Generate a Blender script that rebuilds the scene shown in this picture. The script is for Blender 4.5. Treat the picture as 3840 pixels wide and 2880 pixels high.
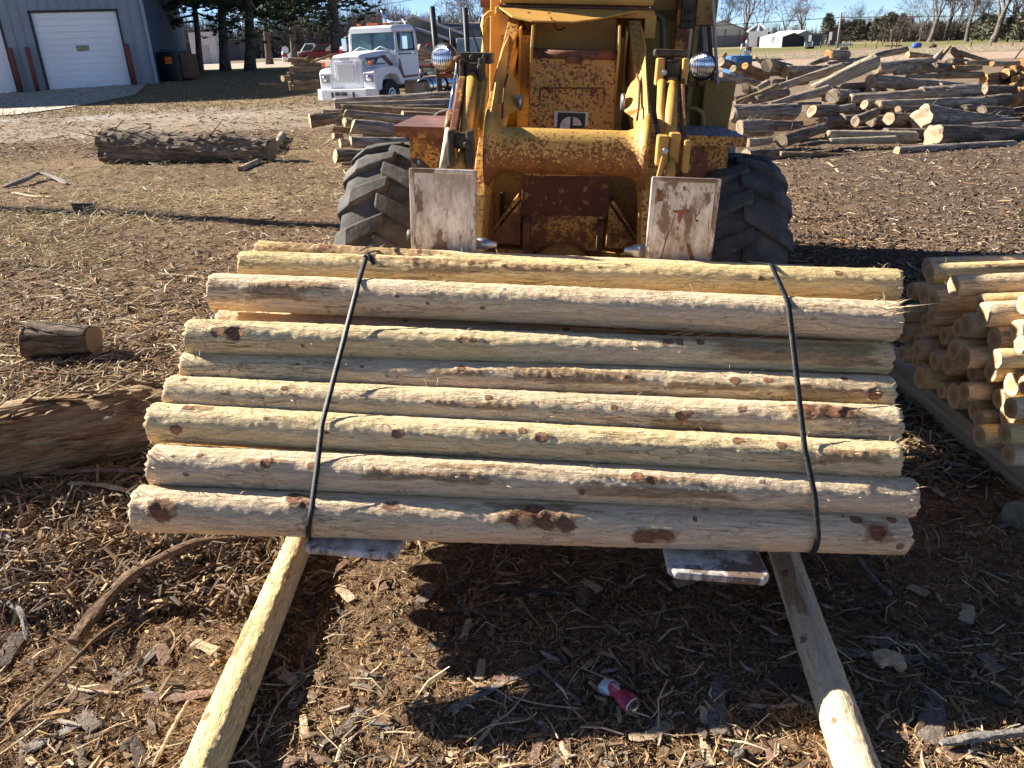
import bpy, math, random
import numpy as np
from mathutils import Matrix, Vector
S = bpy.context.scene
for o_ in list(bpy.data.objects): bpy.data.objects.remove(o_)
PI = math.pi
# ------------------------------------------------------------------ camera
FPX, HC, ROLL, CAMH = 2930.0, 165.0, 2.2, 1.87
_p = math.atan((1440 - HC) / FPX); _r = math.radians(ROLL)
cF = np.array([0, math.cos(_p), -math.sin(_p)]); _R0 = np.array([1., 0, 0]); _U0 = np.array([0, math.sin(_p), math.cos(_p)])
cR = _R0 * math.cos(_r) - _U0 * math.sin(_r); cU = _R0 * math.sin(_r) + _U0 * math.cos(_r)
CAM = np.array([0, 0, CAMH])
cd = bpy.data.cameras.new("Camera"); cam = bpy.data.objects.new("Camera", cd); S.collection.objects.link(cam)
cd.sensor_width = 36.0; cd.lens = 36.0 * FPX / 3840.0; cd.clip_start = 0.05; cd.clip_end = 3000
cam.matrix_world = Matrix(((cR[0], cU[0], -cF[0], 0), (cR[1], cU[1], -cF[1], 0), (cR[2], cU[2], -cF[2], CAMH), (0, 0, 0, 1)))
S.camera = cam
# ------------------------------------------------------------------ sky and sun
LD = np.array([.985, -.395, -.566]); LD /= np.linalg.norm(LD)          # direction the light travels
SUN_EL = math.asin(-LD[2]); SUN_AZ = math.atan2(-LD[0], -LD[1])         # clockwise from +Y
w = bpy.data.worlds.new("World"); S.world = w; w.use_nodes = True
nt = w.node_tree; bg = nt.nodes["Background"]; sky = nt.nodes.new("ShaderNodeTexSky"); sky.sky_type = 'NISHITA'
sky.sun_disc = False; sky.sun_elevation = SUN_EL; sky.sun_rotation = SUN_AZ; sky.air_density = 0.6; sky.dust_density = 0.0; sky.ozone_density = 4.0; sky.altitude = 2500
hs = nt.nodes.new('ShaderNodeHueSaturation'); hs.inputs['Saturation'].default_value = .95; nt.links.new(sky.outputs[0], hs.inputs['Color']); nt.links.new(hs.outputs[0], bg.inputs[0]); bg.inputs[1].default_value = 0.057
sl = bpy.data.lights.new("Sun", 'SUN'); sl.energy = 5.0; sl.angle = math.radians(0.5); sl.color = (1.0, .94, .84)
so = bpy.data.objects.new("Sun", sl); S.collection.objects.link(so)
so.rotation_euler = Vector(LD.tolist()).to_track_quat('-Z', 'Y').to_euler(); so.location = (-20, 10, 20)
S.view_settings.view_transform = 'Standard'; S.view_settings.look = 'None'; S.view_settings.exposure = 1.62; S.view_settings.gamma = 1.0
S.cycles.max_bounces = 5; S.cycles.diffuse_bounces = 4; S.cycles.use_denoising = True
# ------------------------------------------------------------------ helpers
def ray(U, V): return cF + (U - 1920) / FPX * cR - (V - 1440) / FPX * cU
def sstep(a, b, x): t = np.clip((np.asarray(x, float) - a) / (b - a), 0, 1); return t * t * (3 - 2 * t)
def base_h(x, y):
    x = np.asarray(x, float); y = np.asarray(y, float)
    return .85 * sstep(33, 52, y) * sstep(-2, -11, x)
def onZ(U, V, z=0.): d = ray(U, V); return CAM + d * (z - CAMH) / d[2]
def onY(U, V, Y): d = ray(U, V); return CAM + d * (Y / d[1])
def G(U, V):                                   # where a line of sight meets the ground
    z = 0.
    for _ in range(25):
        P = onZ(U, V, z); z = .5 * z + .5 * float(base_h(P[0], P[1]))
    return P
ZR = dict(A1=(0, 0, .4521), A2=(1000, 0, .4069), A3=(1700, 0, .4973), A4=(2640, 0, .5425), A6=(3240, 850, .6928), B1=(0, 700, .7233), B2=(0, 1800, .651),
          B3=(1200, 1900, .5906), B4=(2400, 1900, .651), B5=(500, 900, .7232), B6=(2000, 950, .7232), C1=(700, 0, .27125), C2=(1250, 50, .27125), C3=(2640, 0, .27125),
          C4=(3240, 0, .27125), C5=(2700, 150, .27125), C6=(3240, 150, .27125), D=(0, 0, 1.736), D1=(1450, 150, .27125), D2=(1900, 0, .36166),
          D3=(1780, 640, .33454), D4=(1250, 500, .30136), D5=(2350, 500, .30136), F=(0, 0, 1.0))
def PX(z, u, v): a = ZR[z]; return a[0] + u * a[2], a[1] + v * a[2]
def prj(P):
    q = np.asarray(P, float) - CAM; z = q @ cF
    return 1920 + FPX * (q @ cR) / z, 1440 - FPX * (q @ cU) / z
# loader frame: origin under its front axle, x to its width, y away, z up; it stands tilted on the soft ground
_a, _b = math.radians(5.5), math.radians(3.3)
LR = np.array([[math.cos(_a), math.sin(_a), 0], [-math.sin(_a), math.cos(_a), 0], [0, 0, 1]]) @ np.array([[math.cos(_b), 0, math.sin(_b)], [0, 1, 0], [-math.sin(_b), 0, math.cos(_b)]])
LO = np.array([.25, 4.55, 0.])
LM = Matrix([list(LR[0]) + [LO[0]], list(LR[1]) + [LO[1]], list(LR[2]) + [LO[2]], [0, 0, 0, 1]])
def LW(q): return LR @ np.asarray(q, float) + LO
def LP(z, u, v, yl):
    U, V = PX(z, u, v); d = LR.T @ ray(U, V); c = LR.T @ (CAM - LO); t = (yl - c[1]) / d[1]; return c + d * t
def _h(ix, iy, iz, s):
    n = (ix.astype(np.int64) * 374761393 + iy.astype(np.int64) * 668265263 + iz.astype(np.int64) * 2147483647 + s * 974634777) & 0xFFFFFFFF
    n = ((n ^ (n >> 13)) * 1274126177) & 0xFFFFFFFF; n = n ^ (n >> 16)
    return (n & 0xFFFF) / 65535.0
def vn(x, y, z=None, s=0):
    x = np.asarray(x, float); y = np.asarray(y, float); z = np.zeros_like(x) if z is None else np.asarray(z, float)
    ix, iy, iz = np.floor(x), np.floor(y), np.floor(z); fx, fy, fz = x - ix, y - iy, z - iz
    fx, fy, fz = [t * t * (3 - 2 * t) for t in (fx, fy, fz)]
    r = 0
    for a in (0, 1):
        for b in (0, 1):
            for c in (0, 1):
                r = r + _h(ix + a, iy + b, iz + c, s) * (fx if a else 1 - fx) * (fy if b else 1 - fy) * (fz if c else 1 - fz)
    return r * 2 - 1
def fbm(x, y, z=None, s=0, o=3):
    r, a, t = 0, 1., 0
    z = np.zeros_like(np.asarray(x, float)) if z is None else z
    for k in range(o): r = r + a * vn(x * 2 ** k, y * 2 ** k, z * 2 ** k, s + k * 17); t += a; a *= .5
    return r / t
class MB:
    def __init__(s): s.v = []; s.f = []; s.m = []; s.s = []
    def add(s, V, Fc, mat=0, smooth=False):
        n = len(s.v); s.v.extend([tuple(map(float, q)) for q in V])
        for f in Fc: s.f.append(tuple(i + n for i in f)); s.m.append(mat); s.s.append(smooth)
        return s
    def box(s, c, d, mat=0, M=None):
        c = np.array(c, float); d = np.array(d, float) / 2
        V = [np.array([x, y, z]) * d for x in (-1, 1) for y in (-1, 1) for z in (-1, 1)]
        if M is not None: V = [np.asarray(M) @ q for q in V]
        return s.add([q + c for q in V], [(0, 1, 3, 2), (4, 6, 7, 5), (0, 4, 5, 1), (2, 3, 7, 6), (0, 2, 6, 4), (1, 5, 7, 3)], mat)
    def bb(s, a, b, mat=0):                     # box from corner to corner
        a = np.array(a, float); b = np.array(b, float); return s.box((a + b) / 2, np.abs(b - a), mat)
    def prism(s, poly, vec, mat=0):             # a planar outline given a thickness
        P = [np.array(q, float) for q in poly]; vec = np.array(vec, float); n = len(P)
        return s.add(P + [q + vec for q in P], [tuple(range(n))[::-1], tuple(range(n, 2 * n))] + [(i, (i + 1) % n, n + (i + 1) % n, n + i) for i in range(n)], mat)
    def tube(s, pts, rad, n=8, mat=0, smooth=True, capmat=None, flat=1.0):
        P = [np.array(q, float) for q in pts]; k = len(P)
        if not hasattr(rad, '__len__'): rad = [rad] * k
        V = []; up = np.array([0, 0, 1.])
        t0 = P[1] - P[0]; t0 /= np.linalg.norm(t0) + 1e-9
        if abs(t0[2]) > .9: up = np.array([0, 1., 0])
        for i in range(k):
            t = P[min(i + 1, k - 1)] - P[max(i - 1, 0)]; t = t / (np.linalg.norm(t) + 1e-9)
            a = np.cross(t, up); a /= np.linalg.norm(a) + 1e-9; b = np.cross(a, t)
            for j in range(n):
                an = 2 * PI * j / n; V.append(P[i] + rad[i] * (math.cos(an) * a + flat * math.sin(an) * b))
        Fc = [(i * n + j, i * n + (j + 1) % n, (i + 1) * n + (j + 1) % n, (i + 1) * n + j) for i in range(k - 1) for j in range(n)]
        s.add(V, Fc, mat, smooth); m = len(s.v) - len(V)
        s.f.append(tuple(m + j for j in range(n))[::-1]); s.f.append(tuple(m + (k - 1) * n + j for j in range(n)))
        s.m += [mat if capmat is None else capmat] * 2; s.s += [False] * 2
        return s
    def lathe(s, prof, o=(0, 0, 0), axis=(0, 0, 1), n=24, mat=0, smooth=True):   # prof: (distance along the axis, radius)
        ax = np.array(axis, float); ax /= np.linalg.norm(ax); h = np.array([1., 0, 0]) if abs(ax[0]) < .9 else np.array([0, 1., 0])
        a = np.cross(ax, h); a /= np.linalg.norm(a); b = np.cross(ax, a); o = np.array(o, float)
        V = [o + ax * d + r * (math.cos(2 * PI * j / n) * a + math.sin(2 * PI * j / n) * b) for d, r in prof for j in range(n)]
        Fc = [(i * n + j, i * n + (j + 1) % n, (i + 1) * n + (j + 1) % n, (i + 1) * n + j) for i in range(len(prof) - 1) for j in range(n)]
        s.add(V, Fc, mat, smooth); m = len(s.v) - len(V); k = len(prof)
        s.f.append(tuple(m + j for j in range(n))[::-1]); s.f.append(tuple(m + (k - 1) * n + j for j in range(n))); s.m += [mat] * 2; s.s += [False] * 2
        return s
    def build(s, name, mats, parent=None, bev=0, M=None):
        me = bpy.data.meshes.new(name); me.from_pydata(s.v, [], s.f)
        for m_ in (mats if isinstance(mats, (list, tuple)) else [mats]): me.materials.append(m_)
        me.polygons.foreach_set('material_index', s.m); me.polygons.foreach_set('use_smooth', s.s); me.validate(); me.update()
        return link(name, me, parent, bev, M)
def link(name, me, parent=None, bev=0, M=None):
    o = bpy.data.objects.new(name, me); S.collection.objects.link(o)
    if parent is not None: o.parent = parent
    if M is not None: o.matrix_world = M
    if bev:
        b = o.modifiers.new('bevel', 'BEVEL'); b.width = bev; b.segments = 2; b.limit_method = 'ANGLE'; b.angle_limit = .7
    return o
def tag(o, label=None, cat=None, group=None, kind=None):
    if label: o['label'] = label
    if cat: o['category'] = cat
    if group: o['group'] = group
    if kind: o['kind'] = kind
    return o
def empty(name, loc=(0, 0, 0), rz=0, M=None):
    o = bpy.data.objects.new(name, None); S.collection.objects.link(o); o.empty_display_size = .1
    if M is not None: o.matrix_world = M
    else: o.location = tuple(map(float, loc)); o.rotation_euler = (0, 0, rz)
    return o
def npmesh(name, V, Fq, mats, col=None, smooth=False, mi=None):   # numpy arrays straight into a mesh; faces all of one size
    me = bpy.data.meshes.new(name); V = np.ascontiguousarray(V, np.float32); Fq = np.ascontiguousarray(Fq, np.int32); k = Fq.shape[1]
    me.vertices.add(len(V)); me.vertices.foreach_set('co', V.ravel()); me.loops.add(Fq.size); me.loops.foreach_set('vertex_index', Fq.ravel())
    me.polygons.add(len(Fq)); me.polygons.foreach_set('loop_start', np.arange(0, Fq.size, k, dtype=np.int32))
    for m_ in (mats if isinstance(mats, (list, tuple)) else [mats]): me.materials.append(m_)
    if mi is not None: me.polygons.foreach_set('material_index', np.asarray(mi, np.int32))
    me.polygons.foreach_set('use_smooth', np.full(len(Fq), smooth)); me.update(calc_edges=True)
    if col is not None:
        a = me.color_attributes.new('tint', 'FLOAT_COLOR', 'POINT'); c = np.ones((len(V), 4), np.float32); c[:, :3] = col; a.data.foreach_set('color', c.ravel())
    return me
# ------------------------------------------------------------------ materials
class NT:
    def __init__(s, name):
        s.m = bpy.data.materials.new(name); s.m.use_nodes = True; s.t = s.m.node_tree; s.b = s.t.nodes['Principled BSDF']; s.tc = s.n('ShaderNodeTexCoord')
    def n(s, t, **k):
        x = s.t.nodes.new(t)
        for a, b in k.items(): setattr(x, a, b)
        return x
    def l(s, a, b): s.t.links.new(a, b)
    def co(s, sc=(1, 1, 1), src='Object', rnd=False):
        mp = s.n('ShaderNodeMapping'); mp.inputs['Scale'].default_value = sc if hasattr(sc, '__len__') else (sc,) * 3; s.l(s.tc.outputs[src], mp.inputs[0])
        if rnd:
            oi = s.n('ShaderNodeObjectInfo'); m = s.n('ShaderNodeVectorMath', operation='SCALE'); m.inputs[0].default_value = (37, 53, 71); s.l(oi.outputs['Random'], m.inputs['Scale']); s.l(m.outputs[0], mp.inputs['Location'])
        return mp.outputs[0]
    def noise(s, sc, scale=1., det=4., rough=.6, dist=0., src='Object', rnd=False):
        x = s.n('ShaderNodeTexNoise'); x.inputs['Scale'].default_value = scale; x.inputs['Detail'].default_value = det; x.inputs['Roughness'].default_value = rough; x.inputs['Distortion'].default_value = dist
        s.l(s.co(sc, src, rnd), x.inputs['Vector']); return x.outputs['Fac']
    def vor(s, sc, scale=1., feat='F1', src='Object'):
        x = s.n('ShaderNodeTexVoronoi', feature=feat); x.inputs['Scale'].default_value = scale; s.l(s.co(sc, src), x.inputs['Vector']); return x.outputs['Distance']
    def ramp(s, fac, stops, const=False):
        x = s.n('ShaderNodeValToRGB'); e = x.color_ramp.elements
        if const: x.color_ramp.interpolation = 'CONSTANT'
        while len(e) > 1: e.remove(e[-1])
        for i, (p, c) in enumerate(stops):
            q = e[0] if i == 0 else e.new(p); q.position = p; c = c if hasattr(c, '__len__') else (c, c, c); q.color = (*c, 1)
        s.l(fac, x.inputs[0]); return x.outputs[0]
    def mix(s, f, a, b, bt='MIX'):
        x = s.n('ShaderNodeMix', data_type='RGBA', blend_type=bt)
        for v, i in ((f, 0), (a, 6), (b, 7)):
            if isinstance(v, (int, float)): x.inputs[i].default_value = v if i == 0 else (v, v, v, 1)
            elif isinstance(v, tuple): x.inputs[i].default_value = (*v, 1)
            else: s.l(v, x.inputs[i])
        return x.outputs[2]
    def math(s, op, a, b=0.):
        x = s.n('ShaderNodeMath', operation=op)
        for i, v in enumerate((a, b)):
            if isinstance(v, (int, float)): x.inputs[i].default_value = v
            else: s.l(v, x.inputs[i])
        return x.outputs[0]
    def attr(s, name='tint'): x = s.n('ShaderNodeAttribute', attribute_name=name); return x
    def bump(s, h, dist=.01, st=1., prev=None):
        x = s.n('ShaderNodeBump'); x.inputs['Strength'].default_value = st; x.inputs['Distance'].default_value = dist; s.l(h, x.inputs['Height'])
        if prev is not None: s.l(prev, x.inputs['Normal'])
        return x.outputs[0]
    def out(s, col=None, rough=.8, nrm=None, metal=0., spec=.3):
        b = s.b
        for v, i in ((col, 'Base Color'), (rough, 'Roughness'), (metal, 'Metallic')):
            if v is None: continue
            if isinstance(v, tuple): b.inputs[i].default_value = (*v, 1)
            elif isinstance(v, (int, float)): b.inputs[i].default_value = v
            else: s.l(v, b.inputs[i])
        b.inputs['Specular IOR Level'].default_value = spec
        if nrm is not None: s.l(nrm, b.inputs['Normal'])
        return s.m
def plain(name, c, rough=.6, metal=0., spec=.4, var=.12, sc=6., bump=.0):
    k = NT(name); n = k.noise(sc, det=5); d = tuple(x * (1 - var * 2) for x in c); e = tuple(min(1, x * (1 + var)) for x in c)
    nr = k.bump(n, bump) if bump else None
    return k.out(k.ramp(n, [(.3, d), (.7, e)]), rough, nr, metal, spec)
def m_yellow(name, speck=0., big=0., grime=.25, base=(.60, .325, .075)):
    k = NT(name); n = k.noise(3, det=5); c = k.ramp(n, [(.3, tuple(x * .78 for x in base)), (.7, tuple(min(1, x * 1.1) for x in base))])
    gr = k.noise(9, det=8, rough=.7); c = k.mix(k.math('MULTIPLY', k.ramp(gr, [(.5, 0.), (.75, 1.)]), grime), c, (.16, .10, .045))
    rust = k.ramp(k.noise(25, det=4), [(.3, (.12, .045, .02)), (.7, (.24, .10, .045))])
    h = None
    if speck > 0:
        a = k.noise(62, det=3, rough=.55, dist=.4); lo = .68 - speck * .26
        f = k.ramp(k.math('ADD', a, k.math('MULTIPLY', k.math('SUBTRACT', k.noise(5, det=3), .5), .22)), [(lo, 0.), (lo + .015, 1.)]); c = k.mix(f, c, rust); h = f
    if big > 0:
        a = k.noise(4.5, det=7, rough=.65); lo = .72 - big * .35
        f = k.ramp(a, [(lo, 0.), (lo + .06, 1.)]); c = k.mix(f, c, rust)
    return k.out(c, .55, k.bump(k.noise(60, det=3), .002, .5), 0, .35)
def m_bark(name, c1, c2, c3, pale=0., sx=2.6, sr=24., bump=.05):
    k = NT(name); a = k.noise((sx, sr, sr), det=6, rough=.7, dist=.3, rnd=True); b = k.noise((2, 12, 12), det=5, rnd=True)
    oi = k.n('ShaderNodeObjectInfo').outputs['Random']
    c = k.ramp(a, [(.34, c1), (.47, c2), (.60, c3), (.75, tuple(min(.8, x * 1.5) for x in c3))]); c = k.mix(k.ramp(b, [(.42, 0.), (.62, .55)]), c, tuple(x * .55 for x in c2))
    c = k.mix(k.math('MULTIPLY', oi, .35), c, c2); c = k.mix(k.ramp(k.noise((1.1, 7, 7), det=7, rough=.75, rnd=True), [(.54, 0.), (.60, .6)]), c, tuple(min(.75, x * 1.25) for x in c3)); c = k.mix(k.ramp(k.noise((3, 14, 14), det=5, rough=.7, dist=.5, rnd=True), [(.60, 0.), (.66, .75)]), c, tuple(x * .6 for x in c1))
    if pale: c = k.mix(k.ramp(k.noise((1.3, 9, 9), det=6, rough=.7, rnd=True), [(.6 - pale, 0.), (.63 - pale, .8)]), c, (.42, .32, .21))
    h = k.math('ADD', a, k.math('MULTIPLY', k.noise((16, 120, 120), det=4), .4))
    return k.out(c, .92, k.bump(h, bump, 1.), 0, .12)
def m_wood_end(name, c1, c2, c3):
    k = NT(name); v = k.n('ShaderNodeSeparateXYZ'); k.l(k.tc.outputs['Object'], v.inputs[0])
    r = k.math('POWER', k.math('ADD', k.math('POWER', v.outputs[1], 2.), k.math('POWER', v.outputs[2], 2.)), .5)
    r = k.math('ADD', r, k.math('MULTIPLY', k.noise(12, det=3, rnd=True), .02))
    w_ = k.math('SINE', k.math('MULTIPLY', r, 900.)); c = k.mix(k.math('MULTIPLY', k.math('ADD', w_, 1.), .18), c1, c2)
    c = k.mix(k.ramp(k.noise(30, det=6), [(.5, 0.), (.8, .6)]), c, c3)
    c = k.mix(k.ramp(k.noise((30, 6, 50), det=4, dist=1., rnd=True), [(.66, 0.), (.69, .7)]), c, tuple(x * .35 for x in c3))
    c = k.mix(k.math('MULTIPLY', k.n('ShaderNodeObjectInfo').outputs['Random'], .4), c, c3)
    at = k.attr(); c = k.mix(at.outputs['Fac'], c, c2)
    return k.out(c, .85, k.bump(k.noise(90, det=4), .004), 0, .15)
Y0 = m_yellow('yellow_paint', 0, .12, .35); YS = m_yellow('yellow_speckled', .5, .3, .45); YR = m_yellow('yellow_rusting', .62, .75, .3); YC = m_yellow('yellow_smooth', 0, 0, .12)
YD = m_yellow('yellow_dirty', .3, .3, .9, (.36, .22, .06))
RUST = plain('rust', (.19, .08, .042), .8, var=.35, sc=14, bump=.004)
BLACKR = plain('black_rubber', (.022, .023, .026), .75, var=.3, bump=.003)
GREASE = plain('greasy_steel', (.07, .055, .035), .55, var=.4, sc=20, bump=.006)
DARKM = plain('dark_metal', (.035, .033, .03), .6, var=.3)
CHROME = plain('chrome', (.75, .77, .8), .12, 1., .5, var=.03)
STEEL = plain('steel', (.5, .5, .5), .35, .9, var=.15)
WHITE = plain('white_paint', (.78, .79, .80), .35, var=.03)
GLASSD = plain('dark_glass', (.05, .075, .085), .08, 0, .6, var=.1)
REDP = plain('red_paint', (.35, .03, .03), .4)
ORANGE = plain('amber_plastic', (.75, .16, .03), .3)
LOGM_BASE = dict(
    grey=m_bark('grey_bark', (.085, .064, .048), (.33, .265, .205), (.60, .51, .41)),
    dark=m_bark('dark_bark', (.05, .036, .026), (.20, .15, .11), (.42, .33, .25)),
    pale=m_bark('pale_stripped_bark', (.28, .20, .13), (.52, .41, .28), (.70, .58, .43), .0),
    red=m_bark('red_shredded_bark', (.15, .085, .045), (.42, .27, .15), (.70, .52, .33), .04, 6, 42, .05),
    orange=m_bark('tan_bark', (.13, .08, .04), (.32, .21, .11), (.55, .40, .24)))
END_PALE = m_wood_end('pale_cut_wood', (.78, .58, .33), (.46, .27, .12), (.50, .38, .25))
END_ORANGE = m_wood_end('orange_cut_wood', (.62, .34, .13), (.42, .18, .06), (.35, .2, .1))
END_HEAP = m_wood_end('heap_cut_wood', (.46, .35, .23), (.32, .21, .12), (.30, .23, .16))
END_GREY = m_wood_end('grey_cut_wood', (.33, .26, .18), (.24, .18, .12), (.16, .13, .1))
# ------------------------------------------------------------------ the ground, one sheet out to the horizon
def axis(fine0, fine1, st, far, g):
    a = list(np.arange(fine0, fine1 + 1e-6, st)); d = st
    while a[-1] < far: d *= g; a.append(a[-1] + d)
    d = st
    while a[0] > -far: d *= g; a.insert(0, a[0] - d)
    return np.array(a)
def rough_h(x, y):
    near = sstep(60, 14, y) * sstep(-14, -6, -np.abs(x) * .6 - y * .02) if False else 1 / (1 + (np.maximum(y, 0) / 14) ** 2)
    h = .035 * fbm(x * 1.1, y * 1.1, s=3, o=3) + .014 * fbm(x * 5, y * 5, s=9, o=3) + .006 * vn(x * 17, y * 17, s=5)
    h = h + .05 * np.maximum(0, fbm(x * .7 + 3, y * .7, s=21)) * sstep(6, 9, y)
    mud = sstep(4, 7, x) * sstep(9, 10.5, y) * sstep(14, 12.5, y); h = h + mud * .09 * np.abs(fbm(x * 2.4, y * 3.5, s=31, o=4))
    heap = np.exp(-(((x + 1.35) / .5) ** 2 + ((y - 2.75) / .22) ** 2)); h = h + .07 * heap * (1 + .6 * fbm(x * 6, y * 6, s=44))
    return h * near
def gh(x, y): return base_h(x, y) + rough_h(np.asarray(x, float), np.asarray(y, float))
gx = axis(-3.4, 3.6, .035, 900, 1.05); gy = np.concatenate([[-60, -25, -10, -4, -1, 0, .5], np.arange(1.0, 6.4, .035)]); d_ = .035
while gy[-1] < 1500: d_ = min(d_ * 1.022, d_ * 1.022); gy = np.append(gy, gy[-1] + d_)
XX, YY = np.meshgrid(gx, gy); ZZ = gh(XX, YY); nx_, ny_ = len(gx), len(gy)
V_ = np.stack([XX.ravel(), YY.ravel(), ZZ.ravel()], 1); i_ = np.arange(nx_ * ny_).reshape(ny_, nx_)
F_ = np.stack([i_[:-1, :-1].ravel(), i_[:-1, 1:].ravel(), i_[1:, 1:].ravel(), i_[1:, :-1].ravel()], 1)
x, y = V_[:, 0], V_[:, 1]
def zone(c, m): global col_; col_ = col_ * (1 - m[:, None]) + np.array(c) * m[:, None]
n1 = fbm(x * .5, y * .5, s=2, o=4); n2 = fbm(x * .12, y * .35, s=8, o=4); n3 = fbm(x * .03, y * .03, s=12, o=3)
col_ = np.tile(np.array([.165, .10, .06]), (len(x), 1))
zone((.22, .145, .085), sstep(-.25, .35, n1) * .8)
zone((.15, .105, .075), sstep(3, 5, x) * sstep(5, 7, y) * sstep(16, 13, y) * .9)                       # churned mud on the right
zone((.38, .17, .08), np.exp(-(((x - 2.0) / .7) ** 2 + ((y - 2.7) / .55) ** 2)) * .75)                        # red sawdust by the stack
zone((.34, .25, .12), sstep(-1.5, -3.5, x + n1) * sstep(8, 10, y) * sstep(22, 18, y) * (.12 + .55 * sstep(-.1, .4, n2) * sstep(-.5, .2, n1)))   # straw on the left
zone((.36, .285, .21), (.6 + .35 * sstep(-.4, .3, n1)) * sstep(19, 25, y + n2 * 5) * (1 - sstep(-2, 4, x) * .6))                                # packed dirt drive
zone((.40, .385, .35), sstep(.05, .35, n2 + .12) * sstep(27.5, 29.5, y + n1 * 2) * sstep(33.5, 32, y + n1) * sstep(-7, -10, x) * sstep(-.3, .3, n1) * .8)  # pale gravel streaks
zone((.27, .19, .105), sstep(31, 35, y + n1 * 3) * sstep(62, 50, y) * sstep(2, -4, x))                                   # dry lawn
zone((.20, .22, .08), sstep(52, 56, y) * sstep(70, 62, y) * sstep(-6, -12, x) * .6)
zone((.50, .40, .32), sstep(66, 67.5, y) * sstep(112, 109, y) * sstep(-4, -8, x))                                # far parking lot
zone((.24, .19, .1), sstep(112, 115, y) * sstep(-4, -8, x)); zone((.5, .47, .44), sstep(150, 152, y) * sstep(172, 170, y) * sstep(-4, -8, x))
zone((.25, .18, .12), sstep(18, 23, y) * sstep(0, 5, x) * sstep(60, 55, y))
zone((.46, .34, .25), sstep(50, 52, y) * sstep(66, 64, y) * sstep(4, 9, x))                                       # pink dirt road
zone((.37, .31, .22), sstep(66, 67, y + n3 * 3) * sstep(4, 9, x) * .95); zone((.30, .235, .12), sstep(84, 88, y) * sstep(8, 14, x) * .9)
zone((.20, .20, .075), sstep(95, 98, y) * sstep(135, 128, y) * sstep(20, 30, x) * .9); zone((.33, .26, .15), sstep(128, 134, y) * sstep(10, 20, x))
col_ *= .93
col_ *= (1 + .22 * fbm(x * 3, y * 3, s=51)[:, None] * (y < 40)[:, None] + .1 * n1[:, None])
k = NT('yard_ground'); at = k.attr(); nf = k.noise(38, det=7, rough=.75); nm = k.noise((5, 9, 5), det=6, rough=.7)
c = k.mix(1., at.outputs['Color'], k.ramp(nf, [(.32, .35), (.5, .95), (.66, 1.9)]), 'MULTIPLY'); c = k.mix(1., c, k.ramp(nm, [(.3, .62), (.7, 1.35)]), 'MULTIPLY')
fl = k.noise((14, 30, 14), det=3, rough=.5, dist=1.5); c = k.mix(k.ramp(fl, [(.66, 0.), (.69, .35)]), c, (.45, .35, .22))
ns = k.noise((120, 120, 120), det=4, rough=.7); h = k.math('ADD', nf, k.math('MULTIPLY', ns, .35))
GROUND = k.out(c, .95, k.bump(h, .02, 1., k.bump(nm, .05, .5)), 0, .1)
ground = link('ground', npmesh('ground', V_, F_, GROUND, col_, True)); tag(ground, 'brown dirt yard running out to dry fields', kind='structure')
# ------------------------------------------------------------------ logs and posts
def frame_of(a, b, roll=0.):
    a = np.array(a, float); b = np.array(b, float); X = b - a; L = np.linalg.norm(X); X /= L
    up = np.array([0, 0, 1.]) if abs(X[2]) < .9 else np.array([0, 1., 0]); Yv = np.cross(up, X); Yv /= np.linalg.norm(Yv); Zv = np.cross(X, Yv)
    return Matrix([[X[0], Yv[0], Zv[0], a[0]], [X[1], Yv[1], Zv[1], a[1]], [X[2], Yv[2], Zv[2], a[2]], [0, 0, 0, 1]]), L
def log_surface(L, r0, r1, nx, na, seed, amp, bend, flute, freq=1.):
    t = np.linspace(0, 1, nx + 1); th = np.arange(na) / na * 2 * PI; T, H = np.meshgrid(t, th, indexing='ij')
    R = r0 + (r1 - r0) * T; c, s = np.cos(H), np.sin(H); rr = max(r0, r1); q = .9 * freq / rr ** .5
    n = fbm(T * L * 1.6 + seed, c * 2.3, s * 2.3, seed, 3) + .6 * np.abs(fbm(T * L * 3 * freq, c * 6.5, s * 6.5, seed + 5, 3))
    R = R * (1 + amp * n + amp * .5 * fbm(T * L * 9, c * 3 / max(.3, 1), s * 3, seed + 8, 2))
    if flute: R = R * (1 + flute * (1 - T) ** 2 * np.abs(np.cos(H * 2.0 + seed)) * 1.2 - flute * .4 * (1 - T) ** 2)
    b1, b2 = bend * np.sin(seed * 1.7), bend * np.cos(seed * 2.3); sb = np.sin(PI * T)
    return T, H, R, np.stack([T * L, R * c + b1 * sb, R * s + b2 * sb], -1)
def end_mesh(ring, x, sign, mat, seed, name='cut_end', dish=.0):
    na = len(ring); c0 = ring.mean(0); rings = [1., .66, .33]; V = []; 
    rng = np.random.RandomState(seed)
    for f in rings:
        q = c0 + (ring - c0) * f; q = q.copy(); q[:, 0] = q[:, 0] if f == 1. else ring[:, 0].mean() + rng.uniform(-.001, .001, na); q[:, 0] += sign * .0015; V.append(q)
    V = np.concatenate(V + [c0[None] + [[sign * .002, 0, 0]]]); j = np.arange(na); j2 = (j + 1) % na; Fc = []
    for k_ in range(2): Fc.append(np.stack([k_ * na + j, k_ * na + j2, (k_ + 1) * na + j2, (k_ + 1) * na + j], 1))
    Fc.append(np.stack([2 * na + j, 2 * na + j2, np.full(na, 3 * na), np.full(na, 3 * na)], 1)); 
    me = bpy.data.meshes.new(name); fl = [tuple(q) for q in np.concatenate(Fc[:2])] + [tuple(q[:3]) for q in Fc[2]]
    if sign < 0: fl = [q[::-1] for q in fl]
    me.from_pydata([tuple(q) for q in V], [], fl); me.materials.append(mat)
    a = me.color_attributes.new('tint', 'FLOAT_COLOR', 'POINT'); cc = np.zeros((len(V), 4), np.float32); cc[na:, :] = .25; cc[2 * na:, :] = .9; a.data.foreach_set('color', cc.ravel())
    me.update(); return me
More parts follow.
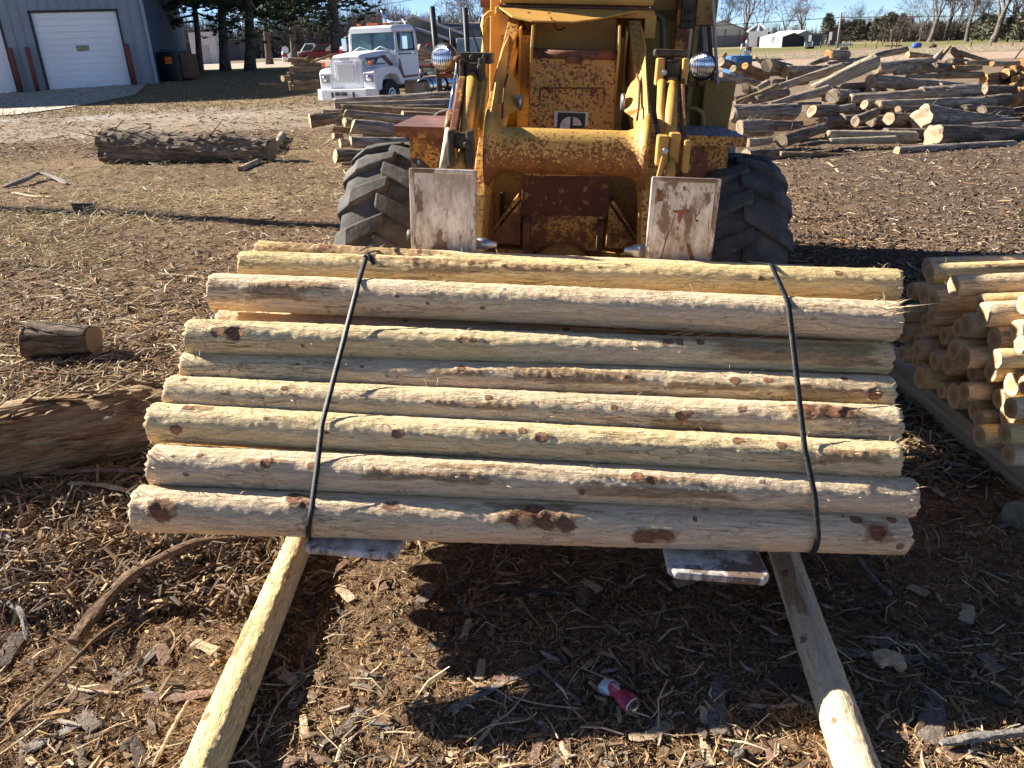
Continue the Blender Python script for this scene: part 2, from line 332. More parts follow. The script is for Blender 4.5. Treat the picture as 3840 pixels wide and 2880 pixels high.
def make_log(name, a, b, r0, r1, bark, end=None, label=None, cat='log', group=None, ends='l', nx=44, na=24, seed=1, amp=.12, bend=0., flute=0., shred=0, sw=1.):
    M, L = frame_of(a, b); T, H, R, V = log_surface(L, r0, r1, nx, na, seed, amp, bend, flute)
    if 'b' in ends: pass
    rg = np.random.RandomState(seed); V[0, :, 0] += rg.uniform(-.01, .01, na) * r0 * 3; V[0, :, 0] += V[0, :, 2] * rg.uniform(-.35, .35) + V[0, :, 1] * rg.uniform(-.3, .3); V[-1, :, 0] += V[-1, :, 2] * rg.uniform(-.35, .35)
    Vf = V.reshape(-1, 3); idx = np.arange(len(Vf)).reshape(nx + 1, na); j2 = (np.arange(na) + 1) % na
    Fq = np.stack([idx[:-1].ravel(), idx[1:].ravel(), idx[1:][:, j2].ravel(), idx[:-1][:, j2].ravel()], 1)
    me = bpy.data.meshes.new(name); Fl = [tuple(q) for q in Fq]
    Fl += [tuple(idx[0][::1]), tuple(idx[-1][::-1])]
    me.from_pydata([tuple(q) for q in Vf], [], Fl); me.materials.append(bark); me.materials.append(end or END_GREY)
    mi = [0] * len(Fq) + [1, 1]; me.polygons.foreach_set('material_index', mi); me.polygons.foreach_set('use_smooth', [True] * len(Fq) + [False] * 2); me.update()
    o = link(name, me, M=M); tag(o, label, cat, group)
    if shred:
        rs_ = np.random.RandomState(seed + 1); mb = MB(); vup = np.array(M.to_3x3().inverted() @ Vector((0, -.4, 1)))
        for _ in range(shred):
            i = rs_.randint(0, nx + 1); c_ = [rs_.randint(na) for _ in range(4)]; j = max(c_, key=lambda q: V[i, q] @ vup) if rs_.rand() < .8 else c_[0]; p = V[i, j]; n_ = np.array([0, math.cos(2 * PI * j / na), math.sin(2 * PI * j / na)]); d = np.array([rs_.choice([-1, 1]), 0, 0]) + n_ * rs_.uniform(.02, .5 / sw) + rs_.normal(0, .15, 3); d /= np.linalg.norm(d); ln = rs_.uniform(.4, 1.6) * r0 * 1.2; wd_ = rs_.uniform(.02, .07) * r0 * sw
            mb.tube([p - n_ * wd_, p + d * ln * .5 + n_ * ln * .03, p + d * ln + n_ * rs_.uniform(-.05, .15) * ln], [wd_, wd_ * .8, wd_ * .2], 4, flat=.4)
        tag(mb.build('bark_shreds', bark, o), kind='stuff').matrix_parent_inverse = Matrix()
    for e in ends:
        if e == 'l': link('cut_end', end_mesh(V[0], 0, -1, end or END_GREY, seed), o)
        if e == 'r': link('cut_end', end_mesh(V[-1], 0, 1, end or END_GREY, seed), o)
    return o
# peeled posts carry a tint map: r = red knot, g = brown bark left on, b = tone
k = NT('peeled_cedar'); at = k.attr(); sp = k.n('ShaderNodeSeparateColor'); k.l(at.outputs['Color'], sp.inputs[0])
oi = k.n('ShaderNodeObjectInfo').outputs['Random']
big = k.noise((1.2, 5, 5), det=3, rnd=True); st = k.noise((5, 90, 90), det=5, rough=.65, rnd=True); chip = k.noise((22, 70, 70), det=5, rough=.7, dist=.6, rnd=True)
c = k.ramp(k.math('ADD', big, k.math('MULTIPLY', k.math('SUBTRACT', oi, .5), .5)), [(.3, (.95, .69, .32)), (.5, (.97, .74, .41)), (.7, (.96, .72, .46))])
c = k.mix(k.ramp(st, [(.50, .0), (.70, .5)]), c, (.62, .40, .19)); c = k.mix(k.ramp(chip, [(.60, 0.), (.70, .5)]), c, (.52, .30, .14)); c = k.mix(k.ramp(k.noise((34, 60, 60), det=3, rough=.6, rnd=True), [(.64, 0.), (.69, .4)]), c, (.45, .25, .11))
c = k.mix(k.ramp(k.noise((8, 50, 50), det=3, rnd=True), [(.68, 0.), (.72, .7)]), c, (.23, .11, .05))
cr = k.ramp(k.noise((7, 46, 46), det=4, rough=.6, dist=.8, rnd=True), [(.482, 0.), (.497, 1.), (.503, 1.), (.518, 0.)]); cm = k.ramp(k.noise((3, 12, 12), det=3, rnd=True), [(.46, 0.), (.62, .6)]); crk = k.math('MULTIPLY', cr, cm)
c = k.mix(crk, c, (.30, .17, .07))
kn = k.math('ADD', sp.outputs[1], k.math('MULTIPLY', k.math('SUBTRACT', chip, .5), .9)); c = k.mix(k.ramp(kn, [(.42, 0.), (.85, .72)]), c, k.ramp(chip, [(.35, (.20, .10, .045)), (.6, (.52, .30, .14))]))
kr = k.math('ADD', sp.outputs[0], k.math('MULTIPLY', k.math('SUBTRACT', k.noise(90, det=4), .5), .5)); c = k.mix(k.ramp(kr, [(.3, 0.), (.6, .88)]), c, k.mix(k.ramp(kr, [(.55, 0.), (.95, .75)]), k.ramp(k.noise(70, det=5), [(.35, (.10, .035, .02)), (.65, (.28, .11, .06))]), (.42, .18, .10)))
hh = k.math('ADD', k.math('MULTIPLY', chip, 1.2), k.math('MULTIPLY', st, .5)); hh = k.math('ADD', hh, k.math('MULTIPLY', sp.outputs[0], -.5)); hh = k.math('ADD', hh, k.math('MULTIPLY', crk, -.5)); hh = k.math('ADD', hh, k.math('MULTIPLY', k.vor((30, 60, 60), 1.), .25))
PEEL = k.out(c, .82, k.bump(hh, .014, 1.), 0, .2)
FIBRE = plain('wood_fibre', (.74, .56, .34), .8, var=.2)
def make_post(name, a, b, r0, r1, label, group, seed, knots=(), patches=(), nx=420, na=44, ends='lr', fuzz=0, bend=.004, cat='post', sliv=()):
    """knots: (t, across -1..1, radius in m); patches: (t0, t1, across, half width) of bark left on. Across is measured over the side seen by someone in front of and above the bundle."""
    M, L = frame_of(a, b); T, H, R, V = log_surface(L, r0, r1, nx, na, seed, .012, bend, 0)
    c, s = np.cos(H), np.sin(H)
    sc = fbm(T * L * 22, c * 7, s * 7, seed + 3, 3); sc2 = fbm(T * L * 70, c * 14, s * 14, seed + 4, 2)
    dR = .0009 * np.sign(sc) * np.minimum(1, np.abs(sc) * 5) + .0010 * sc2
    Kr = np.zeros_like(T); Kg = np.zeros_like(T); view = math.atan2(.62, -.78)
    for i_, (kt, ka, kr_) in enumerate(knots):
        an = view - math.asin(max(-.98, min(.98, ka))); da = (H - an + PI) % (2 * PI) - PI; dx = (T - kt) * L; dy = da * R
        jit = 1 + .75 * fbm(dx * 22 + i_, dy * 30, s=seed + i_, o=3); q = np.sqrt((dx * .7) ** 2 + dy ** 2) / (kr_ * .92 * jit) + .22 * fbm(dx * 90, dy * 90, s=seed + 40 + i_, o=3)
        Kr = np.maximum(Kr, sstep(1.3, .35, q) * (.8 if kr_ > .02 else 1.)); dR = dR + .25 * kr_ * np.exp(-(q * .7) ** 2) * .6 - .3 * kr_ * np.exp(-(q * 1.6) ** 2) * .7
    for (t0, t1, ka, kw) in patches:
        an = view - math.asin(max(-.98, min(.98, ka))); da = (H - an + PI) % (2 * PI) - PI; q = np.maximum(np.abs(T - (t0 + t1) / 2) / ((t1 - t0) / 2), np.abs(da * R) / kw)
        q = q + .5 * fbm(T * L * 9, c * 4, s * 4, seed + 9, 3); Kg = np.maximum(Kg, sstep(1.15, .6, q)); dR = dR + .0025 * sstep(1.1, .7, q) * (1 + sc2)
    V[..., 1] += dR * c; V[..., 2] += dR * s
    rg = np.random.RandomState(seed); er = .006 if nx > 200 else .0015; V[0, :, 0] += rg.uniform(-er, er, na); V[-1, :, 0] += rg.uniform(-er, er, na)
    for q, w_ in ((0, .93), (1, .985)): V[q, :, 1:] *= w_; V[-1 - q, :, 1:] *= w_
    Vf = V.reshape(-1, 3); idx = np.arange(len(Vf)).reshape(nx + 1, na); j2 = (np.arange(na) + 1) % na
    Fq = np.stack([idx[:-1].ravel(), idx[1:].ravel(), idx[1:][:, j2].ravel(), idx[:-1][:, j2].ravel()], 1)
    me = npmesh(name, Vf, Fq, PEEL, np.stack([Kr.ravel(), Kg.ravel(), np.full(Kr.size, rg.rand())], 1), True)
    o = link(name, me, M=M); tag(o, label, cat, group)
    for e, rgk, sg in (('l', 0, -1), ('r', -1, 1)):
        if e in ends: link('cut_end', end_mesh(V[rgk], 0, sg, END_PALE, seed), o)
    if fuzz or sliv:                              # torn fibres that stand off the surface, mostly at the ends
        mb = MB()
        for _ in range(fuzz):
            t = rg.choice([rg.uniform(0, .03), rg.uniform(.97, 1), rg.rand(), rg.rand()]); j = rg.randint(na); p = V[int(t * nx), j].copy(); n_ = np.array([0, math.cos(2 * PI * j / na), math.sin(2 * PI * j / na)])
            d = np.array([rg.uniform(-1, 1), 0, 0]) * 1.4 + n_ * rg.uniform(.25, .9) + rg.uniform(-.3, .3, 3); d /= np.linalg.norm(d); ln = rg.uniform(.012, .04)
            mb.tube([p, p + d * ln * .5 + n_ * .003, p + d * ln], [.0011, .0008, .0003], 3)
        for (t, ka, dx, up_, ln, rd) in sliv:
            an = view - math.asin(ka); j = int((an % (2 * PI)) / (2 * PI) * na) % na; p = V[int(t * nx), j]; n_ = np.array([0, math.cos(an), math.sin(an)]); d = np.array([dx, 0, 0]) + n_ * up_; d /= np.linalg.norm(d)
            mb.tube([p - d * .01, p + d * ln * .5 - n_ * .002, p + d * ln], [rd, rd * .7, rd * .2], 5, flat=.5)
        tag(mb.build('torn_fibres', FIBRE, o), kind='stuff')
    return o
# ------------------------------------------------------------------ the banded bundle of fence posts on the forks (set out in the loader's frame)
BG = 'fence posts in the banded bundle on the forks'
YL = [-2.552, -2.454, -2.338, -2.25, -2.162, -2.106, -1.942, -1.817]; YR_ = [-2.418, -2.37, -2.308, -2.193, -2.064, -1.974, -1.924, -1.714]; ends_ = []
def bundle_post(i, yz, u0, u1, rl, rr_, label, knots, patches, fuzz, sliv=(), region='D', hi=True, dz=0):
    ql, qr = LP('D', u0[0], u0[1], YL[i]), LP('D', u1[0], u1[1], YR_[i]); ends_.append((ql, qr, max(rl, rr_))); A, B = LW(ql), LW(qr)
    return make_post('fence_post', A, B, rl, rr_, label, BG, 100 + i * 7, knots, patches, fuzz=fuzz, sliv=sliv)
bp = [
 ((-2.475, .500), (300, 1098), (1950, 1152), .073, .067, 'bottom front post of the banded bundle, big rough red knot patches at its middle',
  [(.04, .1, .035), (.045, -.3, .03), (.335, .35, .022), (.5, .15, .035), (.535, -.1, .03), (.52, .3, .03), (.56, -.15, .028), (.665, -.55, .035), (.69, -.5, .03), (.725, .25, .008), (.955, -.1, .03), (.93, .45, .022), (.975, .5, .012), (.985, -.65, .012), (.21, .6, .02), (.225, .35, .02)],
  [(.02, .07, -.1, .03), (.2, .24, .5, .03), (.45, .58, .25, .045), (.64, .71, -.5, .03), (.93, .98, .0, .04)], 90),
 ((-2.405, .607), (335, 1005), (1970, 1075), .068, .062, 'second post from the bottom of the bundle, split knots right of its middle',
  [(.035, .35, .01), (.07, .4, .011), (.055, -.5, .012), (.16, .2, .016), (.165, .35, .01), (.22, .1, .014), (.57, -.55, .013), (.64, .3, .018), (.66, .15, .013), (.8, .35, .014), (.3, .1, .01)],
  [(.12, .2, .25, .012), (.28, .46, -.1, .02), (.55, .78, -.45, .022), (.58, .74, .2, .014), (.37, .5, .45, .012)], 120),
 ((-2.325, .700), (333, 912), (1935, 995), .066, .060, 'third post from the bottom of the bundle, dark round knot left of its middle',
  [(.055, .65, .02), (.045, -.45, .017), (.165, .3, .009), (.25, -.25, .006), (.345, -.05, .017), (.535, .1, .016), (.79, .45, .02), (.845, .3, .014), (.51, .35, .02), (.48, .1, .006)],
  [(.04, .09, .7, .014), (.44, .5, .3, .012), (.88, .99, -.1, .03)], 80),
 ((-2.215, .765), (368, 850), (1932, 920), .061, .066, 'fourth post from the bottom of the bundle, long red knot near its right end',
  [(.17, .35, .013), (.45, .35, .012), (.62, .1, .013), (.71, -.15, .018), (.72, .0, .014), (.79, .3, .013), (.88, .45, .03), (.905, .3, .035), (.925, .25, .02), (.025, .6, .012)],
  [(.36, .5, -.1, .016), (.66, .78, -.6, .02), (.84, .96, .3, .03)], 120),
 ((-2.110, .826), (400, 795), (1920, 850), .057, .060, 'fifth post up in the bundle, narrow and heavily spotted with dark bark',
  [(.17, .2, .009), (.4, .3, .012), (.26, .2, .007), (.56, .25, .009), (.63, .1, .01), (.78, .15, .013), (.825, .25, .013), (.97, -.3, .02), (.93, .5, .009), (.02, 0, .006)],
  [(.36, .44, .0, .014), (.44, .68, .1, .03), (.68, .82, -.2, .014), (.83, .98, -.4, .03)], 110),
 ((-2.040, .914), (412, 730), (1915, 775), .066, .057, 'sixth post up in the bundle, large dark red knot near its left end',
  [(.075, .1, .036), (.05, .1, .02), (.395, .15, .018), (.41, .1, .012), (.335, .5, .006), (.17, -.5, .006), (.22, -.6, .006), (.685, .35, .022), (.7, .4, .016), (.73, .4, .01), (.5, -.3, .004)],
  [(.73, 1., .05, .045), (.64, .78, .55, .012), (.88, 1., -.5, .02)], 110),
 ((-1.930, 1.030), (460, 630), (1935, 695), .066, .069, 'seventh post up in the bundle, brown stain at left and splintered right end',
  [(.285, -.2, .01), (.33, -.5, .009), (.41, -.6, .006), (.44, .5, .006)],
  [(.05, .17, -.3, .035), (.08, .2, .2, .02)], 110),
 ((-1.775, 1.110), (523, 577), (1937, 617), .060, .061, 'eighth post up in the bundle, topmost full length post with two small wine red knots',
  [(.27, .5, .008), (.37, .3, .009), (.59, .55, .009), (.79, -.2, .015), (.905, .3, .017), (.55, .3, .007), (.355, .3, .012)],
  [(.25, .4, -.1, .02), (.4, .52, .1, .02), (.15, .4, .5, .014)], 80)]
sl6 = [(.98, .3, 1, .25, .16, .004), (.985, .5, 1, .5, .07, .003), (.99, .2, 1, .7, .06, .003), (.98, .6, -.5, 1, .05, .002), (.985, .1, .6, .8, .06, .002), (.99, -.1, .5, .6, .05, .002), (.96, .4, .4, .7, .05, .002), (.97, .0, .4, .7, .045, .002)]
sl5 = [(.68, .7, .9, .3, .16, .0025), (.7, .75, .9, .35, .13, .0025), (.72, .7, .8, .25, .15, .002), (.74, .7, -.6, .8, .05, .002), (.8, .6, .7, .3, .1, .002), (.02, .7, -.3, .9, .06, .003), (.03, .75, -.5, .8, .05, .003), (.86, .7, .6, .5, .05, .002)]
circ = []
for i, (yz, l_, r_, rl, rr_, lab, kn_, pt, fz) in enumerate(bp):
    bundle_post(i, yz, l_, r_, rl, rr_, lab, kn_, pt, fz, sl6 if i == 6 else sl5 if i == 5 else ()); qm = (ends_[-1][0] + ends_[-1][1]) / 2; circ.append((qm[1], qm[2], max(rl, rr_)))
# ninth post, seen only behind the left band
A = LP('D', 570, 548, -1.60); B = LP('D', 1850, 590, -1.60)
make_post('fence_post', LW((A[0], -1.66, 1.088)), LW((A[0] + 2.35, -1.60, 1.035)), .055, .055, 'rearmost post on top of the bundle, red knot beside the left band', BG, 177, [(.115, .5, .018), (.27, .6, .016)], [(.0, .35, .5, .04)], fuzz=60)
circ.append((-1.62, 1.06, .055))
A = LP('D', 462, 690, -1.95)
make_post('fence_post', LW((A[0], -1.90, .885)), LW((A[0] + 2.33, -1.90, .875)), .058, .055, 'shaded pinkish post sunk in the gap under the seventh post of the bundle', BG, 180, [(.3, .6, .01), (.55, .6, .01)], [(.62, .8, .5, .02)], fuzz=30)
circ.append((-1.90, .885, .058))
A = LP('D', 365, 1045, -2.38)
make_post('fence_post', LW((A[0], -2.31, .50)), LW((A[0] + 2.33, -2.31, .50)), .064, .062, 'post wedged behind the bottom front post, only its short left end showing', BG, 183, nx=200, na=28, fuzz=20)
circ.append((-2.31, .50, .064))
rnd = random.Random(5); inner = []
for zrow in np.arange(.497, 1.0, .02):
    for yb in np.arange(-1.27, -2.36, -.012):
        front = np.interp(zrow, [.5, .7, .9, 1.03, 1.11], [-2.26, -2.12, -1.90, -1.76, -1.62])
        if yb > front and all(math.hypot(yb - a_[0], zrow - a_[1]) > a_[2] + .062 - .003 for a_ in circ): inner.append((float(yb), float(zrow))); circ.append((yb, zrow, .062))
for i, (yy, zz) in enumerate(inner):
    sh = rnd.uniform(-.04, .05)
    sh -= .10 + .22 * min(1, max(0, (yy + 2.3) / .5)) if zz < .55 else 0
    make_post('fence_post', LW((-1.17 + sh, yy, zz)), LW((1.2 + sh, yy, zz)), .062, .061, 'peeled post packed inside the banded bundle, hidden behind its front posts', BG, 300 + i, nx=60, na=20, fuzz=0)
# steel bands around the bundle: the tight outline of the posts' circles
def hull(cs, gap):
    P = [(cy + (r + gap) * math.cos(a), cz + (r + gap) * math.sin(a)) for cy, cz, r in cs for a in np.linspace(0, 2 * PI, 40, endpoint=False)]
    P = sorted(set(P)); 
    def half(P):
        h_ = []
        for p in P:
            while len(h_) > 1 and (h_[-1][0] - h_[-2][0]) * (p[1] - h_[-2][1]) - (h_[-1][1] - h_[-2][1]) * (p[0] - h_[-2][0]) <= 0: h_.pop()
            h_.append(p)
        return h_
    return half(P)[:-1] + half(P[::-1])[:-1]
k = NT('black_steel_band'); n = k.noise((60, 60, 200), det=4); BAND = k.out(k.ramp(n, [(.4, (.012, .012, .012)), (.62, (.035, .035, .033)), (.75, (.12, .11, .09))]), .55, k.bump(n, .001), 0, .3)
def band(name, ptop, pbot, label, wd=.018):
    xm_ = LP('D', *ptop, -1.85)[0] * .4 + .6 * LP('D', *pbot, -2.52)[0]; cs_ = []
    for a_, b_, r_ in ends_: q_ = a_ + (b_ - a_) * (xm_ - a_[0]) / (b_[0] - a_[0]); cs_.append((q_[1], q_[2], r_))
    H_ = hull(cs_ + circ[8:], .0045); H_ = H_[::1]; xt = LP('D', *ptop, -1.85)[0]; xb = LP('D', *pbot, -2.52)[0]; V = []; n = len(H_)
    Q = np.array(H_); c0 = Q.mean(0)
    for (y_, z_) in H_:
        f = np.clip((z_ - .45) / .7, 0, 1); xx = xb + (xt - xb) * f + .012 * math.sin(3 * f * PI); d = np.array([y_, z_]) - c0; d /= np.linalg.norm(d)
        for sx, th in ((-1, 0), (1, 0), (1, .0016), (-1, .0016)): V.append(LW((xx + sx * wd / 2, y_ + d[0] * th, z_ + d[1] * th)))
    Fc = [(4 * i + a, 4 * ((i + 1) % n) + a, 4 * ((i + 1) % n) + (a + 1) % 4, 4 * i + (a + 1) % 4) for i in range(n) for a in range(4)]
    o = MB().add(V, Fc, 0, True).build(name, BAND); tag(o, label, 'strap', 'bands around the bundle'); return o
b1 = band('steel_strap', (787, 560), (683, 1165), 'black steel band around the left third of the post bundle')
P0 = LP('D', 787, 556, -1.72); q = MB(); q.tube([LW((P0[0], -1.78, 1.155)), LW((P0[0] + .03, -1.71, 1.160)), LW((P0[0] + .08, -1.63, 1.150))], .009, 6, flat=.15); q.tube([LW((P0[0] + .01, -1.81, 1.150)), LW((P0[0] + .05, -1.84, 1.158)), LW((P0[0] + .075, -1.87, 1.13))], .009, 6, flat=.15)
q.build('strap_tail', BAND, b1)
band('steel_strap', (1684, 578), (1760, 1193), 'black steel band around the right end of the post bundle')
# two long posts on the ground under the forks
def gpost(u0, u1, r, lab, seed, kn, pt, ext=.9):
    P = onZ(*PX('D', *u0), .05); Q = onZ(*PX('D', *u1), .05); P[2] = Q[2] = r - .005; d = (Q - P) / np.linalg.norm(Q - P)
    P = P - d * .35; Q = Q + d * ext; P[2] += .0; make_post('skid_post', P, Q, r * .93, r * 1.08, lab, 'skid posts lying on the ground', seed, kn, pt, fuzz=60, nx=380)
gpost((648, 1170), (442, 1659), .058, 'peeled yellow post on the ground running toward the viewer from the left fork', 401, [(.47, .2, .012), (.5, .1, .01), (.6, .1, .013), (.56, -.3, .008), (.38, .2, .012), (.75, .3, .014)], [(.5, .62, .3, .02), (.6, .8, -.2, .02)], .3)
gpost((1688, 1180), (1852, 1659), .056, 'weathered grey brown post on the ground running toward the viewer from the right fork', 405, [(.35, .2, .013), (.55, 0, .01), (.75, .2, .008)], [(.2, .5, .2, .04)], .3)
# ------------------------------------------------------------------ the wheel loader
ld = empty('wheel_loader', M=LM); tag(ld, 'rusty yellow wheel loader facing the viewer with the post bundle on its forks', 'loader')
def part(mb, name, m, parent=None, bev=0): return mb.build(name, m, parent or ld, bev)
CX = .035
# tyres with chevron lugs
def tyre(cx, cy, mirror, nl=18, R=.665, W=.46):
    mb = MB(); prof = [(-W * .36, .36), (-W * .47, .45), (-W * .5, .53), (-W * .46, .595), (-W * .33, .625), (0, .635), (W * .33, .625), (W * .46, .595), (W * .5, .53), (W * .47, .45), (W * .36, .36)]
    mb.lathe(prof, (cx, cy, R), (1, 0, 0), 56)
    for s_ in (-1, 1):
        for i in range(nl):
            a0 = 2 * PI * (i + (.5 if s_ > 0 else 0)) / nl; V = []; st = 5
            for q in range(st):
                f = q / (st - 1); xx = s_ * W * (.50 - .56 * f) ; da = (.0 + .20 * f) * 1; wd = (.108 - .03 * f); top = R - .030 * (1 - f) ** 2 if f > 0 else R - .075
                rb = .60 if f > .2 else .50
                if f == 0: xx = s_ * W * .525
                for e, r_ in ((-1, rb), (1, rb), (1, top), (-1, top)):
                    a = a0 + da + e * wd * (1 if r_ == rb else .82) ; V.append((cx + xx, cy - r_ * math.cos(a), R + r_ * math.sin(a)))
            Fc = [(4 * k_ + a, 4 * (k_ + 1) + a, 4 * (k_ + 1) + (a + 1) % 4, 4 * k_ + (a + 1) % 4) for k_ in range(st - 1) for a in range(4)] + [(0, 1, 2, 3), tuple(4 * (st - 1) + a for a in (3, 2, 1, 0))]
            mb.add(V, Fc)
    return mb
k = NT('dusty_tyre_rubber'); n = k.noise(7, det=7, rough=.7); n2 = k.noise(40, det=5)
TYRE = k.out(k.mix(k.ramp(n, [(.35, 0.), (.7, .75)]), (.045, .044, .043), (.21, .18, .145)), .8, k.bump(n2, .004, .6), 0, .3)
for (wx, wy, lab) in ((-.925, 0, None), (.975, 0, None), (-.925, 2.45, None), (.975, 2.45, None)):
    wh = empty('wheel', parent_ := None) if False else bpy.data.objects.new('wheel', None); S.collection.objects.link(wh); wh.parent = ld
    part(tyre(wx, wy, wx > 0), 'tyre', TYRE, wh, .012)
    m = MB(); s_ = 1 if wx > 0 else -1
    m.lathe([(-.17, .36), (-.15, .345), (.0, .33), (.02, .2), (.06, .18), (.09, .1), (.12, .09)], (wx, wy, .665), (s_, 0, 0), 28); part(m, 'rim', Y0, wh)
# forks: white painted L-shaped arms
k = NT('scraped_white_paint'); n = k.noise((7, 7, 3), det=8, rough=.7, rnd=True); n2 = k.noise((16, 16, 5), det=7, rough=.75, rnd=True)
c = k.ramp(k.noise(3, det=4), [(.3, (.62, .58, .54)), (.7, (.82, .79, .75))]); c = k.mix(k.ramp(n2, [(.40, 0.), (.62, .8)]), c, (.25, .18, .13)); c = k.mix(k.ramp(n, [(.51, 0.), (.56, .9)]), c, (.14, .08, .05))
c = k.mix(k.ramp(k.noise((60, 60, 8), det=3, rnd=True), [(.68, 0.), (.7, .8)]), c, (.12, .06, .05))
SCR = k.out(c, .5, k.bump(n2, .004, .5), 0, .35)
FORKT = .43; rgm = np.random.RandomState(4)
for fx0, fx1, tx0, tx1 in ((-.614, -.337, -.70, -.40), (.408, .684, .425, .728)):
    f = bpy.data.objects.new('fork', None); S.collection.objects.link(f); f.parent = ld
    m = MB(); m.bb((fx0, -1.20, .40), (fx1, -1.13, 1.362)); part(m, 'upright', SCR, f, .008)
    m = MB(); e = .016
    for a, b in (((fx0 - .004, -1.208, .42), (fx0 + e, -1.196, 1.366)), ((fx1 - e, -1.208, .42), (fx1 + .004, -1.196, 1.366)), ((fx0 - .003, -1.209, 1.352), (fx1 + .003, -1.19, 1.370))): m.bb(a, b)
    part(m, 'rim_weld', SCR, f, .004)
    if fx0 > 0:
        for q_ in ([(575, 958), (785, 955), (782, 995), (700, 1003), (590, 992)], [(640, 995), (705, 995), (700, 1045), (660, 1125), (645, 1120), (632, 1035)], [(765, 1060), (800, 1062), (810, 1105), (775, 1110)], [(850, 1070), (895, 1080), (885, 1105), (862, 1100)], [(620, 1160), (648, 1165), (645, 1200), (622, 1205)], [(705, 660), (738, 658), (730, 700), (705, 725)], [(380, 680), (440, 720), (455, 840), (380, 850)], [(735, 1380), (790, 1390), (860, 1600), (800, 1600)], [(595, 1045), (600, 1050), (490, 1340), (412, 1650), (402, 1650), (480, 1330)], [(935, 870), (940, 875), (905, 1000), (855, 1050), (852, 1045), (895, 990)]):
            m = MB(); P_ = [LP('D5', a_, b_, -1.202) for a_, b_ in q_]; m.prism([(p_[0], -1.2015, p_[2]) for p_ in P_], (0, .001, 0)); part(m, 'scrape_mark', RUST, f)
    m = MB(); t = .05
    m.prism([(fx0, -1.13, FORKT), (fx1, -1.13, FORKT), (fx1, -1.9, FORKT), (tx1 - .0, -2.585, FORKT), (tx1 - .02, -2.61, FORKT), (tx0 + .02, -2.605, FORKT), (tx0, -2.58, FORKT), (fx0, -1.9, FORKT)], (0, 0, -.028)); part(m, 'tine', SCR, f, .008)
    s_ = 1 if fx0 < 0 else -1; xx = fx1 if fx0 < 0 else fx0
    m = MB(); m.lathe([(0, .028), (.045, .03), (.05, .022), (.085, .014), (.088, .004)], (xx + s_ * .003, -1.12, 1.035), (s_, 0, 0), 16); part(m, 'pin_cap', STEEL, f)
    m = MB(); m.lathe([(0, .03), (.035, .03)], ((fx0 if fx0 < 0 else fx1) - s_ * .0, -1.12, 1.06), (-s_, 0, 0), 14); part(m, 'pin_head', DARKM, f)
m = MB(); m.bb((-.66, -1.125, .50), (.74, -1.045, .62)); m.bb((-.66, -1.125, .82), (-.3, -1.045, .94)); m.bb((.37, -1.125, .82), (.74, -1.045, .94)); part(m, 'fork_carriage', YD, None, .008)
# lift arms: side outline (y, z), given a thickness across
front = [(.40, 2.00), (.30, 1.99), (.17, 1.90), (.03, 1.80), (-.12, 1.70), (-.30, 1.58), (-.50, 1.46), (-.68, 1.34), (-.83, 1.20), (-.95, 1.02), (-1.03, .85), (-1.08, .62)]
back = [(-.92, .58), (-.82, .80), (-.72, .98), (-.56, 1.14), (-.40, 1.26), (-.22, 1.38), (.0, 1.50), (.16, 1.62), (.32, 1.75), (.47, 1.88), (.48, 1.97)]
def arm(s_):
    P = front + back; th = .066; V = []
    for (y_, z_) in P:
        xo = CX + s_ * (.435 - .075 * max(0, min(1, (y_ + .5) / .9)) ** 1.0)
        V.append((xo, y_, z_))
    V2 = [(a - s_ * th, b, c_) for a, b, c_ in V]; n = len(P); F = [(i, (i + 1) % n, n + (i + 1) % n, n + i) for i in range(n)]
    nf = len(front); 
    for side, o_ in ((0, 0), (1, n)):           # side faces as a strip between front and back curves
        for i in range(nf - 1):
            a, b = i, i + 1; fb = lambda i_: n - 1 - min(len(back) - 1, int(round(i_ * (len(back) - 1) / (nf - 1))))
            q = [o_ + a, o_ + b, o_ + fb(b), o_ + fb(a)]; q = list(dict.fromkeys(q)); F.append(tuple(q if side else q[::-1]))
    return MB().add(V + V2, F)
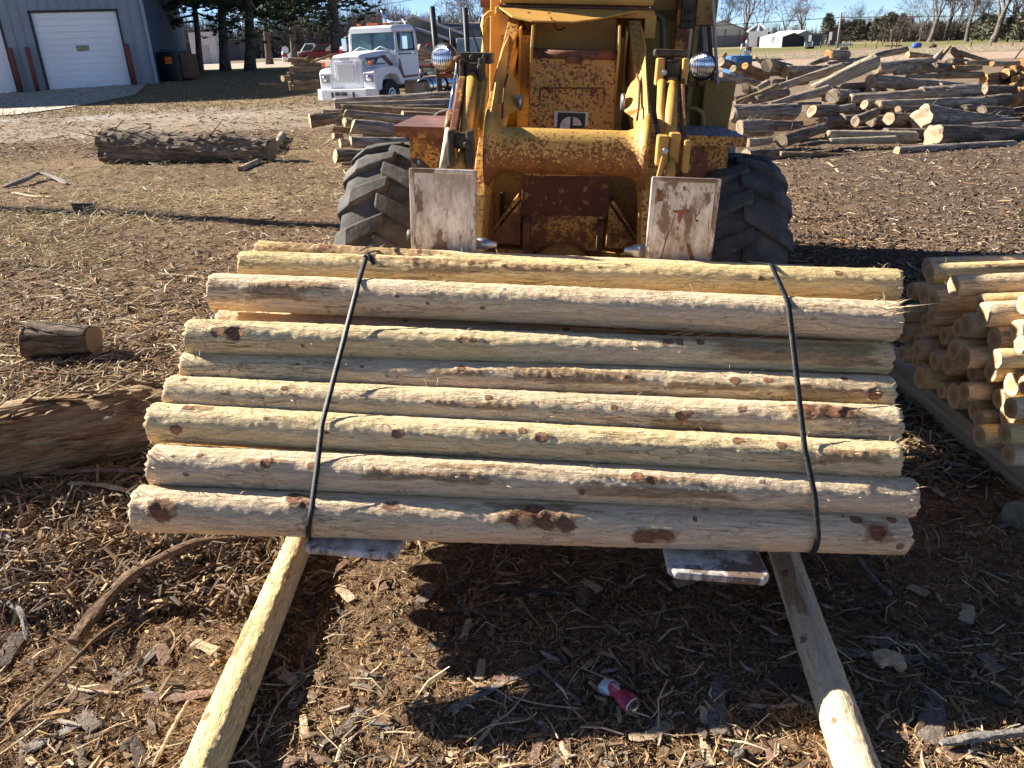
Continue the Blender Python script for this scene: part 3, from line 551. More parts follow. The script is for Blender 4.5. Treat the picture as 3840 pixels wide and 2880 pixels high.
for s_ in (-1, 1):
    a_ = part(arm(s_), 'lift_arm', YS, None, .006)
    if s_ < 0: O = [(508, 150), (430, 240), (370, 380), (330, 560), (300, 760), (272, 950)]; I = [(512, 170), (503, 320), (470, 480), (447, 560), (490, 640), (494, 820), (425, 862), (375, 900), (350, 985)]
    else: O = [(1408, 165), (1442, 330), (1452, 560), (1466, 800), (1472, 980)]; I = [(1352, 165), (1356, 380), (1374, 545), (1352, 605), (1318, 665), (1290, 745), (1292, 845), (1335, 875), (1388, 905), (1402, 1000)]
    def yf(v): return float(np.interp(v, [130, 380, 560, 760, 1000], [.36, .0, -.20, -.42, -.62]))
    Po = [LP('A3', u, v, yf(v) - .0) for u, v in O]; Pi = [LP('A3', u, v, yf(v) + .17 * (1 if 300 < v < 900 else .6)) for u, v in I]
    no, ni = len(Po), len(Pi); V = Po + Pi; V2 = [q + np.array([s_ * .01, .05, 0]) for q in V]; F = []; ia = io = 0
    while ia < ni - 1 or io < no - 1:
        if io >= no - 1 or (ia < ni - 1 and I[ia + 1][1] < O[io + 1][1]): F.append((io, no + ia, no + ia + 1)); ia += 1
        else: F.append((io, no + ia, io + 1)); io += 1
    n = no + ni; loop = list(range(no)) + list(range(no, n))[::-1]; F += [tuple(q + n for q in f[::-1]) for f in F] + [(loop[i], loop[(i + 1) % n], loop[(i + 1) % n] + n, loop[i] + n) for i in range(n)]
    part(MB().add(V + V2, F), 'arm_cheek', YC, a_)
    m = MB(); q = LP('A3', 497 if s_ < 0 else 1288, 770, -.27); m.lathe([(0, .042), (.014, .042), (.016, .02)], q, (-s_, -.1, 0), 16); part(m, 'pivot_pin', STEEL, a_)
    sw = [LP('A3', u, v, yf(v) + .03) for u, v in (((410, 560), (385, 650), (372, 800), (368, 890)) if s_ < 0 else ((1385, 560), (1405, 640), (1398, 800), (1385, 905)))]; m = MB(); m.tube(sw, .006, 6); part(m, 'weld_seam', RUST, a_)
# cross tube, flared where it is welded to the arms
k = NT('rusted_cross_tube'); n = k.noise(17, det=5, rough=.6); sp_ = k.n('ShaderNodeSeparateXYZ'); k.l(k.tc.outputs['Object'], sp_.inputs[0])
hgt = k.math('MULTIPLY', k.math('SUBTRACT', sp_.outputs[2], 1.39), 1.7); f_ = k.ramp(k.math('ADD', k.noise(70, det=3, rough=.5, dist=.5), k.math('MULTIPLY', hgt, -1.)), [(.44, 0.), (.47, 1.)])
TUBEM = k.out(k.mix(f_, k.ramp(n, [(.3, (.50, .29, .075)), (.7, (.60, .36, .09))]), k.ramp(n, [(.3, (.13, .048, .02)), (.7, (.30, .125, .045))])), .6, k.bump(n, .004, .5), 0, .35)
zc, rc = 1.392, .105; xs = np.linspace(-.378, .378, 25); m = MB()
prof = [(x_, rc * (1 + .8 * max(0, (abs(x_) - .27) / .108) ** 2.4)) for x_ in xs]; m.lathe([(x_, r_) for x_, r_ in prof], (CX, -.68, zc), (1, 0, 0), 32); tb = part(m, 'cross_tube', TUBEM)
for (u, v) in ((390, 1125), (1318, 1160)):
    q = LP('A3', u, v, -.775); m = MB(); m.lathe([(0, .013), (.03, .013)], (q[0], -.765, q[2]), (0, -1, .5), 6); part(m, 'bolt', YD, tb)
# steering: front frame tower between the arms
pa, pb_ = LP('A3', 600, 372, .02), LP('A3', 1232, 392, .02); pc, pd = LP('A3', 1215, 1015, -.1), LP('A3', 550, 1000, -.1)
def slab(P, n_, th, mat, name, parent=None, bev=.004): m = MB(); m.prism(P, np.array(n_) * th); return part(m, name, mat, parent, bev)
tower = slab([pa, pb_, (pb_[0] + .01, -.12, 1.20), (pa[0] - .02, -.12, 1.16)], (0, 1, 0), .05, YS, 'front_panel')
m = MB(); y0p = lambda v: -.12 + (v - 1.2) * .22 - .006
m.bb((pa[0] - .01, .008, pa[2] - .04), (pb_[0], .02, pa[2] - .002)); m.lathe([(0, .028)] * 1 + [(pb_[0] - pa[0], .028)], (pa[0], .025, pa[2] - .02), (1, 0, 0), 16); part(m, 'panel_lip', RUST, tower)
sq = [LP('A3', *q, -.035) for q in ((655, 664), (1140, 664), (1135, 1015), (645, 1015))]
m = MB(); 
for i in range(4): m.tube([sq[i], sq[(i + 1) % 4]], .0035, 4)
part(m, 'hatch_seam', RUST, tower)
for (u, v) in ((733, 682), (1055, 685), (660, 968), (1097, 978)): 
    q = LP('A3', u, v, -.05); m = MB(); m.lathe([(0, .016), (.012, .014)], (q[0], q[1], q[2]), (0, -1, .1), 12); part(m, 'hatch_bolt', RUST, tower)
q = LP('A3', 912, 453, -.01); m = MB(); m.box((q[0], -.005, q[2]), (.085, .012, .036)); part(m, 'raised_plate', RUST, tower, .003)
q = [LP('A3', u, v, -.06) for u, v in ((765, 838), (1020, 847), (1006, 1080), (752, 1075))]
lg = MB(); lg.prism([p_ for p_ in q], (0, .006, 0)); lo_ = part(lg, 'maker_emblem', plain('emblem_white', (.66, .65, .62), .5, var=.1, sc=30), tower)
qc = (q[0] + q[2]) / 2; ex = (q[1] - q[0]) / np.linalg.norm(q[1] - q[0]); ez = (q[0] - q[3]) / np.linalg.norm(q[0] - q[3]); wq = np.linalg.norm(q[1] - q[0])
INK = plain('emblem_black', (.03, .032, .035), .5, var=.2, sc=30)
def flat(P2, mat, name, off): m = MB(); m.prism([qc + ex * a * wq + ez * b * wq + np.array([0, -off, 0]) for a, b in P2], (0, .002, 0)); part(m, name, mat, lo_)
flat([(-.41, .41), (.41, .41), (.41, -.41), (-.41, -.41)], INK, 'black_square', .003)
WQ = plain('emblem_cream', (.60, .60, .58), .5, var=.15, sc=40)
A_ = np.linspace(PI / 2, 3 * PI / 2, 14); flat([(-.03 + .30 * math.cos(a), .30 * math.sin(a)) for a in A_], WQ, 'white_mark', .005)
A_ = np.linspace(0, PI / 2, 9); flat([(.05, .06)] + [(.05 + .26 * math.cos(a), .06 + .24 * math.sin(a)) for a in A_], WQ, 'white_mark', .005)
flat([(.05, -.06)] + [(.05 + .26 * math.cos(-a), -.06 + .24 * math.sin(-a)) for a in A_], WQ, 'white_mark', .005)
# posts either side of the panel that carry the arm pivots, and the shaded recess above the panel
for s_ in (-1, 1):
    x_ = pa[0] - .012 if s_ < 0 else pb_[0] + .002
    P = [(x_, .0, 1.16), (x_, .0, 1.70), (x_, -.03, 1.84), (x_, .06, 1.955), (x_, .30, 1.975), (x_, .55, 1.96), (x_, .55, 1.16)]; m = MB(); m.prism(P, (.014, 0, 0)); part(m, 'tower_cheek', Y0, tower, .003)
    xo = CX + s_ * .30; P = [(xo, .26, 1.10), (xo, .18, 1.72), (xo, .16, 1.93), (xo, .3, 1.96), (xo, .6, 1.95), (xo, .7, 1.10)]; m = MB(); m.prism(P, (-s_ * .014, 0, 0)); part(m, 'tower_cheek', Y0, tower, .003)
    m = MB(); m.bb((min(x_, xo), .20, 1.0), (max(x_, xo), .23, 1.90)); part(m, 'tower_web', YD, tower)
    m = MB(); m.lathe([(0, .05), (.15, .05)], (CX + s_ * .24, .33, 1.885), (s_, 0, 0), 16); part(m, 'arm_pivot', YD, tower)
m = MB(); m.bb((pa[0], .36, 1.75), (pb_[0], .38, 2.0)); m.prism([(pa[0], .06, 1.815), (pb_[0], .06, 1.815), (pb_[0], .37, 1.79), (pa[0], .37, 1.79)], (0, 0, -.02)); part(m, 'recess_back', YC, tower)
# lower front frame: dark rusty plate, ribs, gussets and axle housing
la, lb = LP('D3', 535, 60, -.12), LP('D3', 1525, 60, -.12); lc, lz = LP('D3', 1450, 950, -.2), LP('D3', 600, 940, -.2)
k = NT('deep_rust'); n = k.noise(26, det=4); DR = k.out(k.mix(k.ramp(n, [(.60, 0.), (.64, .8)]), k.ramp(k.noise(5, det=4), [(.3, (.07, .025, .014)), (.7, (.14, .05, .025))]), (.34, .2, .06)), .7, k.bump(n, .003), 0, .3)
slab([la, lb, (lb[0], -.16, .985), (la[0], -.16, .975)], (0, 1, 0), .05, DR, 'lower_plate')
slab([(la[0] + .02, -.155, .99), (lb[0] - .02, -.155, 1.0), (lb[0] - .03, -.17, .79), (la[0] + .02, -.17, .77)], (0, 1, 0), .04, YR, 'lower_guard')
for u0, u1, v0 in ((540, 625, 560), (1378, 1448, 592)):
    a = LP('D3', u0, v0, -.30); b = LP('D3', u1, v0, -.30); m = MB(); m.prism([(a[0], -.30, a[2] - .02), (a[0], -.25, a[2]), (a[0], -.17, a[2]), (a[0], -.17, .76), (a[0], -.30, .76)], (b[0] - a[0], 0, 0)); part(m, 'tow_rib', RUST, None, .005)
for s_ in (-1, 1):
    x0 = la[0] + .0 if s_ < 0 else lb[0]; m = MB(); m.prism([(x0, -.13, 1.05), (x0, -.13, .80), (x0 + s_ * .17, -.13, .80), (x0 + s_ * .15, -.13, .86)], (0, .03, 0)); part(m, 'gusset', YR, None, .004)
    m = MB(); m.prism([(x0 + s_ * .01, -.14, 1.06), (x0 + s_ * .16, -.14, .87), (x0 + s_ * .175, -.14, .87), (x0 + s_ * .025, -.14, 1.07)], (0, .16, 0)); part(m, 'gusset_flange', YR)
m = MB(); m.lathe([(-.70, .10), (-.3, .10), (-.22, .14), (-.12, .21), (0, .235), (.12, .21), (.22, .14), (.3, .10), (.70, .10)], (CX, .0, .62), (1, 0, 0), 28); part(m, 'axle_housing', YD)
m = MB(); m.lathe([(0, .22), (.08, .20), (.12, .12), (.16, .08)], (CX, -.14, .62), (0, -1, 0), 28); part(m, 'differential_cover', YD)
m = MB(); m.bb((-.34, -.15, .745), (.42, .0, .775)); 
for x_ in (-.30, -.17, .27, .38): m.bb((x_ - .02, -.17, .62), (x_ + .02, -.12, .78))
part(m, 'axle_clamp', YD, None, .006)
for i, (x0, z0, x1, z1) in enumerate(((-.36, .98, -.18, .96), (.26, .93, .42, .93), (-.33, 1.06, -.33, .80), (-.30, .9, -.2, .86))):
    m = MB(); m.tube([(x0, .05, z0), ((x0 + x1) / 2, .02, (z0 + z1) / 2 + .005), (x1, .05, z1)], .013, 8); part(m, 'hydraulic_hose', YD if i < 2 else BLACKR)
slab([(-.5, .12, .7), (.56, .12, .7), (.56, .12, 1.36), (-.5, .12, 1.36)], (0, 1, 0), .03, YD, 'frame_bulkhead')
for s_ in (-1, 1): m = MB(); m.bb((CX + s_ * .44 - .02, .1, .5), (CX + s_ * .44 + .02, 1.2, 1.5)); part(m, 'frame_rail', YD)
# tilt linkage outside each arm
def bar(P, Q, w_, t_, name, mat, bev=.005):
    P = np.array(P, float); Q = np.array(Q, float); d = Q - P; L_ = np.linalg.norm(d); d /= L_; x_ = np.array([1., 0, 0]) - d[0] * d; x_ /= np.linalg.norm(x_); n_ = np.cross(d, x_)
    m = MB(); m.box((P + Q) / 2, (w_, t_, L_), 0, np.stack([x_, n_, d], 1)); return part(m, name, mat, None, bev)
def T2(reg, u, v, y): return LP(reg, u, v, y)
# left side
c0, c1 = T2('D1', 1180, 520, -.42), T2('D1', 1090, 1330, -.80)
m = MB(); m.tube([c0, c1], .031, 14); m.tube([T2('D1', 1080, 1440, -.84), T2('D1', 985, 1900, -.98)], .022, 14); part(m, 'tilt_cylinder', m_yellow('cylinder_yellow', .12, .25, .4))
bar(T2('D1', 1050, 560, -.44), T2('D1', 920, 1330, -.84), .034, .05, 'tilt_link', YR); bar(T2('D1', 1300, 560, -.40), T2('D1', 1190, 1300, -.72), .036, .05, 'tilt_link', YD)
bar(T2('D1', 1370, 560, -.36), T2('D1', 1275, 1300, -.62), .03, .05, 'tilt_link', Y0)
q = T2('D1', 1190, 420, -.40); m = MB(); m.box((q[0] - .052, q[1], q[2]), (.022, .09, .10)); m.box((q[0] + .045, q[1], q[2] + .005), (.028, .09, .11)); m.box((q[0], q[1] + .02, q[2] - .005), (.08, .06, .08)); part(m, 'upper_clevis', GREASE, None, .008)
q = T2('D1', 1240, 240, -.25); m = MB(); m.bb((q[0] - .085, -.26, q[2] - .03), (q[0] + .075, -.05, q[2] + .022)); m.lathe([(0, .016), (.02, .014)], (q[0] - .02, -.27, q[2]), (0, -1, 0), 8); m.lathe([(0, .012), (.02, .012)], (q[0] + .045, -.27, q[2] + .005), (0, -1, 0), 8); part(m, 'valve_block', GREASE, None, .006)
q = T2('D1', 1290, 375, -.46); m = MB(); m.lathe([(0, .015), (.015, .013)], q, (.2, -1, 0), 12); part(m, 'clevis_pin', GREASE)
q = T2('D1', 900, 1430, -.92); z_ = q[2]
m = MB(); m.box((q[0] - .0, q[1], z_ - .02), (.028, .08, .16)); m.box((q[0] + .085, q[1], z_ - .02), (.034, .08, .16)); m.box((q[0] + .042, q[1] + .03, z_ + .01), (.06, .05, .07)); part(m, 'lower_clevis', GREASE, None, .008)
q = T2('D1', 1105, 1445, -.97); m = MB(); m.lathe([(0, .016), (.018, .014)], q, (.2, -1, 0), 6); part(m, 'clevis_pin', GREASE)
r0_, r1_ = T2('D1', 1000, 275, -.30), T2('D1', 890, 1020, -.62); m = MB(); m.tube([r0_, r1_], .0155, 12); part(m, 'chrome_rod', CHROME)
m = MB(); m.lathe([(0, .027), (.012, .03), (.022, .022), (.024, .01)], r0_ - np.array([0, 0, .004]), (0, 0, 1), 14); part(m, 'rod_cap', RUST)
m = MB(); m.tube([r1_, T2('D1', 860, 1240, -.72)], .024, 12); part(m, 'cylinder_barrel', m_yellow('worn_barrel', .3, .6, .3, (.55, .45, .25)))
m = MB(); m.tube([T2('D1', 855, 1235, -.72), T2('D1', 770, 1800, -.97)], .017, 12); part(m, 'pipe', plain('cream_pipe', (.55, .48, .36), .5, var=.25, sc=18))
m = MB(); m.prism([T2('D1', 925, 740, -.5), T2('D1', 975, 730, -.5), T2('D1', 975, 800, -.5)], (0, .02, 0)); part(m, 'rod_tab', RUST)
# right side
c0, c1 = T2('D2', 1712, 850, -.42), T2('D2', 1697, 1500, -.80); m = MB(); m.tube([c0, c1], .031, 14); m.tube([T2('D2', 1700, 1590, -.86), T2('D2', 1690, 1850, -.98)], .023, 14); part(m, 'tilt_cylinder', m_yellow('cylinder_yellow_right', .12, .2, .2))
m = MB(); m.tube([T2('D2', 1608, 850, -.45), T2('D2', 1597, 1150, -.6), T2('D2', 1615, 1330, -.7), T2('D2', 1640, 1480, -.8)], [.02, .02, .016, .01], 8); part(m, 'tilt_link', Y0)
bar(T2('D2', 1820, 850, -.42), T2('D2', 1835, 1500, -.78), .02, .05, 'tilt_link', YR)
q = T2('D2', 1720, 760, -.40); m = MB(); m.box((q[0] - .065, q[1], q[2] + .005), (.036, .08, .125)); m.box((q[0] + .055, q[1], q[2] + .01), (.03, .08, .12)); part(m, 'upper_clevis', Y0, None, .008)
m = MB(); m.box((q[0] - .0, q[1] + .02, q[2] + .01), (.075, .06, .10)); m.box((q[0] - .02, q[1] + .06, q[2] + .09), (.15, .08, .035)); part(m, 'valve_block', GREASE, None, .01)
q = T2('D2', 1637, 752, -.46); m = MB(); m.lathe([(0, .014), (.015, .012)], q, (-.2, -1, 0), 12); part(m, 'clevis_pin', STEEL)
q = T2('D2', 1690, 1560, -.90); m = MB(); m.box((q[0] - .035, q[1], q[2] - .0), (.05, .08, .13)); m.box((q[0] + .02, q[1] + .02, q[2] + .01), (.05, .06, .13)); m.box((q[0] + .072, q[1], q[2] - .02), (.03, .08, .14)); part(m, 'lower_clevis', Y0, None, .008)
q = T2('D2', 1650, 1562, -.95); m = MB(); m.lathe([(0, .014), (.015, .012)], q, (-.2, -1, 0), 12); part(m, 'clevis_pin', STEEL)
bar(T2('D2', 1630, 1620, -.93), T2('D2', 1560, 1900, -1.0), .022, .03, 'tilt_link', Y0)
# cowl, hood and their bolts
ha, hb = LP('A3', 340, 45, .30), LP('A3', 1515, 80, .30)
m = MB(); m.bb((-.41, .28, 2.0), (.48, 1.0, 2.045)); hd = part(m, 'cowl', Y0, None, .01)
m = MB(); m.prism([(-.385, .27, 2.035), (-.30, .10, 1.985), (-.19, .05, 1.965), (.03, .05, 1.965), (.17, .10, 1.985), (.39, .27, 2.035)], (0, 0, .008)); part(m, 'cowl_lip', YC, hd)
m = MB(); m.prism([(-.385, .262, 2.045), (.49, .262, 2.045), (.49, .262, 2.055), (-.385, .262, 2.055)], (0, .7, 0)); part(m, 'hood_seam', RUST, hd)
m = MB(); m.bb((-.385, .27, 2.06), (.47, 2.6, 2.30)); part(m, 'hood', Y0, None, .02)
for (u, v) in ((592, 68), (748, 66), (568, 97), (718, 108)): q = LP('A3', u, v, .2); m = MB(); m.lathe([(0, .009), (.012, .008)], (q[0], .17 if v > 90 else .22, 2.005), (0, 0, 1), 6); part(m, 'cowl_bolt', DARKM, hd)
for (u, v) in ((392, 82), (1283, 90)): q = LP('A3', u, v, .262); m = MB(); m.box(q, (.03, .012, .035)); m.lathe([(0, .011), (.015, .010)], q + np.array([0, -.006, 0]), (0, -1, 0), 8); part(m, 'latch', GREASE, hd)
for a_, b_ in ((-.385, -.33), (.43, .49)): m = MB(); m.bb((a_, .285, 1.9), (b_, .6, 2.02)); part(m, 'cowl_cheek', Y0, hd)
q0, q1 = LP('A3', 735, 130, .04), LP('A3', 840, 205, .35); P = [q0 + (q1 - q0) * t + np.array([0, 0, -.035 * math.sin(t * PI)]) for t in np.linspace(0, 1, 12)]; m = MB()
for i in range(11): m.tube([P[i], P[i + 1]], .004, 4)
part(m, 'safety_chain', GREASE, hd)
# left handrail and side panels
hx = [LP('A3', u, v, .35) for u, v in ((330, 95), (270, 100), (235, 130), (222, 190), (225, 400))]; m = MB(); m.tube(hx + [hx[-1] - np.array([0, 0, .25])], .0145, 10); part(m, 'handrail', YC)
hx = [LP('A3', u, v, .35) for u, v in ((1480, 110), (1540, 108), (1572, 150), (1580, 230), (1580, 440))]; m = MB(); m.tube(hx + [hx[-1] - np.array([0, 0, .25])], .016, 10); part(m, 'handrail', plain('worn_black_rail', (.07, .06, .045), .4, var=.5))
x0, x1 = LP('A3', 275, 200, .5)[0], LP('A3', 342, 200, .5)[0]; m = MB(); m.bb((x0, .5, 1.3), (x1 + .02, .56, 2.2)); part(m, 'cab_post', YC, None, .01)
m = MB(); m.bb((x0 - .05, .56, 1.2), (x0 - .01, .62, 2.2)); part(m, 'door_edge', YD)
q = LP('A3', 248, 30, .6); m = MB(); m.bb((q[0] - .03, .55, q[2] - .02), (q[0] + .03, .6, q[2] + .1)); part(m, 'marker_lamp', RUST)
# cab on the right of the machine: posts, dark opening and door
xa = LP('A3', 1530, 300, .7)[0]; xb = LP('A3', 1660, 300, .7)[0]; xc = LP('A3', 1790, 300, .7)[0]; xd = LP('A3', 1830, 300, .7)[0]; xe = LP('A3', 1890, 300, .7)[0]; xf = LP('A3', 1940, 300, .7)[0]
cab = bpy.data.objects.new('cab', None); S.collection.objects.link(cab); cab.parent = ld
OL = m_yellow('olive_yellow', .1, .1, .7, (.30, .20, .045))
m = MB(); m.bb((-.40, .72, 1.2), (xb, .76, 2.06)); m.bb((.49, .72, 2.0), (xb + .01, .78, 2.5)); part(m, 'front_wall', OL, cab)
m = MB(); m.bb((xb, .62, 1.2), (xc - .02, .72, 2.75)); part(m, 'cab_pillar', YR, cab, .01)
m = MB(); m.bb((xc, .60, 1.25), (xd, .66, 2.0)); m.bb((xc, .56, 1.98), (xf, .66, 2.12)); part(m, 'hinge_post', YD, cab, .006)
m = MB(); m.bb((xb + .02, .585, 1.96), (xc + .005, .62, 2.2)); part(m, 'hinge_plate', GREASE, cab, .004)
for zz in (2.0, 2.05): m = MB(); m.lathe([(0, .009), (.012, .008)], (xb + .045, .583, zz), (0, -1, 0), 8); m.lathe([(0, .009), (.012, .008)], (xc - .03, .583, zz), (0, -1, 0), 8); part(m, 'hinge_bolt', DARKM, cab)
m = MB(); m.bb((xd, .80, 1.2), (xf, .84, 2.6)); m.bb((-.3, .9, 2.3), (xf, .94, 2.75)); part(m, 'dark_window', GLASSD, cab)
m = MB(); m.prism([LP('A3', 1945, -60, .50), LP('A3', 1965, -60, .50), LP('A3', 2008, 630, .50), LP('A3', 1990, 640, .50)], (0, .04, 0)); part(m, 'door_frame', plain('chalky_door_edge', (.45, .43, .42), .5, var=.2, sc=12), cab, .004)
m = MB(); m.prism([LP('A3', 1912, 90, .58), LP('A3', 1935, 90, .58), LP('A3', 1975, 640, .58), LP('A3', 1952, 660, .58)], (0, .05, 0)); part(m, 'door_seal', plain('brown_seal', (.09, .05, .03), .7), cab)
m = MB(); m.prism([LP('A3', 1895, 200, .62), LP('A3', 1915, 200, .62), LP('A3', 1905, 560, .62), LP('A3', 1880, 560, .62)], (0, .03, 0)); part(m, 'painted_glass_glare', plain('painted_glare_pale', (.4, .38, .34), .3), cab)  # pale strip standing in for glare on the cab glass
m = MB(); m.bb((-.45, .5, 2.75), (xf + .05, 2.3, 2.82)); part(m, 'cab_roof', Y0, cab, .02)
m = MB(); m.bb((-.42, 2.1, 1.2), (-.36, 2.2, 2.75)); m.bb((xf - .08, 2.1, 1.2), (xf, 2.2, 2.75)); m.bb((-.43, .55, 2.1), (-.37, .62, 2.75)); part(m, 'cab_pillar', Y0, cab)
m = MB(); m.bb((xb, .68, 1.1), (.92, .72, 1.68)); part(m, 'side_panel', OL, cab)
q0, q1 = LP('A3', 1900, 605, .55), LP('A3', 2140, 612, .55); q2 = LP('A3', 2085, 965, .55)
m = MB(); m.prism([(q0[0], .55, q0[2]), (q1[0], .55, q1[2]), (q1[0] - .02, .55, q2[2] - .05), (q0[0], .55, q2[2] - .05)], (0, .75, 0)); part(m, 'side_tank', OL, None, .01)
hx = [LP('A3', u, v, .25) for u, v in ((1740, 820), (1830, 820), (1872, 850), (1880, 900), (1875, 985))]; m = MB(); m.tube(hx, .014, 8); part(m, 'grab_handle', OL)
m = MB(); m.bb((-.42, .75, 1.0), (.85, 1.9, 1.35)); m.bb((-.36, 1.9, 1.0), (.42, 3.6, 2.05)); part(m, 'rear_body', YD, None, .02)
# headlights on their brackets
k = NT('ribbed_lens'); wv = k.n('ShaderNodeTexWave', wave_type='BANDS', bands_direction='X'); wv.inputs['Scale'].default_value = 28; wv.inputs['Distortion'].default_value = .3; k.l(k.co((1, 1, 1)), wv.inputs['Vector'])
wv2 = k.n('ShaderNodeTexWave', wave_type='BANDS', bands_direction='Z'); wv2.inputs['Scale'].default_value = 11; wv2.inputs['Distortion'].default_value = 2.5; k.l(k.co((1, 1, 1)), wv2.inputs['Vector'])
LENS = k.out(k.ramp(k.math('ADD', k.math('MULTIPLY', wv.outputs['Fac'], .35), k.math('MULTIPLY', wv2.outputs['Fac'], .65)), [(.2, (.22, .23, .26)), (.8, (.85, .86, .9))]), .12, k.bump(wv.outputs['Fac'], .01, .7), .75, .6)
for reg, u, v, ax, rr_, nm in (('D1', 775, 238, (-.35, -.92, .12), .068, 'l'), ('D2', 2030, 685, (-.12, -.98, .05), .066, 'r')):
    q = LP(reg, u, v, -.12); hl = bpy.data.objects.new('headlight', None); S.collection.objects.link(hl); hl.parent = ld; ax = np.array(ax) / np.linalg.norm(ax)
    m = MB(); m.lathe([(-.012, rr_ * .80), (.0, rr_ * 1.02), (.006, rr_ * 1.08), (.02, rr_ * 1.07), (.045, rr_ * 1.0), (.08, rr_ * .7), (.095, rr_ * .3)], q, -ax, 28); part(m, 'housing', plain('headlight_housing_' + nm, (.12, .09, .06) if nm == 'l' else (.02, .02, .022), .3, .4, var=.3), hl)
    m = MB(); m.lathe([(.0, rr_ * .93), (.008, rr_ * .82), (.015, rr_ * .55), (.018, .004)], q + ax * .007, ax, 28); part(m, 'lens', LENS, hl)
    m = MB(); m.tube([q - ax * .05 + np.array([0, 0, -.05]), q - ax * .05 + np.array([0, .02, -.09])], .022, 8); m.bb((q[0] - .03, q[1] + .02, q[2] - .1), (q[0] + .2 * (1 if u < 1000 else -1), q[1] + .1, q[2] - .08)); part(m, 'bracket', RUST, hl)
# steps over the wheels
k = NT('worn_step_top'); STEP = k.out(k.ramp(k.noise(45, det=5), [(.45, (.06, .055, .075)), (.6, (.35, .33, .38))]), .6, None, 0, .4)
sa = [LP('D1', u, v, y_) for u, v, y_ in ((90, 1185, -.30), (830, 1175, -.30), (830, 1115, .12), (245, 1110, .12))]; zt = sa[0][2]
m = MB(); m.prism([(sa[0][0], -.30, zt), (-.44, -.30, zt), (-.44, .35, zt), (sa[0][0], .35, zt)], (0, 0, -.008)); fs = part(m, 'wheel_step', plain('rust_brown_paint', (.24, .12, .085), .5, var=.25)); m = MB(); m.bb((sa[0][0], -.308, zt - .055), (-.44, -.298, zt - .0)); part(m, 'step_lip', YR, fs)
sb = LP('A3', 2215, 1045, -.30); m = MB(); m.prism([(.50, -.30, zt + .0), (sb[0], -.30, zt), (sb[0] - .04, .25, zt), (.5, .25, zt)], (0, 0, -.008)); fs2 = part(m, 'wheel_step', STEP); m = MB(); m.bb((.60, -.308, zt - .05), (sb[0], -.298, zt - .0)); part(m, 'step_lip', YR, fs2)
for s_ in (-1, 1):
    m = MB(); m.bb((CX + s_ * .47, -.22, .9), (CX + s_ * .85, -.2, zt - .01)); m.bb((CX + s_ * .62, -.25, .95), (CX + s_ * .66, -.21, zt - .01)); part(m, 'wheel_guard', YR if s_ < 0 else YR)
m = MB(); m.bb((.93, .05, 1.1), (.97, .1, zt - .01)); part(m, 'step_strut', plain('grey_strut', (.3, .3, .3), .5))
# ------------------------------------------------------------------ logs lying about the yard
def mid(P, Q): return (np.array(P) + np.array(Q)) / 2
BK = LOGM_BASE
GP = 'logs heaped on the right of the yard'
def pileY(V): return 13.0 + max(0, (568 - V)) / 378. * 8.5
used_ = [0]
def plog(reg, u0, v0, u1, v1, d0, d1, lab, bark='grey', end=END_GREY, dY=.5, yoff=0., grp=GP, yf=pileY, ends='l', flute=0., amp=.08, bend=.03, name='bark_log', nx=26, yabs=None):
    nx = 12 if nx == 10 else 40
    U0, V0 = PX(reg, u0, v0); U1, V1 = PX(reg, u1, v1); sc = ZR[reg][2]
    Vb = max(V0 + d0 * sc / 2, V1 + d1 * sc / 2); Y = (yf(Vb) if yabs is None else yabs) + yoff
    P = onY(U0, V0, Y); Q = onY(U1, V1, Y + dY); dep = (P - CAM) @ cF; dep2 = (Q - CAM) @ cF
    r0 = d0 * sc / FPX * dep / 2 * .96; r1 = d1 * sc / FPX * dep2 / 2 * .96; used_[0] += 1
    return make_log(name, P, Q, r0, r1, BK[bark], end, lab, 'log', grp, ends, nx=nx, na=22, shred=0 if nx == 12 else 26, seed=used_[0] * 3 + 11, amp=amp * 1.5, bend=bend * (r0 + r1), flute=flute)
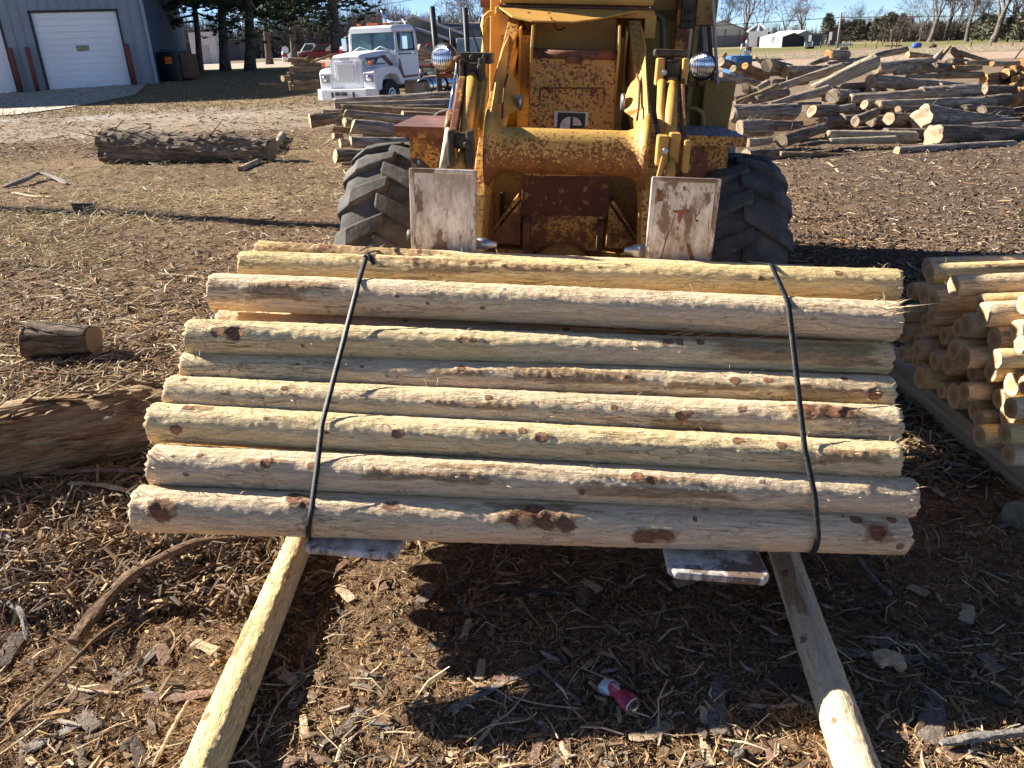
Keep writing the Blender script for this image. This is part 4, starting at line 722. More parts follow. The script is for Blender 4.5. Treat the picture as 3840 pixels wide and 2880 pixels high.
T = [
 ('C5', 850, 1395, 1440, 1210, 190, 130, 'dark mottled log with a round grey face, front left of the right heap', 'dark', END_GREY, .9),
 ('C5', 270, 1235, 685, 1205, 250, 225, 'short thick ridged log next to the loader step', 'grey', END_GREY, .2),
 ('C5', 380, 1425, 700, 1395, 120, 105, 'small grey log end under the short thick ridged log', 'grey', END_GREY, .1),
 ('C5', 150, 1020, 1050, 980, 250, 225, 'broad grey log resting level above the short thick one', 'grey', END_GREY, .4),
 ('C5', 660, 1190, 1100, 1180, 150, 130, 'dark log in the shade behind the mottled log', 'dark', END_GREY, .4),
 ('C5', 190, 890, 780, 660, 80, 130, 'tan log slanting up to the right above the broad grey log', 'orange', END_GREY, .9),
 ('C5', 480, 830, 915, 725, 110, 130, 'dark barked log tucked behind the tan slanting log', 'dark', END_GREY, .8),
 ('C5', 200, 815, 480, 760, 70, 80, 'thin log low behind the tan slanting log', 'grey', END_GREY, .8),
 ('C5', 1270, 700, 2125, 300, 150, 215, 'long sunlit log leaning up to the right across the heap', 'pale', END_GREY, .9),
 ('C5', 680, 895, 1500, 690, 60, 150, 'lower continuation log under the long leaning sunlit one', 'grey', END_GREY, .9),
 ('C5', 800, 660, 1690, 370, 100, 130, 'smoother brown log parallel above the long leaning one', 'grey', END_GREY, 1.),
 ('C5', 665, 345, 1000, 460, 190, 200, 'fat log with a wide lobed face pointing left at the top', 'dark', END_GREY, 1.6, 0),
 ('C5', 345, 355, 640, 500, 95, 110, 'log with a small orange face at the top left', 'dark', END_ORANGE, 1.2),
 ('C5', 905, 435, 1480, 405, 165, 120, 'straight log with a pale flat face beside the fat lobed log', 'grey', END_HEAP, .7),
 ('C5', 930, 510, 930, 620, 22, 20, 'short pale split stake standing under the pale faced log', 'pale', END_HEAP, .0),
 ('C5', 335, 650, 410, 720, 120, 120, 'short stub with a round whitish face near the loader tank', 'grey', END_GREY, .7),
 ('C5', 500, 690, 645, 610, 90, 120, 'small barked stub right of the whitish faced stub', 'grey', END_GREY, .4),
 ('C5', 1500, 205, 1750, 215, 140, 130, 'cut block with a wedge shaped orange face on the crest', 'grey', END_ORANGE, .5),
 ('C5', 1640, 130, 1750, 120, 45, 60, 'knobbly root piece on top of the wedge faced block', 'dark', END_GREY, .2),
 ('C5', 1230, 345, 1480, 260, 50, 80, 'dark log behind the wedge faced block', 'dark', END_GREY, .5),
 ('C5', 1480, 350, 2090, 240, 80, 70, 'log just behind the crest of the leaning sunlit log', 'grey', END_GREY, .9, .6),
 ('C5', 1500, 410, 2000, 320, 110, 100, 'log half buried above the brown parallel log', 'grey', END_GREY, .9, .5),
 ('C5', 1270, 500, 1620, 455, 80, 80, 'shaggy grey log above the middle of the brown parallel log', 'dark', END_GREY, .5),
 ('C5', 760, 600, 1200, 570, 110, 90, 'dark log in the hollow under the pale faced log', 'dark', END_GREY, .6, .5),
 ('C5', 1560, 775, 1880, 760, 200, 150, 'stump like log with a broad knobbly tan face mid heap', 'grey', END_GREY, .9),
 ('A4', 1012, 685, 1500, 655, 72, 85, 'log pointing at the knobbly tan face from the right', 'grey', END_HEAP, .3),
 ('A4', 1500, 640, 1885, 622, 80, 92, 'ragged end log overlapping on the right side of the heap', 'grey', END_GREY, .2, -.2),
 ('A4', 1152, 562, 1900, 605, 88, 46, 'large tapering log with a white oval face, centre right', 'grey', END_HEAP, .8),
 ('A4', 1108, 722, 1240, 715, 64, 60, 'short log with a white oval face left of its longer twin', 'grey', END_HEAP, .3),
 ('A4', 1203, 728, 1925, 712, 66, 84, 'long level log with a cream oval face below the ragged log', 'grey', END_HEAP, .7),
 ('A4', 1870, 712, 2000, 712, 70, 70, 'grey log butt at the far right end of the level log', 'grey', END_GREY, .1, .5),
 ('A4', 1340, 757, 1480, 762, 50, 55, 'small log with a pale face above the pink faced log', 'dark', END_HEAP, .4),
 ('A4', 1275, 822, 1460, 830, 88, 100, 'log with a pinkish round face left of the clover shaped face', 'dark', END_HEAP, .5),
 ('A4', 1500, 812, 2100, 815, 150, 30, 'fat tapering log with a split clover shaped pale face', 'grey', END_HEAP, 1.2, 0, .38),
 ('A4', 743, 768, 900, 765, 86, 90, 'log with a tall cream face in the middle of the heap', 'dark', END_HEAP, .5),
 ('A4', 785, 775, 1020, 745, 46, 62, 'thin log with a small round face beside the tall cream face', 'grey', END_HEAP, .7),
 ('A4', 1045, 838, 1190, 775, 72, 60, 'shattered hollow log pointing down left under the white faces', 'dark', END_GREY, .5, -.1),
 ('A4', 1585, 935, 2240, 925, 130, 80, 'big butt log with a huge buttressed face, front right of heap', 'dark', END_HEAP, .9, 0, .3),
 ('A4', 1560, 895, 2180, 858, 60, 58, 'long log lying along the top of the big butt log', 'grey', END_GREY, .5, .2),
 ('A4', 1650, 850, 2150, 825, 40, 26, 'thin pole on the long log above the big butt log', 'grey', END_GREY, .5, .3),
 ('A4', 1330, 1045, 2150, 998, 62, 58, 'straight log alone at the front edge of the right heap', 'grey', END_HEAP, .5),
 ('A4', 850, 930, 1460, 948, 60, 86, 'freshly peeled cream log with a dark right end', 'pale', END_GREY, .1, .1),
 ('A4', 868, 975, 1325, 965, 40, 56, 'whitish peeled log in front of the cream one', 'pale', END_GREY, .1),
 ('A4', 1255, 915, 1560, 925, 60, 80, 'shaded log between the cream log and the big butt log', 'dark', END_GREY, .3, .4),
 ('A4', 288, 1085, 525, 1072, 112, 105, 'low dark log with moss next to the right tyre', 'dark', END_GREY, .3),
 ('A4', 530, 1062, 1000, 1075, 34, 32, 'slim bark covered pole on the mud before the heap', 'orange', END_HEAP, .2),
 ('A4', 590, 1098, 955, 1110, 26, 34, 'slim pale peeled pole nearest the right tyre', 'pale', END_GREY, .2),
 ('C6', 170, 400, 940, 300, 190, 120, 'heavy log along the crest right of the leaning log', 'grey', END_GREY, .5, 0),
 ('C6', 120, 225, 580, 130, 90, 100, 'log slanting up behind the crest with a square cut end', 'grey', END_GREY, .5, .4, 0, 'r'),
 ('C6', 600, 205, 950, 225, 90, 40, 'split log with a light wedge face behind the crest', 'red', END_HEAP, .4, .3),
 ('C6', 1040, 265, 1195, 80, 60, 46, 'pale stub sticking up highest on the heap', 'orange', END_HEAP, .0, -.1, 0, 'r'),
 ('C6', 950, 300, 1090, 165, 80, 90, 'twisted grey log leaning against the upright stub', 'grey', END_GREY, .3),
 ('C6', 1215, 120, 1330, 260, 86, 100, 'dark log with a small pale end right of the upright stub', 'dark', END_GREY, .4),
 ('C6', 1310, 175, 1690, 285, 74, 50, 'dark log sliding down to the right from the crest', 'dark', END_GREY, .6),
 ('C6', 1400, 325, 1765, 310, 56, 80, 'smooth grey log with a rounded end at the back right', 'grey', END_GREY, .3, 0, 0, 'r'),
 ('C6', 1225, 402, 1612, 380, 92, 70, 'short log with an orange face below the smooth grey log', 'orange', END_ORANGE, .3),
 ('C6', 430, 450, 752, 420, 80, 86, 'grey log in the gap under the crest log', 'grey', END_GREY, .3),
 ('C6', 760, 420, 985, 405, 110, 80, 'broken hollow tan log under the crest', 'orange', END_HEAP, .3),
 ('C6', 960, 380, 1200, 400, 130, 150, 'black rotten stump piece below the upright stub', 'dark', END_GREY, .3, .1),
 ('C6', 1180, 310, 1420, 320, 110, 100, 'log with a rough brown face between stump and smooth log', 'dark', END_GREY, .4, .1),
 ('C6', 600, 510, 1045, 495, 60, 64, 'log in the second layer above the white faced tapering log', 'grey', END_GREY, .3, .2),
 ('C6', 1050, 490, 1640, 485, 100, 90, 'shaggy log behind the small end of the tapering log', 'orange', END_GREY, .3, .4),
 ('C3', 225, 860, 560, 960, 130, 100, 'dark twisted log behind the loader tank', 'dark', END_GREY, .6),
 ('C3', 230, 1040, 760, 1160, 90, 80, 'weathered ragged log low behind the loader tank', 'grey', END_GREY, .6),
 ('C3', 400, 950, 830, 1090, 100, 90, 'shaggy log running down beneath the orange faced log', 'dark', END_GREY, .9, .3),
 ('C3', 265, 790, 300, 730, 60, 60, 'brown stump by the loader mirror, beyond the heap', 'orange', END_ORANGE, .0),
 ('C3', 700, 790, 800, 870, 40, 46, 'broken reddish branch stub right of the blue machine', 'red', END_ORANGE, .1),
]
for t in T:
    reg, u0, v0, u1, v1, d0, d1, lab, bk, en, dY = t[:11]; yo = t[11] if len(t) > 11 else 0; fl = t[12] if len(t) > 12 else 0; en_ = t[13] if len(t) > 13 else 'l'
    plog(reg, u0, v0, u1, v1, d0, d1, lab, bk, en, dY, yo, flute=fl, ends=en_)
rnd = random.Random(8)
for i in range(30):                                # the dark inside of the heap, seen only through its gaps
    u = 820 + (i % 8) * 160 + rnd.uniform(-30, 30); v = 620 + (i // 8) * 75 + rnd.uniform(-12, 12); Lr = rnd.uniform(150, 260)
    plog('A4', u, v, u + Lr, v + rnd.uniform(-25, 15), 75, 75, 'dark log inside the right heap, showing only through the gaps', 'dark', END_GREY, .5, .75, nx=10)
# reddish logs stacked at the far right edge, faces toward the viewer
GO = 'orange faced logs stacked at the right edge'
OR = [(1655, 535, 60, 1), (1950, 470, 62, 1), (1670, 700, 56, 1), (1745, 755, 55, 0), (2185, 345, 85, 1), (2090, 540, 52, 1), (2045, 635, 42, 1), (2205, 600, 42, 1), (1870, 860, 62, 1), (2070, 840, 84, 0), (1895, 750, 30, 1), (1910, 375, 20, 1), (2080, 440, 30, 1), (1560, 745, 52, 1), (2195, 480, 46, 1), (2000, 745, 24, 1), (1685, 608, 22, 1), (2200, 860, 50, 0), (2180, 720, 62, 0), (2060, 375, 40, 0), (2130, 690, 40, 0)]
posw = ['uppermost', 'upper', 'middle', 'lower', 'lowest']
for i, (u, v, r, lit) in enumerate(OR):
    U, V = PX('C6', u, v); P = onY(U, V, 20.3 - .9 * (v - 340) / 520.); P[2] = max(P[2], r * .27125 / FPX * 20.); rr_ = r * .27125 / FPX * 19.4 * 1.0
    szn = 'large' if r > 58 else 'medium' if r > 38 else 'small'; vw = 'top' if v < 420 else 'upper' if v < 560 else 'middle' if v < 690 else 'bottom'; hw = 'left edge' if u < 1760 else 'middle' if u < 2030 else 'right edge'
    make_log('bark_log', P, P + np.array([2.1, 1.5 + .1 * (i % 3), .02]), rr_, rr_ * .85, BK['orange'], END_ORANGE, f'{szn} log, {"bright orange" if lit else "dull brown"} face, {vw} row {hw} of the edge stack, number {i + 1}' if False else f'{szn} {"bright orange" if lit else "dull brown"} cut face, {vw} row at the {hw} of the edge stack', 'log', GO, 'l', nx=14, seed=700 + i)
plog('C6', 1770, 330, 2140, 315, 80, 60, 'pale stripped slab lying on the orange faced stack', 'pale', END_ORANGE, .3, yabs=19.9, grp=GO)
plog('C6', 1780, 800, 2040, 580, 120, 90, 'fat barked log leaning down to the left in the orange stack', 'orange', END_ORANGE, .6, yabs=19.7, grp=GO)
plog('C6', 2080, 260, 2200, 110, 26, 20, 'thin dark branch sticking up behind the orange faced stack', 'dark', END_GREY, .1, yabs=21, grp=None)
for i in range(6): plog('C6', 1800 + 75 * i, 520 + 50 * (i % 4), 2000 + 75 * i, 510 + 50 * (i % 4), 110, 100, 'barked log deep in the orange faced stack, only partly visible', 'orange', END_ORANGE, .8, yabs=20.4, grp=GO, nx=10)
# stack to the left of the loader
GL = 'bark covered logs stacked left of the loader'
def yl_(V): return 13.2 + max(0, 660 - V) / 300. * 4.6
TL = [
 (620, 935, 1720, 865, 60, 55, 'shaggy log along the top of the left stack', 'grey', .2), (625, 975, 1720, 935, 60, 60, 'second log down on the left stack, sunlit split in its side', 'grey', .2),
 (695, 1000, 1700, 1040, 75, 75, 'third log down on the left stack with stringy bark', 'orange', .2), (720, 1045, 1540, 1120, 75, 70, 'log with a white weathered back in the left stack', 'grey', .4),
 (400, 1115, 690, 1080, 125, 95, 'stub with a round pale face sticking out at the left', 'dark', .3), (525, 1060, 700, 1050, 85, 80, 'log end above the pale faced stub', 'dark', .1),
 (790, 1165, 1300, 1215, 130, 120, 'thick smooth log in the middle of the left stack', 'grey', .4), (640, 1135, 780, 1140, 45, 50, 'small log end left of the thick smooth log', 'grey', .1),
 (715, 1130, 800, 1150, 90, 80, 'stub end wedged beside the thick smooth log', 'grey', .1), (610, 1190, 810, 1205, 60, 60, 'slim brown log below the small log end', 'orange', .1),
 (615, 1250, 700, 1250, 55, 50, 'stub low on the left side of the stack', 'dark', .1), (770, 1310, 1280, 1315, 105, 100, 'stout log in the lower half of the left stack', 'grey', .3),
 (675, 1320, 775, 1310, 80, 80, 'grey stub left of the stout lower log', 'grey', .1), (632, 1435, 1130, 1425, 120, 105, 'bottom log of the left stack, lying by the straw', 'dark', .3),
 (690, 1515, 925, 1500, 36, 40, 'thin pole on the ground before the left stack', 'orange', .1), (720, 1590, 905, 1545, 60, 50, 'short reddish chunk in front of the left stack', 'red', .1),
 (772, 1620, 850, 1610, 72, 70, 'stub with a white round face beside the left tyre', 'grey', .2), (960, 1000, 1650, 990, 60, 60, 'log half hidden in the upper left stack', 'dark', .2), (1250, 1060, 1700, 1075, 80, 60, 'log with brown bark near the chrome rod', 'orange', .2)]
for u0, v0, u1, v1, d0, d1, lab, bk, dY in TL: plog('A2', u0, v0, u1, v1, d0, d1, lab, bk, END_PALE, dY, grp=GL, yf=yl_, amp=.09)
for i, (u, v) in enumerate([(900, 1000), (1000, 1100), (900, 1240), (950, 1380), (1000, 1470), (800, 1080), (850, 1450)]): plog('A2', u, v, u + 520, v + 10, 110, 100, 'dark log at the back of the left stack', 'dark', END_GREY, .2, .9, grp=GL, yf=yl_, nx=10)
# stack beyond the truck's nose, and logs behind the truck
GF = 'logs in the far stack left of the truck'
TF = [(1400, 830, 1760, 835, 62, 60, 'top log of the far stack with a sawn end'), (1465, 890, 1905, 888, 48, 52, 'second log down in the far stack'), (1430, 945, 1890, 938, 62, 60, 'third log down in the far stack'),
 (1490, 975, 1865, 982, 34, 40, 'slim bright backed log in the far stack'), (1465, 1038, 1835, 1035, 60, 64, 'dark log above the round faced stub of the far stack'), (1325, 1088, 1420, 1080, 84, 84, 'stub with a round tan face at the far stack'),
 (1400, 1115, 1510, 1112, 50, 44, 'small log beside the tan faced stub'), (1420, 1165, 1825, 1108, 64, 50, 'slanting log low in the far stack'), (1470, 1212, 1835, 1200, 64, 60, 'bottom log of the far stack'),
 (1010, 1182, 1320, 1170, 74, 66, 'thick log on the lawn left of the far stack'), (1210, 1225, 1430, 1222, 66, 66, 'log on the lawn touching the far stack'), (1725, 862, 2015, 758, 26, 34, 'branch leaning over the top of the far stack'), (1640, 825, 1680, 780, 22, 20, 'broken stick on the far stack'), (1400, 1010, 1470, 1000, 40, 40, 'splintered log end in the far stack')]
for u0, v0, u1, v1, d0, d1, lab in TF: plog('C1', u0, v0, u1, v1, d0, d1, lab, 'dark' if 'dark' in lab else 'orange', END_PALE, .3, grp=GF, yabs=37.2 if v0 > 700 and u0 > 1300 else 41, nx=12, yoff=(1250 - v0) / 400.)
plog('C1', 1420, 1130, 1440, 1250, 30, 34, 'tan stake standing against the far stack', 'orange', END_PALE, 0., grp=None, yabs=36.6, nx=8)
for u0, v0, u1, v1, d0, d1, lab in [(1170, 470, 1390, 575, 100, 90, 'dark snarl of logs high behind the cab'), (1160, 605, 1400, 600, 60, 60, 'tan log behind the cab'), (1165, 680, 1330, 690, 70, 60, 'log behind the cab just above the frame'), (1180, 870, 1700, 870, 80, 80, 'long log lying behind the truck frame'), (1160, 545, 1380, 590, 50, 50, 'grey log under the dark snarl'), (1190, 800, 1420, 800, 60, 60, 'pale log between cab and frame')]:
    plog('C2', u0, v0, u1, v1, d0, d1, lab, 'orange' if 'tan' in lab else 'grey', END_PALE, .3, grp='logs behind the truck', yabs=40, nx=12)
# single logs and pieces nearer the viewer
P, Q = G(*PX('D', 232, 352)), G(*PX('D', 592, 348)); P[2] = .30; Q[2] = .2; P[1] += .1
lg_ = make_log('split_log', P, Q, .31, .21, BK['dark'], END_GREY, 'thick dark shredded log lying alone in the straw at left', 'log', None, 'l', nx=140, na=60, seed=61, shred=90, sw=1.5, amp=.2, bend=.03, flute=.15)
a = onY(*PX('A1', 700, 1055), P[1] + .0); b = onY(*PX('A1', 860, 1150), P[1]); m = MB(); m.tube([b + (0.1, 0, -.03), b, (a + b) / 2 - (0, 0, .03), a], [.06, .05, .035, .008], 7, flat=.5); q = m.build('splinter', BK['red']); q.parent = lg_; q.matrix_parent_inverse = lg_.matrix_world.inverted()
make_log('bark_log', G(*PX('A2', 60, 1420)) + (0, 0, .06), G(*PX('A2', 150, 1270)) + (0, 0, .07), .085, .08, BK['pale'], END_GREY, 'short whitish log at the right end of the dark shredded log', 'log', None, 'l', seed=63)
make_log('bark_log', G(*PX('D', 520, 370)) + (0, 0, .03), G(*PX('D', 562, 352)) + (0, 0, .04), .055, .05, BK['pale'], END_GREY, 'small pale stick log poking from under the dark shredded log', 'log', None, 'l', seed=64)
P, Q = onZ(*PX('D', 40, 745), .12), onZ(*PX('D', 184, 748), .11); P[1] += .1; Q[1] = P[1] - .02
make_log('log_chunk', P, Q, .125, .10, BK['dark'], END_GREY, 'short dark wedge shaped log chunk on the dirt at left', 'log', None, 'lr', nx=20, na=22, seed=65, shred=20, amp=.14)
P, Q = onZ(*PX('D', -260, 1010), .19), onZ(*PX('D', 420, 885), .17)
make_log('shredded_log', P, Q, .20, .165, BK['red'], END_GREY, 'big red brown shredded cedar log at the left edge', 'log', None, 'r', nx=220, na=90, seed=66, shred=80, sw=1.8, amp=.17, bend=.03)
P = onZ(*PX('B1', 380, 105), .05); make_log('log_chunk', P, P + (.3, .05, 0), .055, .05, BK['dark'], END_GREY, 'small dark block on the ground above the long shadow', 'log', None, 'l', seed=67)
# ------------------------------------------------------------------ the near stack of posts at the right, faces to the left
ES = [(298,225,110),(418,250,105),(553,318,120),(250,350,95),(350,370,110),(430,405,120),(610,410,95),(680,475,140),(400,480,95),(200,470,95),(300,520,110),(490,550,110),(567,535,140),(685,605,135),(773,565,120),(190,580,110),(370,560,80),(400,585,105),(275,620,100),(455,645,100),(553,668,120),(608,705,115),(785,712,110),(205,690,95),(335,665,110),(430,720,110),(270,730,80),(485,740,130),(548,790,115),(670,787,115),(300,780,90),(370,820,130),(740,858,135),(415,883,95),(600,890,105),(483,920,150),(685,950,120),(730,1010,170),(550,995,130),(605,1040,115),(690,1130,125),(750,1250,120),(830,1120,120),(850,980,120),(860,420,110),(850,860,110),(840,640,100)]
pts = []
for i, (u, v, h_) in enumerate(ES):
    U, V = PX('A6', u, v); d = ray(U, V); xe = 2.07; t = xe / d[0]; P = CAM + d * t; dep = t; r = h_ * .6928 / FPX * dep / 2 * 1.0; pts.append([P[1], P[2], r, u, v])
A_ = np.array([[p[0], p[1]] for p in pts]); Rr = np.clip(np.array([p[2] for p in pts]), .035, .075)
for it in range(150):
    for i in range(len(A_)):
        for j in range(i):
            d = A_[i] - A_[j]; L_ = np.hypot(*d); mn = (Rr[i] + Rr[j]) * .97
            if L_ < mn: q = d / (L_ + 1e-6) * (mn - L_) * .25; A_[i] += q; A_[j] -= q
    A_[:, 1] = np.maximum(A_[:, 1], .15 + Rr)
GS = 'posts in the near stack at the right, cut faces to the left'
order = sorted(range(len(ES)), key=lambda i: (round(-A_[i][1] / .125), A_[i][0])); rows = {}
for i in order: rows.setdefault(round(-A_[i][1] / .125), []).append(i)
ordn = ['first', 'second', 'third', 'fourth', 'fifth', 'sixth', 'seventh', 'eighth', 'ninth', 'tenth', 'eleventh', 'twelfth']
rs = sorted(rows); rng = np.random.RandomState(3)
for ri, rk in enumerate(rs):
    L_ = sorted(rows[rk], key=lambda i: -A_[i][0])
    for ci, i in enumerate(L_):
        jx = rng.uniform(-.06, .05); lit = 'brown hearted' if i % 3 == 0 else 'pale' if i % 3 == 1 else 'yellow'
        if i == 41 - 27: lit = 'silver grey'
        lab = f'{"silver grey" if i == 13 and False else lit} post face, {ordn[min(ri, 11)]} row down, {ordn[min(ci, 11)]} from the left in the near right stack'
        lab = f'post in row {ordn[min(ri, 11)]} from top, {ordn[min(ci, 11)]} from left, near right stack'
        make_post('fence_post', (2.07 + jx, A_[i][0], A_[i][1]), (4.5 + jx, A_[i][0] + rng.uniform(-.05, .05), A_[i][1] + rng.uniform(-.02, .02)), Rr[i], Rr[i] * .95, lab, GS, 500 + i, [(rng.uniform(.03, .3), rng.uniform(-.5, .5), .014)], [(.1, .35, rng.uniform(-.5, .5), .02)] if i % 2 else (), nx=150, na=26, fuzz=6, ends='l')
k = NT('plank_wood'); n = k.noise((12, 1.2, 40), det=5); PLANK = k.out(k.ramp(n, [(.3, (.33, .25, .16)), (.7, (.58, .46, .32))]), .85, k.bump(n, .006), 0, .2)
m = MB(); m.bb((2.17, 1.2, -.02), (2.29, 4.75, .145)); tag(m.build('timber_beam', PLANK, None, .006), 'squared timber lying on edge under the near right stack', 'timber')
m = MB(); m.bb((3.9, 1.2, -.02), (4.02, 4.75, .145)); tag(m.build('timber_beam', PLANK, None, .006), 'second timber carrying the hidden far ends of the near right stack', 'timber')
P = onZ(*PX('A6', 835, 1565), .06); make_log('log_chunk', P, P + np.array([.5, .2, 0]), .06, .055, BK['orange'], END_GREY, 'brown log end on the red sawdust at the right edge', 'log', None, 'l', seed=90)
# ------------------------------------------------------------------ ground litter
def litter(name, lab, n, seed, yr, xr, lr, wr, pal, lift, power=1.3, curl=.15, tilt=.25, mask=None, yawbias=None):
    rg = np.random.RandomState(seed); N = int(n * 1.0); u = rg.rand(N * 3)
    y = (yr[0] ** (1 - power) + u * (yr[1] ** (1 - power) - yr[0] ** (1 - power))) ** (1 / (1 - power)); x = rg.uniform(-1, 1, N * 3) * (.72 * y + .35) + .0
    keep = (x > xr[0]) & (x < xr[1])
    if mask is not None: keep &= mask(x, y, rg)
    x, y = x[keep][:N], y[keep][:N]; N = len(x)
    L = rg.uniform(0, 1, N) ** 2.2 * (lr[1] - lr[0]) + lr[0]; W = rg.uniform(wr[0], wr[1], N) * (.6 + .4 * L / lr[1]); T = W * rg.uniform(.25, .6, N)
    yaw = rg.uniform(0, 2 * PI, N) if yawbias is None else rg.normal(yawbias[0], yawbias[1], N); ti = rg.normal(0, tilt, N); ro = rg.uniform(-.6, .6, N)
    d = np.stack([np.cos(yaw) * np.cos(ti), np.sin(yaw) * np.cos(ti), np.sin(ti)], 1); s_ = np.stack([-np.sin(yaw), np.cos(yaw), np.zeros(N)], 1); up = np.cross(d, s_)
    s2 = s_ * np.cos(ro)[:, None] + up * np.sin(ro)[:, None]; up = np.cross(d, s2)
    c = np.stack([x, y, gh(x, y) + lift * rg.rand(N) + np.abs(np.sin(ti)) * L * .35 + T * .3], 1); cv = rg.normal(0, curl, (N, 2)) * L[:, None]
    V = np.zeros((N, 12, 3)); tp = rg.uniform(.25, 1, (N, 2))
    for k_, (f, wd) in enumerate(((-.5, tp[:, 0]), (0, np.ones(N)), (.5, tp[:, 1]))):
        cc = c + d * (L * f)[:, None] + (s2 * cv[:, :1] + up * np.abs(cv[:, 1:]) * .5) * (1 if f == 0 else 0)
        for q, (a, b) in enumerate(((-1, -1), (1, -1), (1, 1), (-1, 1))): V[:, k_ * 4 + q] = cc + s2 * (a * W * wd / 2)[:, None] + up * (b * T / 2)[:, None]
    fq = []
    for k_ in (0, 1):
        for q in range(4): fq.append([k_ * 4 + q, k_ * 4 + (q + 1) % 4, k_ * 4 + 4 + (q + 1) % 4, k_ * 4 + 4 + q])
    fq += [[3, 2, 1, 0], [8, 9, 10, 11]]; F = (np.array(fq)[None] + (np.arange(N) * 12)[:, None, None]).reshape(-1, 4)
    P = np.array(pal); col = P[rg.randint(0, len(P), N)] * rg.uniform(.6, 1.3, (N, 1)); C_ = np.repeat(col, 12, 0)
    o = link(name, npmesh(name, V.reshape(-1, 3), F, CHIP, C_)); return tag(o, lab, kind='stuff')
k = NT('chips'); CHIP = k.out(k.mix(1., k.attr().outputs['Color'], k.ramp(k.noise((60, 60, 60), det=5), [(.3, .6), (.7, 1.25)]), 'MULTIPLY'), .9, None, 0, .12)
BRN = [(.22, .13, .07), (.30, .185, .10), (.38, .24, .125), (.15, .10, .065), (.46, .31, .17), (.24, .175, .12)]
TAN = [(.46, .32, .17), (.55, .41, .24), (.38, .26, .13), (.62, .50, .33)]
GRY = [(.24, .19, .145), (.16, .125, .095), (.34, .28, .22), (.12, .09, .065)]
STR = [(.60, .50, .33), (.50, .39, .22), (.70, .62, .47), (.40, .29, .15)]
litter('fine_wood_fibre', 'fine brown bark fibre strewn over the foreground dirt', 110000, 1, (1.15, 4.8), (-4, 4), (.006, .04), (.0008, .0028), [(.42, .235, .11), (.31, .17, .08), (.54, .33, .16), (.60, .41, .21), (.19, .11, .06)], .012, 1.2, .25, .35)
litter('bark_chips', 'brown and grey bark chips scattered in the foreground', 6500, 2, (1.15, 5.0), (-4, 4), (.010, .085), (.004, .018), BRN + GRY, .012, 1.5, .08, .2)
litter('wood_slivers', 'pale wood slivers scattered in the foreground', 2600, 3, (1.15, 6.0), (-5, 5), (.03, .16), (.002, .008), TAN, .016, 1.4, .12, .2)
litter('straw_bits', 'pale straw and splinters over the middle of the yard', 30000, 4, (3.0, 22), (-16, 16), (.03, .22), (.003, .010), STR + BRN[1:3], .02, 1.7, .12, .12, lambda x, y, rg: rg.rand(len(x)) < np.where(x > 1.8, .18, .35 + .65 * sstep(-.35, .3, fbm(x * .6, y * .6, s=33))))
litter('brown_debris', 'dark bark debris over the middle of the yard', 26000, 5, (3.0, 20), (-14, 14), (.03, .16), (.006, .022), BRN + GRY, .02, 1.6, .1, .15)
litter('straw_mat', 'yellow straw lying thick at the left of the yard', 16000, 6, (7, 20), (-14, -1.2), (.06, .3), (.004, .010), [(.62, .49, .27), (.52, .40, .20), (.70, .60, .40)], .05, 1.2, .2, .25, lambda x, y, rg: rg.rand(len(x)) < sstep(-.1, .35, fbm(x * .35, y * .5, s=8)) + .7 * np.exp(-((x + 2.9) ** 2 + ((y - 13) / 1.8) ** 2) / 1.2))
litter('drive_debris', 'scattered bark and straw over the dirt drive at left', 4500, 8, (17, 36), (-26, 4), (.05, .3), (.012, .04), STR + BRN, .02, 1.3, .12, .15)
litter('mud_clods', 'small dark clods on the churned ground at right', 6000, 9, (5, 17), (2.2, 14), (.015, .06), (.012, .035), [(.14, .10, .07), (.19, .14, .10), (.24, .18, .13)], .02, 1.5, .1, .5)
litter('bark_heap_debris', 'shredded bark piled behind the left end of the bundle', 5000, 7, (2.3, 3.3), (-2.4, -.9), (.02, .14), (.003, .014), BRN + TAN[:1] + GRY, .06, 1.1, .2, .4)
